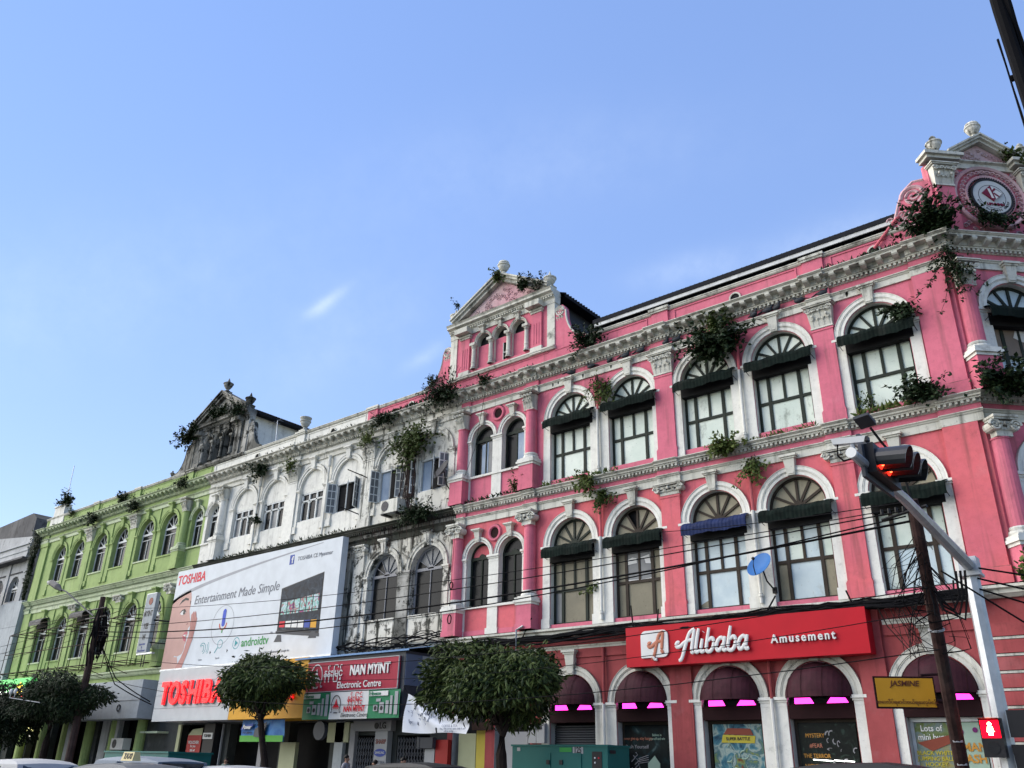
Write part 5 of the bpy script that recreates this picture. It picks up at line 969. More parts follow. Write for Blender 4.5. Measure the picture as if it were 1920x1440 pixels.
def emblem(par, x, z, h, y, m1, m2):
    b = MB(); b.ring([(.46*h, y-.01), (.5*h, y-.01), (.5*h, y+.005), (.46*h, y+.005)], -.62, PI+.62, 26, x, z, .86, 1.1); 
    for s in (-1, 1): b.tube([(x+s*.35*h, y, z-.32*h), (x+s*.37*h, y, z-.46*h), (x+s*.45*h, y, z-.44*h), (x+s*.45*h, y, z-.38*h)], .018*h, 4)
    b.tube([(x+(k-3)*.055*h, y, z-(.5 if k % 2 else .42)*h) for k in range(7)], .02*h, 4); part('emblem_ring', b, m1, par, stuff=True)
    b = MB(); st = [(.30, -.16), (.24, -.08), (.19, .0), (.14, .07), (.1, .14), (.06, .21)]
    b.prism([(x-.32*h, z-.16*h), (x+.32*h, z-.16*h), (x+.28*h, z-.1*h), (x+.22*h, z-.1*h), (x+.2*h, z-.03*h), (x+.15*h, z-.03*h), (x+.13*h, z+.06*h), (x+.09*h, z+.06*h), (x+.06*h, z+.17*h), (x, z+.34*h), (x-.06*h, z+.17*h), (x-.09*h, z+.06*h), (x-.13*h, z+.06*h), (x-.15*h, z-.03*h), (x-.2*h, z-.03*h), (x-.22*h, z-.1*h), (x-.28*h, z-.1*h)], y-.01, y+.005); part('pagoda', b, m2, par)
    b = MB(); [b.box(x+(k-2.5)*.09*h-.012*h, x+(k-2.5)*.09*h+.012*h, y-.01, y+.005, z-.25*h, z-.18*h) for k in range(6)]; part('pagoda_posts', b, m2, par, stuff=True)
MY = 'နန်းြမင့်'
emblem(nm, -12.86, 5.08, 1.0, NY-.02, 'lettwhite', 'lettwhite'); text('lettering', MY, .50, 'lettwhite', nm, -11.68, NY-.03, 5.20, depth=.010, bold=.006, wide=.86); text('lettering', 'NAN MYINT', .60, 'lettwhite', nm, -9.25, NY-.03, 5.25, depth=.02, bold=.03, wide=.78); text('lettering', 'Electronic Centre', .40, 'lettwhite', nm, -9.9, NY-.03, 4.66, depth=.006, bold=.012)
bn = thing('banner', 'green and white NAN MYINT banner under the dark red sign', 'banner', (-10.4, -2, 3.3)); NY2 = -2.03
def cloth(x0, x1, z0, z1, y, amp=.02, n=24, m=8, seed=0):
    b = MB(); vs = []
    for i in range(n+1):
        for j in range(m+1): x = x0+(x1-x0)*i/n; z = z0+(z1-z0)*j/m; vs.append((x, y+amp*math.sin(x*2.3+seed)*math.sin(z*3+seed)+amp*.6*math.sin(x*5+z*4), z))
    b.raw(vs, [(i*(m+1)+j, (i+1)*(m+1)+j, (i+1)*(m+1)+j+1, i*(m+1)+j+1) for i in range(n) for j in range(m)]); return b
for a, c, m in ((-13.6, -11.72, 'hgreen'), (-11.72, -9.2, 'lettwhite'), (-9.2, -7.25, 'hgreen')): part('cloth', cloth(a, c, 3.27, 4.38, NY2), m, bn, smooth=True)
for a in (-13.6, -9.15):
    b = MB(); b.box(a+.05, a+1.2, NY2-.04, NY2-.03, 4.15, 4.34); part('strip', b, 'lettwhite', bn); text('lettering', 'Hisense', .22, 'hgreen', bn, a+.42, NY2-.05, 4.245, bold=.015)
    for x, z, w, h, rd in ((.35, 3.55, .26, .26, 1), (.72, 3.47, .28, .42, 1), (1.1, 3.45, .18, .5, 0), (1.36, 3.42, .14, .72, 0), (1.62, 3.4, .2, .9, 0), (.5, 3.92, .28, .12, 0)):
        b = MB(); b.box(a+x, a+x+w, NY2-.045, NY2-.035, z, z+h); part('print', b, 'tin', bn)
        if rd: b = MB(); b.ring([(.005, NY2-.05), (.09, NY2-.05), (.09, NY2-.046), (.005, NY2-.046)], 0, 2*PI, 12, a+x+w/2, z+h*.45); part('print', b, 'ink', bn)
emblem(bn, -11.25, 3.86, .72, NY2-.04, 'ink', 'toshred'); text('lettering', MY, .38, 'toshred', bn, -10.02, NY2-.05, 4.08, bold=.006, wide=.86); text('lettering', 'NAN MYINT', .32, 'toshred', bn, -10.02, NY2-.05, 3.66, bold=.025, wide=.78); text('lettering', 'Electronic Centre', .24, 'ink', bn, -10.0, NY2-.05, 3.42, shear=.2)
yb = thing('banner', 'creased white cloth banner with handwriting, tied beside the big tree', 'banner', (-5.2, -1.9, 2.7))
b = MB(); vs = []; n, m = 36, 18
for i in range(n+1):
    for j in range(m+1):
        s, t = i/n, j/m; zt = 4.2-.95*s**1.1-.18*math.sin(PI*s); zb = 2.73-.09*s-.03*math.sin(PI*2*s); x = -6.95+3.5*s-.1*(1-t); z = zb+(zt-zb)*t
        d = (s*1.3+(1-t))*3.2; vs.append((x, -1.9-.07*math.sin(9*math.atan2(1-t, s+.02))*min(1, 2*math.hypot(s, 1-t))-.03*math.sin(13*s+5*t), z))
b.raw(vs, [(i*(m+1)+j, (i+1)*(m+1)+j, (i+1)*(m+1)+j+1, i*(m+1)+j+1) for i in range(n) for j in range(m) if not (i in (19,) and j < 4)]); part('cloth', b, 'banner', yb, smooth=True)
text('lettering', 'yoon', .62, 'bannergrey', yb, -5.1, -2.0, 3.42, shear=.25, wide=.85); 
for k, (x, z, t_) in enumerate(((-4.4, 2.93, 'COFFEE & TEA'), (-4.25, 2.83, 'No. 104 corner, open daily 8 am'), (-4.45, 2.75, 'call us today'))): text('lettering', t_, .10 if k else .13, 'bannergrey', yb, x, -2.0, z)
b = MB(); rr = random.Random(4)
for k in range(30):
    x, z = -6.75+rr.random()*1.2, 2.95+rr.random()*.75; a = rr.random()*6; b.prism([(x, z), (x+.1*math.cos(a), z+.06), (x+.13*math.cos(a+1), z+.12*math.sin(a)), (x+.02, z+.1)], -2.0, -1.995)
part('print', b, 'bannergrey', yb, stuff=True)
b = MB(); b.tube([(-6.95, -1.9, 4.2), (-7.2, -1.9, 4.5)], .012, 4); b.tube([(-3.45, -1.9, 3.1), (-3.2, -2.0, 3.3)], .012, 4); part('rope', b, 'cable', yb, stuff=True)
# green lit sign at the far left, vertical sign on the green house
gs = thing('shop_sign', 'green lit sign with a yellow flame emblem behind dark trees', 'sign', (-47, -1.5, 5.3)); b = MB(); b.box(-53.5, -44.2, -1.6, -1.3, 5.0, 6.45); part('sign_box', b, 'lit_green', gs); text('lettering', 'MYANMAR 789', .5, 'lit_white', gs, -48.6, -1.63, 5.55, bold=.02, shear=.15)
b = MB(); b.prism([(-46.5, 5.35), (-46.7, 5.75), (-46.45, 5.7), (-46.4, 6.05), (-46.15, 5.8), (-45.95, 6.2), (-45.8, 5.8), (-45.55, 6.0), (-45.5, 5.7), (-45.3, 5.8), (-45.5, 5.35)], -1.64, -1.61); part('flame', b, 'lit_flame', gs); b = MB(); b.prism([(-47.2, 5.4), (-46.6, 5.15), (-45.4, 5.15), (-44.7, 5.4), (-45.9, 5.33)], -1.65, -1.615); part('bowl', b, 'lit_red', gs)
vsn = thing('vertical_sign', 'tall narrow grey sign with a red dot on the green building', 'sign', (-31, -1.1, 7.2)); VX = Fr(-30.95, -1.05, 0)
b = MB(); b.box(-.55, .55, -.12, .12, 7.3, 10.8); part('board', b, 'panelgrey', vsn, VX); b = MB(); b.box(-.58, .58, -.13, .13, 10.8, 10.84); b.box(-.585, -.551, -.13, .13, 7.3, 10.8); b.box(-.58, 1.2, -.1, .1, 7.2, 7.299); part('frame', b, 'steel', vsn, VX)
b = MB(); b.ring([(.005, -.14), (.22, -.14), (.22, -.121), (.005, -.121)], 0, 2*PI, 18, .02, 10.35); part('dot', b, 'poster3', vsn, VX)
for t_, z, s_ in (('MYINT', 9.6, .46), ('YEE', 8.85, .46), ('W', 8.2, .46)): text('lettering', t_, s_, 'ink', vsn, -.02, -.125, z, VX, bold=.03, wide=.72)
text('lettering', 'Importer\n&\nDistributor', .19, 'fblue', vsn, -.05, -.125, 7.62, VX)
b = MB(); b.tube([(0, 0, 6.5), (0, 0, 7.25)], .03, 5); b.tube([(.3, 0, 6.5), (.3, 0, 7.25)], .03, 5); b.tube([(.5, 0, 9.2), (1.6, .9, 9.1)], .05, 5); b.tube([(.5, 0, 7.9), (1.6, .9, 7.8)], .04, 5); part('bracket', b, 'black_metal', vsn, VX, stuff=True)
# Things in and around the shop fronts
wb = thing('shop_fascia', 'blank pale grey fascia box above the shop beside the green column', 'sign', (-34, -1.2, 3.6)); b = MB(); b.box(-40.6, -29.4, -1.5, 0, 3.62, 5.72); part('box', b, 'panelgrey', wb); b = MB(); b.box(-40.62, -29.38, -1.53, -1.5, 4.6, 4.63); b.box(-35.2, -35.17, -1.53, -1.5, 3.62, 5.72); part('joint', b, 'steel', wb, stuff=True)
b = MB(); b.ring([(.16, -1.56), (.2, -1.56), (.2, -1.52), (.16, -1.52)], 0, 2*PI, 16, -31.6, 4.2); part('cable_loop', b, 'cable', wb)
for x, w, m in ((-40.2, .5, 'panelgrey'), (-35.6, .9, 'grey'), (-33.9, .35, 'grey')): b = MB(); b.box(x, x+w, -.3, .0, .13, 3.6); part('shop_post', b, m, wb)
o = thing('air_conditioner', 'white outdoor air conditioner on a bracket beside the green column', 'air conditioner', (-32.8, -.4, 1.95)); b = MB(); b.box(-33.55, -32.1, -.6, -.1, 1.98, 2.6); part('casing', b, 'lettwhite', o); b = MB(); b.ring([(.02, -.62), (.24, -.62), (.24, -.6), (.02, -.6)], 0, 2*PI, 16, -33.1, 2.3); part('fan_grille', b, 'dishdark', o); b = MB(); b.box(-33.5, -32.2, -.55, -.0, 1.92, 1.979); part('bracket', b, 'black_metal', o)
o = thing('globe_lamp', 'glowing yellow lantern hanging in the dark doorway at far left', 'lamp', (-45.4, -.5, 3.1)); b = MB(); b.ball((-45.4, -.5, 3.3), .34, .3, .32); part('globe', b, 'lit_lamp', o); b = MB(); b.box(-45.65, -45.15, -.45, -.4, 2.55, 2.85); part('plate', b, 'lettwhite', o); b = MB(); b.tube([(-45.4, -.5, 3.6), (-45.4, -.5, 4.2)], .02, 4); part('hanger', b, 'black_metal', o)
o = thing('neon_sign', 'small red and violet neon sign in the dark at the far left', 'sign', (-44.4, -.6, 3.9)); b = MB(); b.tube([(-44.9, -.6, 4.35), (-44.2, -.6, 4.35)], .03, 5); part('tube', b, 'lit_blue', o)
for x in (-44.85, -44.3): b = MB(); b.tube([(x+.25, -.6, 4.25), (x, -.6, 4.22), (x-.12, -.6, 3.9), (x+.12, -.6, 3.9)], .035, 5); part('tube', b, 'lit_redglow', o)
o = thing('poster', 'tall red poster with white lines of print in the TOSHIBA shop', 'poster', (-24.9, -.3, .6)); sheet('sheet', 'redpaint', o, -25.6, -24.25, .6, 2.75, -.35); b = MB(); b.prism([(-25.6, 2.75), (-24.25, 2.75), (-24.25, 3.1), (-25.2, 3.05)], -.35, -.33); part('print', b, 'palewall', o)
for t_, z, s_ in (('VOUCHER', 2.38, .22), ('for you', 2.2, .17), ('20% off\nall models\nthis month\nask inside', 1.75, .16)): text('lettering', t_, s_, 'lettwhite', o, -24.95, -.36, z, bold=.01)
o = thing('pillar', 'black shop pillar with a small white TOSHIBA plate', 'pillar', (-23.4, -.3, .13)); b = MB(); b.box(-23.85, -22.85, -.5, .0, .13, 3.3); part('shaft', b, 'ink', o); b = MB(); b.box(-23.85, -22.95, -.54, -.501, 2.55, 2.85); part('plate', b, 'lettwhite', o); text('lettering', 'TOSHIBA', .2, 'ink', o, -23.4, -.55, 2.7, bold=.02, wide=.85)
for x, m in ((-27.0, 'palewall'), (-22.65, 'tin')): b = MB(); b.box(x, x+.3 if m == 'palewall' else x+.06, -.2, -.1, .13, 3.3); part('shop_post', b, m, whiteb)
b = MB(); b.box(-30.2, -28.3, -.7, .0, 2.86, 2.96); solo('door_hood', b, 'greentrim', 'thin pale slab hood over the dark door by the green column', 'canopy')
o = thing('banner', 'blue and green printed banner hanging under the yellow fascia', 'banner', (-17.2, -1.5, 2.4)); part('cloth', cloth(-18.92, -15.5, 2.38, 3.36, -1.5, .03), 'art_banner', o, smooth=True); part('cloth', cloth(-18.92, -15.5, 2.38, 2.66, -1.56, .02), 'grass1', o, smooth=True); b = MB(); b.prism([(-17.7, 2.6), (-16.9, 2.55), (-16.75, 3.25), (-17.2, 3.1), (-17.65, 2.95)], -1.64, -1.62); part('print', b, 'slate', o); b = MB(); b.prism([(-18.8, 2.9), (-17.85, 3.05), (-17.85, 3.2), (-18.75, 3.05)], -1.64, -1.62); part('print', b, 'fblue', o); text('lettering', 'Power', .26, 'lettwhite', o, -18.3, -1.66, 3.03, shear=.3, bold=.03); text('lettering', 'Free delivery', .15, 'ink', o, -18.2, -1.66, 2.78, shear=.2)
for x0, x1, z0, z1, m in ((-17.4, -16.2, .13, 2.4, 'palewall'), (-13.9, -12.4, 2.4, 3.25, 'palewall'), (-13.35, -12.75, .13, 3.28, 'panelgrey'), (-12.3, -11.95, .13, 3.2, 'lettgrey'), (-19.2, -18.85, 1.3, 2.4, 'lettgrey')): sheet('shop_wall', m, whiteb, x0, x1, z0, z1, -.22, t=.2)
o = thing('wall_disc', 'round dark disc sign above the pale panel under the green banner', 'sign', (-12.6, -1.3, 2.7)); b = MB(); b.ring([(.01, -1.5), (.4, -1.5), (.4, -1.3), (.01, -1.3)], 0, 2*PI, 22, -12.95, 2.85); part('disc', b, 'slate', o)
o = thing('shop_post_sign', 'pale post with SHARP and TOSHIBA lettering beneath LG', 'sign', (-9.9, -.3, .13)); b = MB(); b.box(-10.45, -9.65, -.35, -.05, .13, 2.85); part('board', b, 'tin', o); sheet('lintel', 'lettgrey', o, -12.0, -9.5, 2.86, 3.3, -.33, t=.3)
text('lettering', 'LG', .36, 'ink', o, -10.0, -.36, 3.07, bold=.02); b = MB(); b.ring([(.005, -.36), (.13, -.36), (.13, -.335), (.005, -.335)], 0, 2*PI, 14, -10.42, 3.07); part('dot', b, 'ink', o); text('lettering', 'SHARP', .26, 'poster3', o, -10.05, -.36, 2.42, bold=.02, wide=.85); b = MB(); b.ring([(.005, -.37), (.16, -.37), (.16, -.352), (.005, -.352)], 0, 2*PI, 20, -10.05, 1.98, 2.3, 1.); part('oval', b, 'fblue', o); text('lettering', 'SAMSUNG', .13, 'lettwhite', o, -10.05, -.375, 1.98); text('lettering', 'TOSHIBA', .17, 'txtgrey', o, -10.05, -.36, 1.6)
def gate(x0, x1, z1, lb_):
    o = thing('folding_gate', lb_, 'gate', ((x0+x1)/2, -.1, .13)); n = max(4, int((x1-x0)/.16))
    b = MB()
    for k in range(n+1): x = x0+(x1-x0)*k/n; b.tube([(x, -.1, .13), (x, -.1, z1)], .014, 4)
    part('bar', b, 'lettgrey', o, stuff=True); b = MB()
    for r_ in range(9):
        for k in range(n): x = x0+(x1-x0)*k/n; z = .2+r_*.27; b.tube([(x, -.12, z), (x+(x1-x0)/n, -.12, z+.24)], .008, 3); b.tube([(x, -.12, z+.24), (x+(x1-x0)/n, -.12, z)], .008, 3)
    part('lattice', b, 'lettgrey', o, stuff=True)
gate(-11.9, -10.6, 2.5, 'closed grey folding gate left of the SHARP post'); gate(-9.2, -7.45, 2.55, 'wide grey folding gate right of the SHARP post')
for x0, x1, z0, z1, m in ((-7.42, -6.85, .13, 2.16, 'tin'), (-6.8, -6.1, .13, 2.5, 'redpaint')): sheet('shop_wall', m, whiteb, x0, x1, z0, z1, -.25, t=.2)
b = MB(); b.box(-7.6, -6.75, -.5, -.3, 2.17, 2.58); b.box(-7.65, -7.5, -.52, -.28, 2.15, 2.6); solo('letter_box', b, 'slate', 'small dark box sign beneath the creased white banner', 'sign')
o = thing('meter_box', 'pale twin electricity meter box on the red wall behind the tree', 'meter box', (-1.5, -.1, 2.3))
for k in range(2): b = MB(); b.box(-1.92+.4*k, -1.54+.4*k, -.22, 0, 2.38, 3.08); c = part('box', b, 'tin', o); b = MB(); b.box(-1.8+.4*k, -1.66+.4*k, -.235, -.221, 2.86, 2.98); part('dial', b, 'ink', o)
gn = thing('generator', 'teal diesel generator cabinet with a white number 125', 'generator', (1.4, -2.2, .13))
b = MB(); b.box(-.72, 3.28, -2.6, -1.3, .3, 2.2); part('cabinet', b, 'generatorteal', gn); b = MB(); b.box(-.76, 3.32, -2.64, -1.26, 2.2, 2.26); part('lid', b, 'generatorteal', gn); b = MB(); b.box(-.6, 3.2, -2.5, -1.4, .13, .3); part('skid', b, 'black_metal', gn)
for a, c in ((.1, .98), (1.02, 2.25)): b = MB(); b.box(a, c, -2.63, -2.601, .45, 2.0); d = part('door', b, 'generatorteal', gn); b = MB(); b.box(c-.16 if a < 1 else a+.35, (c-.16 if a < 1 else a+.35)+.13, -2.66, -2.631, 1.64, 1.78); sub('latch', b, 'ink', d)
b = MB(); b.box(2.68, 3.06, -2.62, -2.601, 1.55, 2.05); part('control_panel', b, 'ink', gn)
for x, z, m in ((2.8, 1.86, 'lettwhite'), (2.8, 1.72, 'lettwhite'), (2.95, 1.86, 'toshred')): b = MB(); b.ring([(.004, -2.635), (.03, -2.635), (.03, -2.62), (.004, -2.62)], 0, 2*PI, 8, x, z); part('gauge', b, m, gn)
text('lettering', '125', .26, 'ink', gn, 2.1, -2.613, 2.085, bold=.02, wide=.8); b = MB(); b.box(1.9, 2.32, -2.608, -2.602, 1.98, 2.19); part('label_plate', b, 'tin', gn); b = MB(); b.box(1.35, 1.85, -2.61, -2.602, 2.03, 2.17); part('label_plate', b, 'agreen', gn); b = MB(); b.box(-.5, -.36, -2.61, -2.602, 2.05, 2.16); part('label_plate', b, 'tin', gn)
b = MB(); b.box(3.3, 3.34, -2.5, -2.2, 2.0, 2.1); part('handle', b, 'ink', gn)
# ------------------------------------------------------------------ plants that root in the masonry
def leaf(b, p, d, n, l, w):
    d = d.normalized(); s = d.cross(n); s = s.normalized() if s.length > 1e-4 else Vector((1, 0, 0)); k = s.cross(d)
    a, m, t = p, p+d*l*.5, p+d*l-k*l*.12
    b.raw([a, m+s*w*.5-k*w*.12, t, m-s*w*.5-k*w*.12, m+k*w*.05], [(0, 1, 4), (1, 2, 4), (4, 2, 3), (0, 4, 3)])
def rvec(r): return Vector((r.gauss(0, 1), r.gauss(0, 1), r.gauss(0, 1))).normalized()
def plant(label, p, n, ln, up=.8, size=.16, mat='leaf', per=14, outw=.6, seed=0, spread=1., name='wall_plant', narrow=.75, fr=MAIN):
    n = int(n*1.5+.5); size *= 1.12; per = int(per*1.35)
    r = random.Random(seed+int(p[0]*37+p[2]*11)); o = thing(name, label, 'plant', fr.p(*p), 'plants rooted in the facade'); b = MB(); st = MB()
    for i in range(n):
        d = Vector((r.gauss(0, .55*spread), -outw*(.3+r.random()), up+r.gauss(0, .35))).normalized(); q = Vector((p[0]+r.gauss(0, .12*spread), p[1], p[2]+r.gauss(0, .05))); L_ = ln*r.uniform(.5, 1.1); pts = [q]
        steps = 6
        for k in range(steps):
            d = (d+Vector((r.gauss(0, .18), r.gauss(0, .12), (-.10 if up > 0 else .03)+r.gauss(0, .12)))).normalized(); q = q+d*L_/steps; pts.append(q)
            for c in range(max(1, per//steps)):
                if k == 0 and r.random() < .6: continue
                v = (rvec(r)+d*.5+Vector((0, -.35, -.25))).normalized(); leaf(b, q+rvec(r)*size*.5, v, (rvec(r)*.5+Vector((0, -.5, .8))), size*r.uniform(.6, 1.25), size*narrow*r.uniform(.7, 1.1))
        st.tube(pts, [.016*(1-.7*k/steps) for k in range(steps+1)], 4, False)
    for i in range(int(n*per*.45)):
        q = Vector((p[0]+r.gauss(0, .2*spread*ln), p[1]-abs(r.gauss(0, .12)), p[2]+up*ln*.28+r.gauss(0, .17*ln))); leaf(b, q, (rvec(r)+Vector((0, -.35, -.3))), rvec(r)*.5+Vector((0, -.5, .8)), size*r.uniform(.6, 1.2), size*narrow)
    me = b.mesh('foliage', [mat]); f = link('foliage', me, o, fr.p(0, 0, 0), fr.rz); f['kind'] = 'stuff'
    link('stem', st.mesh('stem', ['wood']), o, fr.p(0, 0, 0), fr.rz); return o
def grass(label, x0, x1, y, z, n, h, mat='leafdry', seed=0, fr=MAIN):
    r = random.Random(seed); o = thing('weed_tuft', label, 'plant', fr.p((x0+x1)/2, y, z), 'plants rooted in the facade'); b = MB()
    for i in range(n):
        x = r.uniform(x0, x1); d = Vector((r.gauss(0, .4), -.5*r.random(), .8*r.random()-.05)); l = h*r.uniform(.4, 1.2)
        leaf(b, Vector((x, y+r.gauss(0, .05), z)), d, Vector((r.gauss(0, 1), -1, .3)), l, l*.28)
    f = link('foliage', b.mesh('foliage', [mat]), o, fr.p(0, 0, 0), fr.rz); f['kind'] = 'stuff'; return o
PL = [('large leafy bush over the third top floor window of the pink wing', (7.2, -.2, 16.9), 30, 1.45, -.6, .2, 'leafdark', 26, .7, 1.5),
 ('climbing shoot rising from the ledge above the third top floor window', (7.3, -.2, 17.2), 9, 1.0, .9, .17, 'leaf', 16, .6, 1.),
 ('ragged vine hanging beside the second top floor window', (2.0, -.12, 16.5), 6, 1.3, -.9, .14, 'leafdry', 18, .3, .8),
 ('dry vine on the pipe between the first two top floor windows', (1.55, -.2, 16.9), 6, 1.6, -1., .11, 'leafdry', 16, .2, .5),
 ('big dark bush climbing the left shoulder of the corner gable', (15.55, -.4, 18.15), 22, 1.5, 1., .18, 'leafdark', 34, .45, .9),
 ('leaves hanging in the right head of the last top floor window', (13.85, -.1, 16.1), 9, .9, -.7, .16, 'leafdark', 18, .4, .8),
 ('leafy shrub on the sill corner of the last top floor window', (14.15, -.3, 12.45), 14, 1.0, 1., .16, 'leafdark', 22, .5, .9),
 ('small shrub growing behind the pane of last top floor window', (12.3, -.1, 12.75), 4, .55, 1., .1, 'leaf', 12, .3, .8),
 ('bush where the pink roof meets the central gable', (1.3, -.3, 18.5), 18, 1.0, .6, .15, 'leafdark', 22, .5, 1.4),
 ('leafy shoot beside the lidded urn on the pink gable peak', (-4.15, -.3, 23.7), 6, .75, .8, .14, 'leaf', 14, .4, .8),
 ('dark tuft on the right slope of the pink pediment', (-2.4, -.45, 22.6), 7, .6, .5, .15, 'leafdark', 20, .3, .7),
 ('tall sparse sapling beside the pointed urn of the pink gable', (-1.5, -.4, 22.1), 4, 1.6, 1., .14, 'leafdark', 12, .2, .5),
 ('dark bush in the corner left of the central pink gable', (-7.1, -.5, 18.0), 30, 1.4, .5, .13, 'leafdark', 26, .6, 1.3),
 ('small shoot above the left urn of the pink gable', (-6.9, -.2, 23.1), 2, .6, 1., .13, 'leafdark', 10, .2, .5),
 ('small leafy tuft on the curled left shoulder of the pink gable', (-8.6, 0., 19.2), 5, .6, .9, .14, 'leafdark', 14, .3, .8),
 ('tuft on the base moulding under the pink gable arches', (-4.5, -.55, 18.15), 6, .6, .6, .13, 'leafdark', 14, .4, 1.3),
 ('creeper hanging below the ledge between the first and second windows', (1.2, -.4, 12.3), 8, .8, -.6, .15, 'leafdry', 20, .4, 1.),
 ('limp creeper hanging from the white band beside the pink downpipe', (1.75, -.2, 11.75), 6, .9, -1., .14, 'leaf', 18, .3, .6),
 ('green bush on the ledge under the third top floor window', (7.2, -.35, 12.35), 14, .75, .2, .14, 'leafdry', 24, .5, 1.5),
 ('creeper hanging down the pipe above the fourth middle window', (8.15, -.2, 11.8), 7, 1.2, -1., .13, 'leafdry', 18, .3, .6),
 ('small plant in the first middle floor window', (1.0, .1, 7.9), 4, .5, .4, .13, 'leafdry', 12, .4, 1.),
 ('reddish weed on the narrow balcony of the gabled bay', (-2.75, -.25, 12.5), 4, .9, 1., .13, 'leafred', 14, .3, .6),
 ('dark creeper on the white downpipe beside the second white arch', (-22.4, -.25, 17.6), 10, 1.0, -.6, .17, 'leafdark', 20, .5, 1.0),
 ('small tuft lower down the white downpipe', (-22.3, -.2, 14.5), 4, .5, -.5, .15, 'leafdark', 14, .4, .7),
 ('yellowing moss plant on the first white capital', (-19.5, -.3, 17.1), 7, .6, -.2, .12, 'leafdry', 16, .5, 1.),
 ('yellowing moss plant on the stained second capital', (-12.9, -.3, 17.3), 9, .8, -.3, .12, 'leafdry', 18, .5, 1.2),
 ('big green tree sapling between the open casement windows', (-9.6, -.15, 16.7), 26, 1.9, -.7, .17, 'leaf', 26, .5, 1.4),
 ('tall shoot at the top of the sapling between the casements', (-9.9, -.2, 16.6), 4, 1.0, .9, .15, 'leaf', 14, .4, .8),
 ('thick weed mass on the black ledge under casement windows', (-8.6, -.35, 12.4), 26, .9, .3, .13, 'leafdark', 26, .7, 2.6),
 ('dark creeper on the cornice above the stained white arches', (-11.5, -.5, 18.0), 12, .7, -.2, .13, 'leafdark', 20, .4, 2.2),
 ('dark bush on the left slope of the black gable', (-31.3, -.3, 21.3), 16, 1.3, .6, .2, 'leafdark', 24, .5, 1.2),
 ('dark creeper over the pediment of the black gable', (-28.3, -.35, 22.6), 14, 1.0, -.2, .18, 'leafdark', 22, .3, 2.2),
 ('dark creeper beside the right pillar of the black gable', (-26.0, -.4, 22.4), 10, 1.0, -.6, .16, 'leafdark', 20, .3, 1.2),
 ('small tree sprouting from the green parapet', (-39.9, -.1, 18.4), 5, .8, .8, .2, 'leafdark', 14, .4, .7),
 ('bush on the chunky end pier of green parapet', (-49.9, .2, 20.0), 10, 1.1, .8, .22, 'leafdark', 18, .4, 1.4),
 ('dark weed on the right capital of the green house', (-37.4, -.3, 17.6), 8, .8, .1, .16, 'leafdark', 18, .5, 1.),
 ('dark weed hanging by the left capital of the green house', (-43.4, -.3, 17.9), 8, .9, -.5, .18, 'leafdark', 18, .5, .8),
 ('small weed on the green parapet beside the end pier', (-47.9, -.1, 18.9), 4, .6, .2, .16, 'leaf', 12, .4, .7),
 ('weed trailing on the cornice beneath the black gable', (-31.0, -.5, 18.1), 8, .7, .2, .15, 'leafdark', 14, .4, 1.6)]
for i, (lab, p, n, ln, up_, sz, m, per, ow, sp) in enumerate(PL): plant(lab, p, n, ln, up_, sz, m, per, ow, i, sp)
for i, (lab, p, n, ln, up_, sz, m, per, ow, sp) in enumerate([
 ('thick bush on the corner ledge beside the angled window', (.35, -.45, 12.45), 15, 1.1, .5, .18, 'leafdark', 24, .6, 1.4),
 ('leafy plant beside the pedestal on the angled corner front', (1.0, -.4, 12.45), 10, 1.0, .4, .17, 'leafdark', 22, .5, 1.2),
 ('dark creeper beneath the round sign on corner gable', (1.7, -.3, 19.0), 10, .8, -.3, .14, 'leafdark', 20, .4, 1.6),
 ('bush at the right foot of the round sign', (3.2, -.4, 18.5), 10, .8, .3, .15, 'leafdark', 20, .4, 1.2),
 ('leafy shoots behind the right urn of the corner gable', (3.3, -.2, 21.5), 7, .8, .8, .16, 'leaf', 16, .3, 1.0),
 ('dark creeper trailing down the recess of the corner column', (-.12, -.25, 17.6), 12, 2.4, -1., .1, 'leafdark', 40, .15, .5),
 ('leafy weed on the lower corner ledge behind the cables', (.1, -.5, 6.6), 10, .9, .5, .18, 'leafdry', 18, .6, 1.2)]): plant(lab, p, n, ln, up_, sz, m, per, ow, 50+i, sp, fr=CH)
def ivy(label, z0, z1, xc, w, n, seed):
    r = random.Random(seed); o = thing('ivy', label, 'plant', (xc, 0, z0), 'plants rooted in the facade'); b = MB(); st = MB()
    for k in range(5):
        P_ = [(xc+r.gauss(0, w*.4), -.12, z0+(z1-z0)*j/8) for j in range(9)]; st.tube(P_, .025, 4, False)
    for k in range(n):
        f = r.random(); z = z0+(z1-z0)*f; x = xc+r.gauss(0, w*(.35+.65*f)*(.8+.5*math.sin(z*2.3)))*.7; leaf(b, Vector((x, -.1-.35*abs(r.gauss(0, .6))*f-.05, z)), rvec(r)*.6+Vector((0, -.4, -.8)), rvec(r)*.5+Vector((0, -1, .3)), r.uniform(.12, .26), r.uniform(.1, .17))
    f = link('foliage', b.mesh('foliage', ['leafdark']), o, (0, 0, 0)); f.location = -Vector(o.location); f['kind'] = 'stuff'; q = link('stem', st.mesh('stem', ['wood']), o); q.location = -Vector(o.location)
    f.matrix_parent_inverse = Matrix(); q.matrix_parent_inverse = Matrix()
ivy('dark ivy strip between the green and grey houses, widest at the top', 12.6, 18.3, -53.1, .55, 2600, 91)
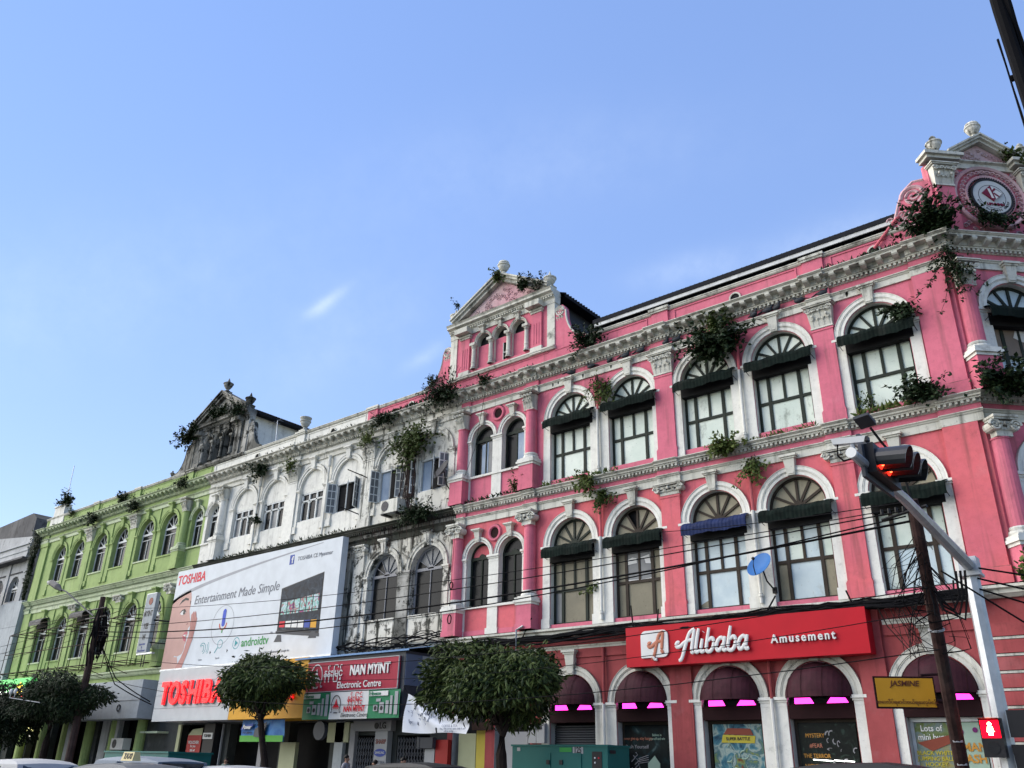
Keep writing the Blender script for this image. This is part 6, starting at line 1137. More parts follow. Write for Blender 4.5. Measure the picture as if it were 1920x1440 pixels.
for i, (lab, x0, x1, y, z, n, h, m) in enumerate([('low grass along the top cornice beside the corner', 11.5, 15.4, -.5, 18.14, 260, .2, 'leafdark'), ('low grass along the top cornice of the pink bay', -6.2, -1.6, -.5, 18.14, 170, .17, 'leafdark'), ('scattered weeds on the top cornice of white house', -22, -13.8, -.5, 18.14, 160, .18, 'leafdark'), ('thick weeds on the cornice left of the pink bay', -12.6, -6.6, -.5, 18.14, 420, .28, 'leafdark'),
  ('fringe of weeds on the black ledge above the billboard', -27.5, -13.2, -.28, 12.42, 360, .22, 'leafdark'), ('weeds along the sill of the last top floor window', 12.0, 14.2, -.25, 12.44, 130, .32, 'leafdry'), ('weeds along the ledge under the fourth top window', 8.0, 10.6, -.25, 12.44, 110, .2, 'leafdry'), ('weeds along the ledge under the pink bay', -6.2, -1.8, -.3, 12.44, 200, .22, 'leafdark'), ('weeds on the green top cornice', -50, -30, -.5, 18.14, 260, .2, 'leafdark'),
  ('weeds below the first window of the pink wing', -1.2, 2.6, -.28, 12.44, 150, .24, 'leafdry')]): grass(lab, x0, x1, y, z, n, h, m, i)
for x0, x1, z, lab in ((-12.9, -6.6, 12.2, 'hanging roots below the black ledge of stained arches'), ): 
    r = random.Random(5); b = MB()
    for k in range(60): x = r.uniform(x0, x1); l = r.uniform(.2, 1.4); b.tube([(x, -.3, z), (x+r.gauss(0, .06), -.22, z-l*.5), (x+r.gauss(0, .1), -.16, z-l)], .012, 3, False)
    solo('aerial_roots', b, 'wood', lab, 'plant')
b = MB(); r = random.Random(6)      # roots that grip the pilaster between the casements
for k in range(26): 
    x = -9.75+r.gauss(0, .22); z = 16.3; pts = []
    for j in range(12): pts.append((x, -.1-.05*r.random(), z)); x += r.gauss(0, .06); z -= .34
    b.tube(pts, [.05*(1-.05*j)*r.uniform(.5, 1) for j in range(12)], 5, False)
solo('tree_roots', b, 'wood', 'grey roots gripping the pier between the open casement windows', 'plant')
# ------------------------------------------------------------------ street trees, clipped flat crowns
def tree(label, x, y, rx, ry, z0, z1, lean, seed, nleaf=14000, size=.17, trunk=.2, zf=None, mat=('leaf', 'leafdark')):
    r = random.Random(seed); o = thing('clipped_tree', label, 'tree', (x-lean, y, .13), 'clipped trees along the pavement'); b = MB(); zc = (z0+z1)/2; hz = (z1-z0)/2; zf = zf or z0-.6
    base = Vector((x+lean, y, .1)); fork = Vector((x+lean*.25, y, zf))
    b.tube([base, base.lerp(fork, .3)+Vector((.06, 0, 0)), base.lerp(fork, .65)+Vector((-.05, .03, 0)), fork], [trunk*1.25, trunk, trunk*.92, trunk*.85], 9)
    for k in range(9):
        a = 2*PI*k/9+r.random()*.5; q = Vector((x+rx*.62*math.cos(a), y+ry*.62*math.sin(a), zc+r.uniform(-.2, .5)*hz)); s_ = fork+Vector((0, 0, r.uniform(-.5, .1))); m_ = s_.lerp(q, .5)+Vector((r.gauss(0, .12), r.gauss(0, .12), .1))
        b.tube([s_, m_, q], [trunk*.5, trunk*.34, trunk*.12], 6)
    for k in range(4): b.tube([fork.lerp(base, .02+.03*k), fork+Vector((r.gauss(0, .3), r.gauss(0, .2), -.2+.3*r.random())), fork+Vector((r.gauss(0, .5), r.gauss(0, .4), .5))], [.05, .03, .01], 5)
    part('trunk', b, 'bark', o)
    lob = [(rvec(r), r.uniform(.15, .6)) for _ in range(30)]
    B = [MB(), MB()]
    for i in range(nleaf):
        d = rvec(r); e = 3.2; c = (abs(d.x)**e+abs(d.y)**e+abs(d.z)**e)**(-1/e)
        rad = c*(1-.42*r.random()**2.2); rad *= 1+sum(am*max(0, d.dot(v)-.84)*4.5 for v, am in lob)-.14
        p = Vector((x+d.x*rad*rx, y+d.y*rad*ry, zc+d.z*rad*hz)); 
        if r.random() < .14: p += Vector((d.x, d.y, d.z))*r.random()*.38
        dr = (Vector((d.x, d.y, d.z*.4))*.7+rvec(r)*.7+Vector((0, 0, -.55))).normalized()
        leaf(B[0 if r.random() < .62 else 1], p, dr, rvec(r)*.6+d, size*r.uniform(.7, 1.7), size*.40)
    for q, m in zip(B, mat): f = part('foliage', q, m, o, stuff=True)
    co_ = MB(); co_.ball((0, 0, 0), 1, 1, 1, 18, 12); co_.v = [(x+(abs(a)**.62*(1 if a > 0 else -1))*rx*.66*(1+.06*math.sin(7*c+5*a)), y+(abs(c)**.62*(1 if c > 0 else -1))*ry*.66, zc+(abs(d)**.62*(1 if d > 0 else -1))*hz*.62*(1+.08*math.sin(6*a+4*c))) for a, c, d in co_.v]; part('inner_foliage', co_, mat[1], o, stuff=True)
    return o
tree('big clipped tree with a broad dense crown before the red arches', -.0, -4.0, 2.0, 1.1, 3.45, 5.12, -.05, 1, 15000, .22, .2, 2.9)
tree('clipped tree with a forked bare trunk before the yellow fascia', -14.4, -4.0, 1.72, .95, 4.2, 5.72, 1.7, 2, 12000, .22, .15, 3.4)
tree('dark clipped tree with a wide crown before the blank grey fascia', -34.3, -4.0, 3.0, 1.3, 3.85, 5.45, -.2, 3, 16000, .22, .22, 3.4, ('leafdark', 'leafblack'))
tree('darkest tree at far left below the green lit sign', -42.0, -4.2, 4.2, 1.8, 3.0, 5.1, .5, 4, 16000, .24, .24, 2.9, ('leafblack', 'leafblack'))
# ------------------------------------------------------------------ pigeons on the white band
def pigeon_mesh():
    b = MB(); pr_ = [(.0, -.17), (.035, -.14), (.07, -.06), (.085, .02), (.07, .1), (.045, .15), (.0, .18)]
    n = 9; vs = [(z, r_*math.cos(2*PI*j/n), r_*math.sin(2*PI*j/n)-.25*z*abs(z)) for r_, z in pr_ for j in range(n)]
    b.raw(vs, [(i*n+j, i*n+(j+1) % n, (i+1)*n+(j+1) % n, (i+1)*n+j) for i in range(len(pr_)-1) for j in range(n)])
    b.ball((.16, 0, .11), .045, .04, .045, 8, 6); b.tube([(.12, 0, .02), (.155, 0, .1)], [.05, .036], 7); b.tube([(.19, 0, .11), (.235, 0, .10)], [.014, .002], 5); b.hexa([(-.3, -.035, -.06), (-.13, -.04, .0), (-.13, .04, .0), (-.3, .035, -.06)], [(-.3, -.035, -.045), (-.13, -.04, .03), (-.13, .04, .03), (-.3, .035, -.045)])
    for s in (-.03, .03): b.tube([(.02, s, -.05), (.02, s, -.14)], .008, 4)
    return b.mesh('pigeon', ['slate'], True)
pg = pigeon_mesh()
for i, (x, lab) in enumerate(((.14, 'pigeon on the white band, leftmost of all'), (1.26, 'pigeon on the white band just right of the first keystone'), (2.2, 'pigeon on the white band above the left half of second arch'), (2.95, 'pigeon on the white band right above the second keystone'), (3.71, 'pigeon on the white band left of the first square capital'), (4.9, 'pigeon above the first square capital, left of the close pair'), (5.4, 'pigeon just right of the first square capital, in the close pair'), (6.34, 'pigeon on the white band left of the large bush'), (8.74, 'pigeon on the white band left of the fourth keystone, in a row of three'), (9.3, 'middle pigeon of the row of three above the fourth keystone'), (9.66, 'rightmost pigeon of the row of three above the fourth keystone'), (10.58, 'pigeon on the white band left of the second square capital'), (11.4, 'pigeon on the white band above the second square capital'))):
    o = link('pigeon', pg, None, (x, -.12, 17.49)); o.rotation_euler = (0, 0, R.choice((0, PI, .5, 2.6, -.5))); o.scale = (1.25, 1.25, 1.25); tag(o, lab, 'bird', 'pigeons on the white band')
# ------------------------------------------------------------------ dishes, air conditioner, aerials
def dish(label, c, r_, mat, mount, aim, writing=None):
    o = thing('satellite_dish', label, 'satellite dish', mount); b = MB(); n = 8
    b.lathe([(r_*k/n, .32*r_*(k/n)**2) for k in range(n+1)], 26); b.lathe([(r_, .32*r_), (r_*1.02, .33*r_), (r_*1.02, .30*r_), (r_*.98, .29*r_)], 26)
    q = Vector(aim).to_track_quat('Z', 'Y'); d = part('reflector', b, mat, o, smooth=True); d.location = c; d.rotation_euler = q.to_euler()
    c = Vector(c); ax = Vector(aim).normalized(); u = q @ Vector((0, -1, 0))
    b = MB(); b.tube([c+u*r_*.95+ax*.3*r_, c+u*r_*.5+ax*r_*.75, c+ax*r_*.95], .018, 5); b.tube([c+ax*r_*.9, c+ax*r_*1.05], .05, 7); part('feed_arm', b, 'black_metal', o)
    b = MB(); b.tube([c-ax*.02, (c+Vector(mount))/2+Vector((0, -.12, -.1)), mount], .028, 6); b.box(mount[0]-.07, mount[0]+.07, mount[1]-.03, mount[1]+.05, mount[2]-.1, mount[2]+.1); part('bracket', b, 'black_metal', o)
    return o
dish('blue satellite dish on the white pier beside the blue awning window', (8.28, -.62, 7.80), .46, 'dishblue', (8.42, -.06, 7.1), (-.25, -.9, .55))
dish('black mesh satellite dish on the wall left of the pink bay', (-6.9, -.62, 14.15), .52, 'dishdark', (-6.75, -.04, 13.1), (-.35, -1, .55))
o = thing('air_conditioner', 'beige outdoor air conditioner under the open casement window', 'air conditioner', (-10.5, -.4, 12.7)); b = MB(); b.box(-11.15, -9.95, -.62, -.08, 12.75, 13.42); part('casing', b, 'cream', o); b = MB(); b.ring([(.02, -.64), (.25, -.64), (.25, -.621), (.02, -.621)], 0, 2*PI, 20, -10.82, 13.1); part('fan_grille', b, 'dishdark', o); b = MB(); b.box(-11.1, -10.9, -.6, 0, 12.68, 12.749); b.box(-10.2, -10.0, -.6, 0, 12.68, 12.749); part('bracket', b, 'black_metal', o, stuff=True)
b = MB(); b.tube([(-50.2, .1, 20.0), (-50.4, .1, 23.4)], .03, 5); b.tube([(-50.9, .1, 21.2), (-49.9, .1, 21.4)], .02, 4); b.tube([(-50.6, -.2, 21.5), (-50.1, .3, 21.2)], .02, 4); solo('aerial', b, 'steel', 'tall thin aerial on the end pier of the green house', 'aerial')
b = MB(); b.tube([(-22.2, .2, 19.2), (-22.35, .2, 20.7)], .025, 5); b.tube([(-23.2, .2, 20.35), (-22.0, .2, 20.75)], .015, 4)
for k in range(4): b.tube([(-23.0+.28*k, 0., 20.42+.09*k), (-23.0+.28*k, .5, 20.42+.09*k)], .01, 3)
solo('aerial', b, 'steel', 'television aerial on the white parapet below the dark roof', 'aerial')
b = MB(); b.tube([(-7.9, .6, 19.2), (-7.9, .6, 20.6)], .02, 4); b.tube([(-8.3, .6, 20.4), (-7.5, .6, 20.6)], .015, 4); b.tube([(-8.2, .6, 20.2), (-7.6, .6, 20.35)], .012, 4); solo('aerial', b, 'black_metal', 'small aerial left of the central pink gable', 'aerial')
b = MB()
for k in range(12): a = .35+k*.17; b.tube([(-6.95, -.6, 18.2), (-6.95-1.35*math.cos(a), -.6, 18.2+1.5*math.sin(a))], .009, 3)
solo('spike_fan', b, 'black_metal', 'fan of thin metal spikes left of the pink gable base', 'spikes')
for x, z, l, lab in ((-12.9, 15.1, 1.0, 'rusty rod poking from the second white capital'), (-13.3, 13.2, 1.0, 'rusty rod poking out below the first casement window')): b = MB(); b.tube([(x, 0, z), (x-.5, -1.1, z+.3)], .03, 5); solo('metal_rod', b, 'black_metal', lab, 'rod')
for i, x in enumerate((-22.6, -16.2)): 
    b = MB(); b.tube([(x, -.16, 12.5), (x, -.16, 17.0)], .06, 7); b.lathe([(.1, 0), (.1, .5), (.14, .6)], 8, x, -.16, 16.4); part('downpipe', b, 'white', whiteb)
# ------------------------------------------------------------------ traffic signals, poles, lamps
tp = thing('traffic_signal', 'grey steel traffic signal mast with red lights and camera', 'traffic light', (15.4, -5.0, .13))
b = MB(); b.lathe([(.24, 0), (.24, .05), (.19, .1), (.19, 2.0), (.17, 5.85)], 8, 15.4, -5.0, .13); part('pole', b, 'steel', tp)
b = MB(); b.box(15.2, 15.6, -5.2, -4.8, 5.95, 6.35); b.box(15.16, 15.64, -5.24, -4.76, 5.9, 5.97); part('joint_box', b, 'steel', tp)
b = MB(); b.tube([(15.4, -4.9, 6.15), (15.55, -8, 6.25), (15.72, -11, 6.3), (15.8, -14.0, 6.32)], [.14, .125, .10, .08], 8); part('mast_arm', b, 'steel', tp)
b = MB(); b.lathe([(.0, -.02), (.09, -.02), (.09, .04), (.0, .04)], 12); e = part('end_cap', b, 'lettwhite', tp); e.location = (15.8, -14.03, 6.32); e.rotation_euler = (PI/2, 0, 0)
hd = MB(); hy = -12.72
hd.box(15.82, 15.97, hy-.66, hy+.66, 6.16, 6.68); h_ = part('signal_head', hd, 'ink', tp)
for k in range(3):
    yk = hy-.43+.43*k; z = 6.42; vz = MB(); n = 12; vs = []
    for j in range(n+1):
        a = -.75+(PI+1.5)*j/n; vs += [(15.97, yk+.205*math.cos(a), z+.205*math.sin(a)), (15.97+.48+.06*math.sin(a), yk+.20*math.cos(a), z-.05+.20*math.sin(a)), (15.97+.48+.06*math.sin(a), yk+.185*math.cos(a), z-.05+.185*math.sin(a)), (15.97, yk+.19*math.cos(a), z+.19*math.sin(a))]
    vz.raw(vs, [(4*j+q, 4*j+q+1, 4*j+5+q, 4*j+4+q) for j in range(n) for q in range(3)]); sub('visor', vz, 'visor', h_, (0, 0, 0))
    q = MB(); q.ball((15.97, yk, z), .03, .17, .17, 14, 8); sub('lens', q, 'lit_lens' if k < 2 else 'slate', h_)
    if k < 2: q = MB(); q.ball((16.02, yk-.04, z-.06), .03, .075, .075, 8, 6); sub('lamp', q, 'lit_amber', h_)
b = MB(); b.box(15.76, 15.82, hy-.8, hy+.7, 6.06, 6.82); part('backing_board', b, 'slate', tp); b = MB(); b.tube([(15.70, hy, 6.25), (15.78, hy, 6.3)], .05, 6); part('clamp', b, 'steel', tp)
cm = thing('security_camera', 'long white security camera at the tip of the signal mast', 'camera', (15.85, -14, 6.45)); b = MB(); b.hexa([(15.50, -13.98, 6.55), (15.98, -13.90, 6.52), (15.98, -13.78, 6.52), (15.50, -13.86, 6.55)], [(15.48, -14.0, 6.65), (16.02, -13.91, 6.62), (16.02, -13.77, 6.62), (15.48, -13.84, 6.65)]); part('housing', b, 'lettwhite', cm); b = MB(); b.box(15.98, 16.05, -13.9, -13.79, 6.535, 6.61); part('lens', b, 'ink', cm); b = MB(); b.tube([(15.79, -13.9, 6.38), (15.78, -13.88, 6.55)], .04, 6); part('bracket', b, 'tin', cm); b = MB(); b.tube([(15.56, -13.93, 6.56), (15.54, -13.93, 6.36), (15.62, -13.92, 6.25), (15.74, -13.9, 6.27)], .018, 5); part('cable', b, 'cable', cm)
ps = thing('pedestrian_signal', 'pedestrian signal showing a glowing red standing man', 'traffic light', (15.35, -5.3, 2.1))
PX_, PZ_ = 15.27, 2.30
b = MB(); b.box(PX_-.23, PX_+.20, -5.5, -5.24, PZ_-.36, PZ_+.42); part('housing', b, 'ink', ps); b = MB(); b.box(PX_-.2, PX_+.17, -5.515, -5.501, PZ_+.03, PZ_+.39); part('red_lens', b, 'lit_redglow', ps)
b = MB(); b.ring([(.005, -5.512), (.13, -5.512), (.13, -5.502), (.005, -5.502)], 0, 2*PI, 16, PX_-.015, PZ_-.17); part('green_lens', b, 'carblack', ps)
b = MB(); b.ball((PX_-.015, -5.525, PZ_+.31), .04, .01, .04, 10, 6); b.prism([(PX_-.06, PZ_+.26), (PX_+.03, PZ_+.26), (PX_+.055, PZ_+.15), (PX_+.025, PZ_+.145), (PX_+.025, PZ_+.08), (PX_-.055, PZ_+.08), (PX_-.055, PZ_+.145), (PX_-.085, PZ_+.15)], -5.53, -5.518); part('standing_man', b, 'lit_man', ps)
b = MB(); b.box(15.6, 16.0, -5.35, -5.1, 2.35, 2.9); b.hexa([(15.58, -5.4, 2.2), (16.05, -5.4, 2.2), (16.05, -5.1, 2.2), (15.58, -5.1, 2.2)], [(15.6, -5.35, 1.7), (15.95, -5.35, 1.7), (15.95, -5.1, 1.7), (15.6, -5.1, 1.7)]); part('second_head', b, 'ink', ps, stuff=True)
b = MB(); b.hexa([(PX_-.23, -5.55, PZ_+.42), (PX_+.2, -5.55, PZ_+.42), (PX_+.2, -5.24, PZ_+.42), (PX_-.23, -5.24, PZ_+.42)], [(PX_-.23, -5.68, PZ_+.43), (PX_+.2, -5.68, PZ_+.43), (PX_+.2, -5.24, PZ_+.44), (PX_-.23, -5.24, PZ_+.44)]); part('hood', b, 'ink', ps)
up_ = thing('utility_pole', 'leaning dark utility pole tangled with cables, yellow sign attached', 'utility pole', (14.3, -4.9, .13))
UB, UT = Vector((14.37, -4.75, .1)), Vector((15.06, -7.75, 7.2))
b = MB(); b.tube([UB, UB.lerp(UT, .4), UT], [.155, .145, .12], 10); part('pole', b, 'polewood', up_)
for f, m in ((.235, 'tin'), (.30, 'lettgrey'), (.19, 'lettgrey')): q = UB.lerp(UT, f); b = MB(); b.lathe([(.166, 0), (.163, .2)], 5, q.x, q.y, q.z, -1.9, -.6); part('paper_notice', b, m, up_)
b = MB(); b.tube([UB.lerp(UT, .62), UB.lerp(UT, .625)], .17, 10); part('band', b, 'tin', up_)
r = random.Random(21)
b = MB()
for k in range(34):
    a = UB.lerp(UT, r.uniform(.72, .93)); L0 = r.uniform(.3, 1.5); dx = r.uniform(-.9, .7); e = UB.lerp(UT, r.uniform(.55, .92))+Vector((r.gauss(0, .1), -.1, 0)); m_ = (a+e)/2+Vector((dx, -.15-r.random()*.3, -L0*.6)); b.tube([a, a.lerp(m_, .5)+Vector((dx*.3, 0, -.05)), m_, e.lerp(m_, .5)+Vector((dx*.2, 0, 0)), e], r.choice((.006, .009, .015)), 4, False)
part('cable_tangle', b, 'cable', up_, stuff=True)
b = MB(); q = UB.lerp(UT, .97); b.tube([q+Vector((-.75, .1, -.1)), q+Vector((.3, -.1, .02))], .04, 5)
for k in range(6): c = q+Vector((-.7+.16*k, .0, -.0)); b.tube([c, c+Vector((0, 0, .12))], [.04, .03], 6)
part('cross_arm', b, 'black_metal', up_)
ul = thing('street_lamp', 'flat panel street lamp on a thin arm above the signal', 'lamp', UT); b = MB(); b.tube([UT-Vector((0, 0, .3)), UT+Vector((.0, -.4, .7)), (14.86, -8.7, 8.35), (14.76, -8.98, 8.62)], .03, 6); part('arm', b, 'black_metal', ul); b = MB(); q = Vector((14.70, -9.05, 8.8)); b.hexa([q+Vector(v) for v in ((-.17, -.32, -.06), (.17, -.32, -.02), (.17, .18, -.1), (-.17, .18, -.14))], [q+Vector(v) for v in ((-.17, -.32, .0), (.17, -.32, .04), (.17, .18, .0), (-.17, .18, -.04))]); part('lamp_head', b, 'slate', ul)
js = thing('hanging_sign', 'yellow JASMINE sign board hung on the leaning utility pole', 'sign', (13.9, -6.5, 3.0)); JF = Fr(13.76, -6.06, math.radians(32))
b = MB(); b.box(-.63, .63, -.02, .02, 2.96, 3.58); part('board', b, 'jasm', js, JF); b = MB(); b.box(-.66, .66, -.015, .03, 2.92, 2.96); b.box(-.66, .66, -.015, .03, 3.58, 3.62); b.box(-.67, -.63, -.015, .03, 2.92, 3.62); b.box(.63, .66, -.015, .03, 2.92, 3.62); b.tube([(.4, .03, 3.65), (.95, .2, 3.7)], .03, 5); b.tube([(.5, .03, 3.1), (.95, .2, 3.1)], .05, 5); part('frame', b, 'maroon', js, JF, stuff=True)
text('lettering', 'JASMINE', .17, 'jink', js, 0, -.03, 3.46, JF, shear=.18, bold=.012); text('lettering', 'ဆေးလိပ်ရောင်းဝယ်ရေးလုပ်ငန်း', .10, 'jink', js, 0, -.03, 3.06, JF)
tr_ = thing('utility_pole', 'dark pole crossing the upper right corner of sky', 'utility pole', (19.75, -23.3, .13))
b = MB(); b.tube([(19.82, -22.9, .1), (19.745, -23.05, 5.6), (19.73, -23.2, 8.2)], [.042, .038, .036], 10); part('pole', b, 'cable', tr_)
b = MB(); b.tube([(19.90, -22.85, .1), (19.80, -22.98, 5.0), (19.79, -23.05, 5.6), (19.75, -23.2, 7.0)], .022, 6); b.tube([(19.74, -22.85, .1), (19.70, -23.0, 4.9), (19.695, -23.05, 5.4)], .007, 5); b.tube([(19.70, -22.98, 5.15), (19.82, -22.98, 5.14)], .02, 6); part('conduit', b, 'cable', tr_, stuff=True)
lp = thing('street_lamp', 'old cobra head street lamp on the left utility pole', 'lamp', (-33, -3.6, 8)); b = MB(); b.tube([(-32.2, -3.9, 9.2), (-33.2, -3.9, 9.6), (-36.2, -4.1, 11.0), (-37.0, -4.2, 11.25)], .045, 6); part('arm', b, 'slate', lp); b = MB(); b.tube([(-36.7, -4.2, 11.1), (-37.3, -4.25, 11.4), (-38.2, -4.3, 11.75), (-38.7, -4.3, 11.85)], [.06, .2, .19, .07], 9); part('lamp_head', b, 'slate', lp); b = MB(); b.tube([(-38.1, -4.32, 11.68), (-38.72, -4.33, 11.84)], [.12, .09], 7); part('lamp_glass', b, 'tin', lp)
lpole = thing('utility_pole', 'dark utility pole wrapped in a thick cable knot before the green house', 'utility pole', (-31.2, -4, .13)); b = MB(); b.tube([(-31.1, -4, .1), (-31.15, -4, 5.5), (-31.25, -4, 10.2)], [.22, .2, .15], 9); part('pole', b, 'wood', lpole)
r = random.Random(9); b = MB()
for k in range(40):
    a = 2*PI*r.random(); z0 = r.uniform(8.6, 9.6); z1 = z0-r.uniform(1.2, 2.6); b.tube([(-31.0+.25*math.cos(a), -4+.25*math.sin(a), z0), (-30.8+.5*math.cos(a), -4+.45*math.sin(a), (z0+z1)/2), (-30.9+.3*math.cos(a+.5), -4+.3*math.sin(a+.5), z1)], r.choice((.02, .035, .05)), 4, False)
part('cable_tangle', b, 'cable', lpole, stuff=True)
b = MB()
for z, l in ((9.5, 1.2), (9.0, 1.5)): b.tube([(-31.2-l, -4.1, z), (-31.2+l*.7, -4.1, z)], .05, 5)
part('cross_arm', b, 'black_metal', lpole)
# steel cage frame on the ledge of the green house
cage = thing('steel_cage', 'rusty open steel cage frame across the green first floor windows', 'frame', (-42, -1, 6.4)); b = MB()
X0, X1 = -50.2, -31.8; 
for y, z in ((-1.5, 6.9), (-1.5, 9.6), (-.1, 6.9), (-.1, 9.6), (-1.5, 8.2)): b.tube([(X0, y, z), (X1, y, z)], .03, 4)
for k in range(13): x = X0+(X1-X0)*k/12; b.tube([(x, -1.5, 6.6), (x, -1.5, 9.6)], .025, 4); b.tube([(x, -1.5, 9.6), (x, -.05, 9.6)], .025, 4); b.tube([(x, -1.5, 6.9), (x, -.05, 6.9)], .025, 4)
for k in range(6): x = X0+(X1-X0)*k/6; b.tube([(x, -1.5, 9.6), (x+1.5, -.3, 10.4)], .022, 4); b.tube([(x, -1.5, 6.9), (x+1.2, -.4, 6.3)], .022, 4)
b.tube([(X0+3, -.9, 10.35), (X1-6, -.9, 10.3)], .02, 4)
part('rod', b, 'rust', cage, stuff=True)
for x, w, m, lab in ((-48.6, 1.0, 'dishdark', 'torn black awning over the first green window of the lower floor'), (-42.1, 1.0, 'dishdark', 'torn black awning over the third green window of the lower floor')):
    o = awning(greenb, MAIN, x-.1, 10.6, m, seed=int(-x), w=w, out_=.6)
# ------------------------------------------------------------------ cables
def cable(label, pts, r_=.018, sag=.25, n=14, group='overhead cables'):
    b = MB(); P_ = []
    for a, c in zip(pts, pts[1:]):
        a, c = Vector(a), Vector(c)
        for k in range(n): f = k/n; P_.append(a.lerp(c, f)-Vector((0, 0, sag*4*f*(1-f)*((c-a).length/30))))
    P_.append(Vector(pts[-1])); b.tube(P_, r_, 4, False); return solo('cable', b, 'cable', label, 'cable', group)
A0 = Vector((-31.2, -4.1, 8.2)); T0 = UB.lerp(UT, .94)
cable('thick cable from the left pole across the billboard to the leaning pole', (A0, T0), .028, .5); cable('thin cable just above the thick one across the billboard', (A0+Vector((0, 0, .25)), T0+Vector((-.1, 0, .25))), .016, .35)
cable('upper thin cable crossing the billboard by the microphone', (A0+Vector((0, 0, 1.3)), T0+Vector((-.3, 0, .32))), .012, .4); cable('third cable of the bundle below the blue awning', (A0+Vector((0, -.1, -.2)), T0+Vector((-.2, 0, .12))), .018, .7)
cable('low slack cable over the red box sign', (A0+Vector((0, 0, -1.1)), T0+Vector((0, 0, -1.5))), .012, .8); cable('lowest cable crossing the domed awnings', (A0+Vector((0, 0, -2.3)), T0+Vector((0, 0, -2.8))), .012, .9); cable('slack cable falling across the red box sign to the arch below', ((-12, -3.6, 4.8), T0+Vector((0, 0, -2.))), .01, .5)
cable('thin cable over the third middle floor window', ((4.2, -.1, 9.7), T0+Vector((-.2, 0, .45))), .012, .2)
for i, (dz, dx) in enumerate(((.1, -13), (-.25, -15), (-.6, -17))): cable(('upper', 'middle', 'lower')[i]+' wire fanning left from the left pole past the cage', (A0+Vector((0, 0, .5+dz)), (-62, -4.5+i*.3, 7.6+dz*1.6)), .014, .25)
for i in range(3): cable(('upper', 'middle', 'lower')[i]+' cable running right from the signal mast', ((15.5, -5.1, 6.1-.25*i), (19.2, -4.2+i*.4, 5.2-.55*i)), .022, .15)
cable('cable with a splice box falling right past the signal pole', ((15.0, -6.1, 5.9), (16.6, -5.2, 4.5), (18.2, -5.0, 3.7)), .022, .1); b = MB(); b.tube([(16.45, -5.28, 4.65), (16.68, -5.18, 4.42)], [.05, .06], 6); solo('splice_box', b, 'cable', 'small dark splice box on the cable right of signal pole', 'box')
for i, (x0, x1) in enumerate(((-31, -27.2), (-31, -27.0))): cable(('upper', 'lower')[i]+' black loop from the left pole to the white TOSHIBA fascia', ((-30.9, -4, 8.0), (-29.3, -3.2, 5.6-.3*i), (x1, -2.05, 4.4-.15*i)), .03, .5)
cable('black wire hanging from the top cornice across the pink bay', ((-4.4, -.6, 18.0), (-5.2, -.35, 15.0), (-6.3, -.5, 12.2)), .012, .0); cable('coiled black wire down the left column of the pink bay', ((-6.1, -.45, 12.0), (-6.15, -.5, 8.6), (-6.25, -.45, 6.6)), .014, 0)
b = MB()
for z, rr_ in ((8.75, .12), (7.3, .14)):
    for k in range(3): b.ring([(rr_, -.52), (rr_+.02, -.52), (rr_+.02, -.5), (rr_, -.5)], 0, 2*PI, 12, -6.15+.02*k, z, .7, 1.3)
solo('cable_coil', b, 'cable', 'two wire coils hanging on the left column of pink bay', 'cable')
bd = thing('cable_bundle', 'black bundle of cables sagging along the ledge above the red sign', 'cable', (5, -.5, 6.4)); r = random.Random(31)
for k in range(15):
    b = MB(); P_ = []; x = -6.8; ph = r.random()*6; am = r.uniform(.03, .14); off = r.uniform(-.15, .12)
    while x < 15.2: P_.append((x, -.48+r.gauss(0, .03)+off*.4, 6.22+.012*x+off+am*math.sin(x*r.uniform(.8, 1.1)+ph)-.10*abs(math.sin(x*.42+k)))); x += .55
    b.tube(P_, r.choice((.02, .03, .04)), 5, False); part('cable', b, 'cable', bd)
for x, dz, dx in ((3.0, .9, .05), (4.0, .5, .2), (8.1, .55, .5), (11.0, .45, -.1), (13.9, .4, .1), (-2.2, .8, .6)): b = MB(); b.tube([(x, -.3, 6.3), (x+dx, -.5, 6.5+dz*.6)], .028, 5); part('hook', b, 'black_metal', bd)
b2 = thing('cable_bundle', 'tangle of cables on the ledge above the NAN MYINT canopy', 'cable', (-10, -.5, 6.5)); 
for k in range(9):
    b = MB(); P_ = []; x = -27; ph = r.random()*6
    while x < -6.4: P_.append((x, -.45+r.gauss(0, .04), 6.55+.05*math.sin(x*1.3+ph)+r.gauss(0, .05)+(.25*math.sin(x*.8+k) if x > -13 else 0))); x += .6
    b.tube(P_, r.choice((.02, .03)), 5, False); part('cable', b, 'cable', b2)
b3 = thing('cable_bundle', 'loops of black cable hanging beside the leaning utility pole', 'cable', (14.9, -5.9, 5.3))
for k in range(3): b = MB(); b.tube([(14.62, -5.95, 6.0), (14.85, -5.9, 5.25-.1*k), (15.05+.1*k, -5.8, 5.05-.12*k), (15.2+.08*k, -5.7, 5.35), (15.2+.1*k, -5.6, 5.95)], .03, 5); part('cable', b, 'cable', b3)
dr = thing('dry_creeper', 'bare dry creeper hanging between red sign and leaning pole', 'plant', (11.9, -.4, 5)); b = MB(); r = random.Random(3)
for k in range(14): x = 12.2+r.gauss(0, .3); b.tube([(x, -.5, 6.3), (x+.25, -.5, 5.6), (12.6+r.gauss(0, .12), -.5, 5.0-r.random()*.4)], .012, 3, False)
part('twig', b, 'wood', dr, stuff=True)
# steel pipe bracket on the ledge by the big tree
b = MB(); b.tube([(-2.3, -.6, 5.2), (-2.3, -.6, 6.55), (-1.95, -.6, 6.68)], .045, 6); solo('pipe_bracket', b, 'steel', 'bent grey pipe standing above the big tree on the ledge', 'pipe')
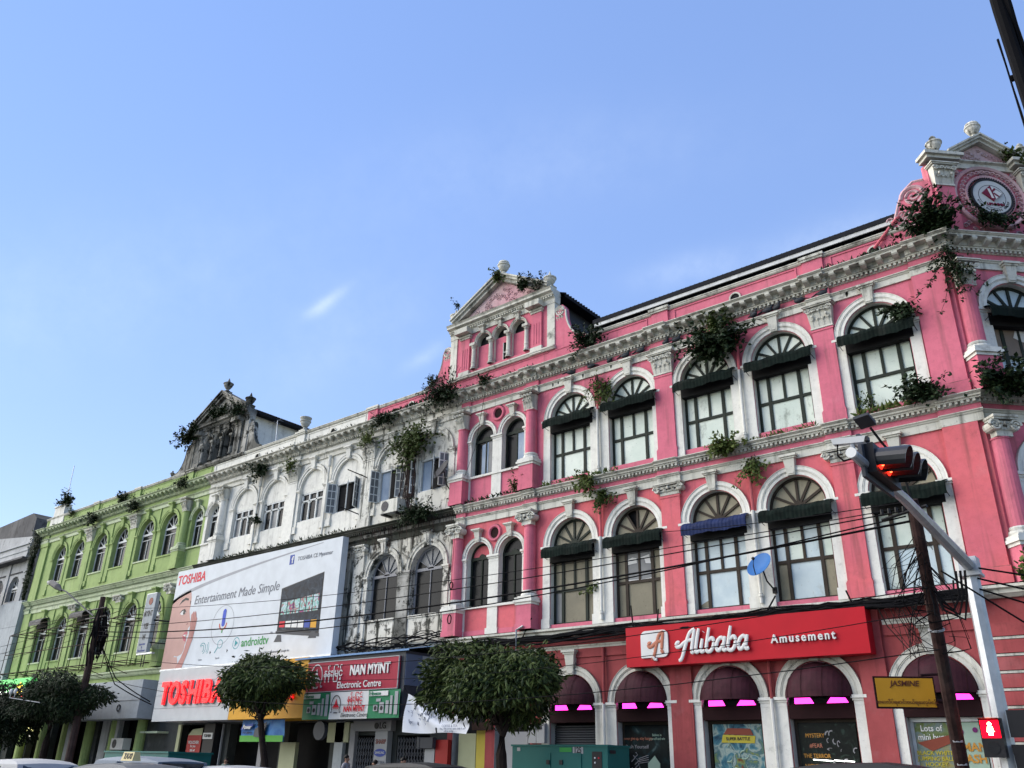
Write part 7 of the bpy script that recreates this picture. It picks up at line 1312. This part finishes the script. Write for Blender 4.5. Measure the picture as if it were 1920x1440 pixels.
# floodlights on the arm before the dark tree
o = thing('floodlight', 'pair of small white lamps on a thin arm before the dark tree', 'lamp', (-34.5, -5.1, 4.9)); b = MB(); b.tube([(-35.4, -6.2, 4.55), (-32.6, -5.6, 4.25)], .025, 4); part('arm', b, 'tin', o)
for x in (-35.35, -34.75): b = MB(); b.tube([(x, -6.2, 4.55), (x+.05, -6.2, 4.75)], .02, 4); b.ball((x, -6.2, 4.88), .13, .1, .16, 8, 6); part('lamp_head', b, 'lettwhite', o)
# ------------------------------------------------------------------ vehicles
def car(label, x, y, L_, W_, Hh, paint, flip=1, van=False, group='vehicles on the road', rz=0.):
    o = tag(link('parked_car' if y > -8 else 'car', None, None, (x, y, 0), rz), label, 'car', group)
    h = Hh; s = flip
    side = [(-.5, .30), (-.5, .55*1.0), (-.49, .58*h), (-.30, .60*h), (-.30, .60*h), (.24, .60*h), (.40, .56*h), (.49, .48*h), (.5, .30)]
    def loft(pts, inset):
        n = len(pts); vs = [(s*px*L_, -W_/2+i_, pz) for (px, pz), i_ in zip(pts, inset)]+[(s*px*L_, W_/2-i_, pz) for (px, pz), i_ in zip(pts, inset)]; b = MB()
        b.raw(vs, [tuple(range(n)), tuple(range(2*n-1, n-1, -1))]+[(i, n+i, n+(i+1) % n, (i+1) % n) for i in range(n)]); return b
    b = loft(side, [.04, .0, .04, .06, .06, .06, .06, .06, .04]); P0 = sub('body', b, paint, o)
    ax = [.30, .22, -.10, -.28, -.44] if not van else [.34, .24, -.1, -.44, -.49]
    z1, z2, z3 = .60*h, .975*h, h
    cab = [(ax[0], z1), (ax[0]*.62+.02, z2-.06), (ax[1]*.62, z2), (0, z3), (ax[3]*.75, z2+.01), (ax[3]-.06, z2-.07), (ax[4], z1)]
    b = MB(); inn = [.08, .16, .22, .25, .22, .17, .08]; n = len(cab); R_ = 5
    rows = []
    for (px, pz), i_ in zip(cab, inn):
        crown = .05 if pz > .9*h else 0; rows.append([(s*px*L_, (-W_/2+i_)+(W_-2*i_)*j/R_, pz+crown*math.sin(PI*j/R_)*.6) for j in range(R_+1)])
    vs = [p for rw in rows for p in rw]; k = R_+1
    b.raw(vs, [(i*k+j, i*k+j+1, (i+1)*k+j+1, (i+1)*k+j) for i in range(n-1) for j in range(R_)]+[tuple(i*k for i in range(n)), tuple(i*k+R_ for i in range(n-1, -1, -1))]); sub('roof', b, paint, o, smooth=False)
    for sg in (-1, 1):
        q = [(ax[0]-.04, z1+.03), (ax[0]*.62+.0, z2-.1), (ax[3]-.02, z2-.1), (ax[4]+.06, z1+.03)]
        b = MB(); b.face([(s*px*L_, sg*(W_/2-.075-(pz-z1)/(z2-z1)*.10+.0), pz) for px, pz in q]); sub('side_window', b, 'carglass', o)
        q = (q[0][0]+q[3][0])/2; b = MB(); b.box(s*q*L_-.03, s*q*L_+.03, *sorted((sg*(W_/2-.20), sg*(W_/2-.06))), z1, z2-.08); sub('door_pillar', b, paint, o)
        for wx in (.31, -.31): b = MB(); b.ring([(.02, -.1), (.31, -.1), (.31, .1), (.02, .1)], 0, 2*PI, 18, s*wx*L_, .31); b.v = [(p[0], p[1]+sg*(W_/2-.1), p[2]) for p in b.v]; w = sub('wheel', b, 'rubber', o); b = MB(); b.ring([(.01, -.11), (.2, -.11), (.2, .11), (.01, .11)], 0, 2*PI, 14, s*wx*L_, .31); b.v = [(p[0], p[1]+sg*(W_/2-.1), p[2]) for p in b.v]; sub('rim', b, 'tin', w)
        b = MB(); b.box(*sorted((s*.485*L_, s*.502*L_)), *sorted((sg*(W_/2-.45), sg*(W_/2-.1))), .36*h, .45*h); sub('headlight', b, 'lettwhite', o); b = MB(); b.box(*sorted((-s*.49*L_, -s*.502*L_)), *sorted((sg*(W_/2-.35), sg*(W_/2-.08))), .42*h, .52*h); sub('tail_light', b, 'redpaint', o)
    for e0, e1 in ((0, 1), (6, 5)):
        p, q = cab[e0], cab[e1]; off = .012*s*(1 if e0 == 0 else -1); b = MB(); b.face([(s*p[0]*L_+off*2, -W_/2+.2, p[1]+.04), (s*p[0]*L_+off*2, W_/2-.2, p[1]+.04), (s*q[0]*L_+off*2, W_/2-.27, q[1]-.02), (s*q[0]*L_+off*2, -W_/2+.27, q[1]-.02)]); sub('windscreen' if e0 == 0 else 'rear_window', b, 'carglass', o)
    return o
t1 = car('dark grey taxi in front with a yellow TAXI roof sign', .95, -17.3, 4.5, 1.72, 1.40, 'cargrey', 1)
b = MB(); b.hexa([(-.62, -.10, 1.46), (-.12, -.10, 1.46), (-.12, .10, 1.46), (-.62, .10, 1.46)], [(-.60, -.06, 1.64), (-.14, -.06, 1.64), (-.14, .06, 1.64), (-.60, .06, 1.64)]); q = sub('taxi_sign', b, 'taxiyel', t1); tm = textmesh('TAXI', .16, .004, bold=.02); tm.materials.append(MT['ink']); lo_ = link('lettering', tm, q, (-.36, -.085, 1.55), 0, True); lo_.rotation_euler = (-.2, 0, 0)
car('white hatchback at the lower left edge behind the dark taxi', -2.6, -18.0, 4.1, 1.68, 1.43, 'carwhite', 1); car('pale blue minivan behind the dark taxi sign', -4.0, -14.6, 4.4, 1.72, 1.55, 'carblue', -1, True); car('white estate car right of the taxi sign', -1.0, -13.4, 4.4, 1.7, 1.38, 'carwhite', 1)
car('black car parked before the trunk of the big clipped tree', 2.6, -10.2, 4.6, 1.75, 1.56, 'carblack', 1); car('dark car at the bottom right under the leaning pole', 13.9, -8.4, 3.6, 1.7, 1.74, 'carblack', 1, True)
o = thing('container_box', 'teal metal box behind the white hatchback at lower left', 'box', (-13.5, -9.5, 0)); b = MB(); b.box(-16.4, -11.6, -9.4, -7.6, .2, 1.72); part('body', b, 'generatorteal', o); b = MB(); b.box(-16.45, -11.55, -9.45, -7.55, 1.72, 1.78); part('lid', b, 'generatorteal', o)
# ------------------------------------------------------------------ people on the pavement
def person(label, x, y, h, shirt, face_to, seed):
    o = thing('person', label, 'person', (x, y, .13), 'people on the pavement'); o.rotation_euler = (0, 0, face_to); r = random.Random(seed)
    def skin(name, V_, E_, Rr, mat, root=0):
        me = bpy.data.meshes.new(name); me.from_pydata([(a*h, b_*h, c*h) for a, b_, c in V_], E_, []); q = bpy.data.objects.new(name, me); COL.objects.link(q); me.materials.append(MT[mat])
        m = q.modifiers.new('s', 'SKIN'); 
        for i, d in enumerate(me.skin_vertices[0].data): d.radius = (Rr[i]*h, Rr[i]*h); d.use_root = i == root
        u = q.modifiers.new('d', 'SUBSURF'); u.levels = 1; u.render_levels = 1
        dg = bpy.context.evaluated_depsgraph_get(); m2 = bpy.data.meshes.new_from_object(q.evaluated_get(dg)); bpy.data.objects.remove(q); m2.polygons.foreach_set('use_smooth', [True]*len(m2.polygons))
        e = link(name, m2, o, (0, 0, 0), 0, True); return e
    V_ = [(0, 0, .52), (0, .0, .62), (0, .0, .74), (0, 0, .81), (0, .0, .86), (0, -.012, .91), (0, -.012, .96), (.055, 0, .50), (.06, -.005, .28), (.06, .01, .05), (.065, -.07, .015), (-.055, 0, .50), (-.06, -.015, .28), (-.06, .0, .05), (-.065, -.08, .015), (.11, 0, .80), (.135, .01, .63), (.13, -.05, .50), (.13, -.07, .46), (-.11, 0, .80), (-.135, .01, .63), (-.13, -.05, .50), (-.13, -.07, .46)]
    E_ = [(0, 1), (1, 2), (2, 3), (3, 4), (4, 5), (5, 6), (0, 7), (7, 8), (8, 9), (9, 10), (0, 11), (11, 12), (12, 13), (13, 14), (3, 15), (15, 16), (16, 17), (17, 18), (3, 19), (19, 20), (20, 21), (21, 22)]
    Rr = [.075, .075, .085, .06, .032, .055, .045, .055, .038, .026, .02, .055, .038, .026, .02, .035, .026, .02, .018, .035, .026, .02, .018]
    skin('body', V_, E_, Rr, 'face')
    skin('shirt', [(0, 0, .50), (0, 0, .62), (0, 0, .74), (0, 0, .81), (.11, 0, .80), (.133, .008, .69), (-.11, 0, .80), (-.133, .008, .69)], [(0, 1), (1, 2), (2, 3), (3, 4), (4, 5), (3, 6), (6, 7)], [.088, .086, .096, .062, .044, .036, .044, .036], shirt)
    skin('trousers', [(0, 0, .52), (.055, 0, .48), (.06, -.005, .28), (.06, .01, .06), (-.055, 0, .48), (-.06, -.015, .28), (-.06, 0, .06)], [(0, 1), (1, 2), (2, 3), (0, 4), (4, 5), (5, 6)], [.083, .064, .048, .038, .064, .048, .038], 'trouser')
    b = MB(); n = 12
    for i in range(7):
        pass
    b.ball((0, .008*h, .955*h), .062*h, .07*h, .055*h, 12, 8); b.v = [(p[0], p[1] if p[1] > -.035*h else -.035*h, max(p[2], .925*h if p[1] < .02*h else .88*h)) for p in b.v]; sub('hair', b, 'hair', o, smooth=True)
    b = MB(); b.ball((0, -.068*h, .912*h), .009*h, .014*h, .016*h, 6, 5)
    for s in (-1, 1): b.ball((s*.057*h, .0, .915*h), .007*h, .014*h, .02*h, 6, 5)
    sub('nose_and_ears', b, 'face', o, stuff=True); b = MB()
    for s in (-1, 1): b.ball((s*.022*h, -.062*h, .925*h), .008*h, .004*h, .005*h, 6, 4)
    b.ball((0, -.06*h, .885*h), .018*h, .004*h, .004*h, 6, 4); sub('eyes_and_mouth', b, 'hair', o, stuff=True); return o
person('person with dark hair in a grey shirt walking past the folding gate', -7.2, -4.6, 1.68, 'shirt3', 1.9, 1); person('shorter person with dark hair near the SHARP post', -5.5, -4.7, 1.53, 'shirt1', -1.2, 2); person('person with dark hair standing left of the black car', -4.0, -4.7, 1.62, 'shirt2', 1.4, 3); person('person with dark hair in the doorway by the blue banner', -15.6, -4.3, 1.5, 'shirt1', .6, 4)
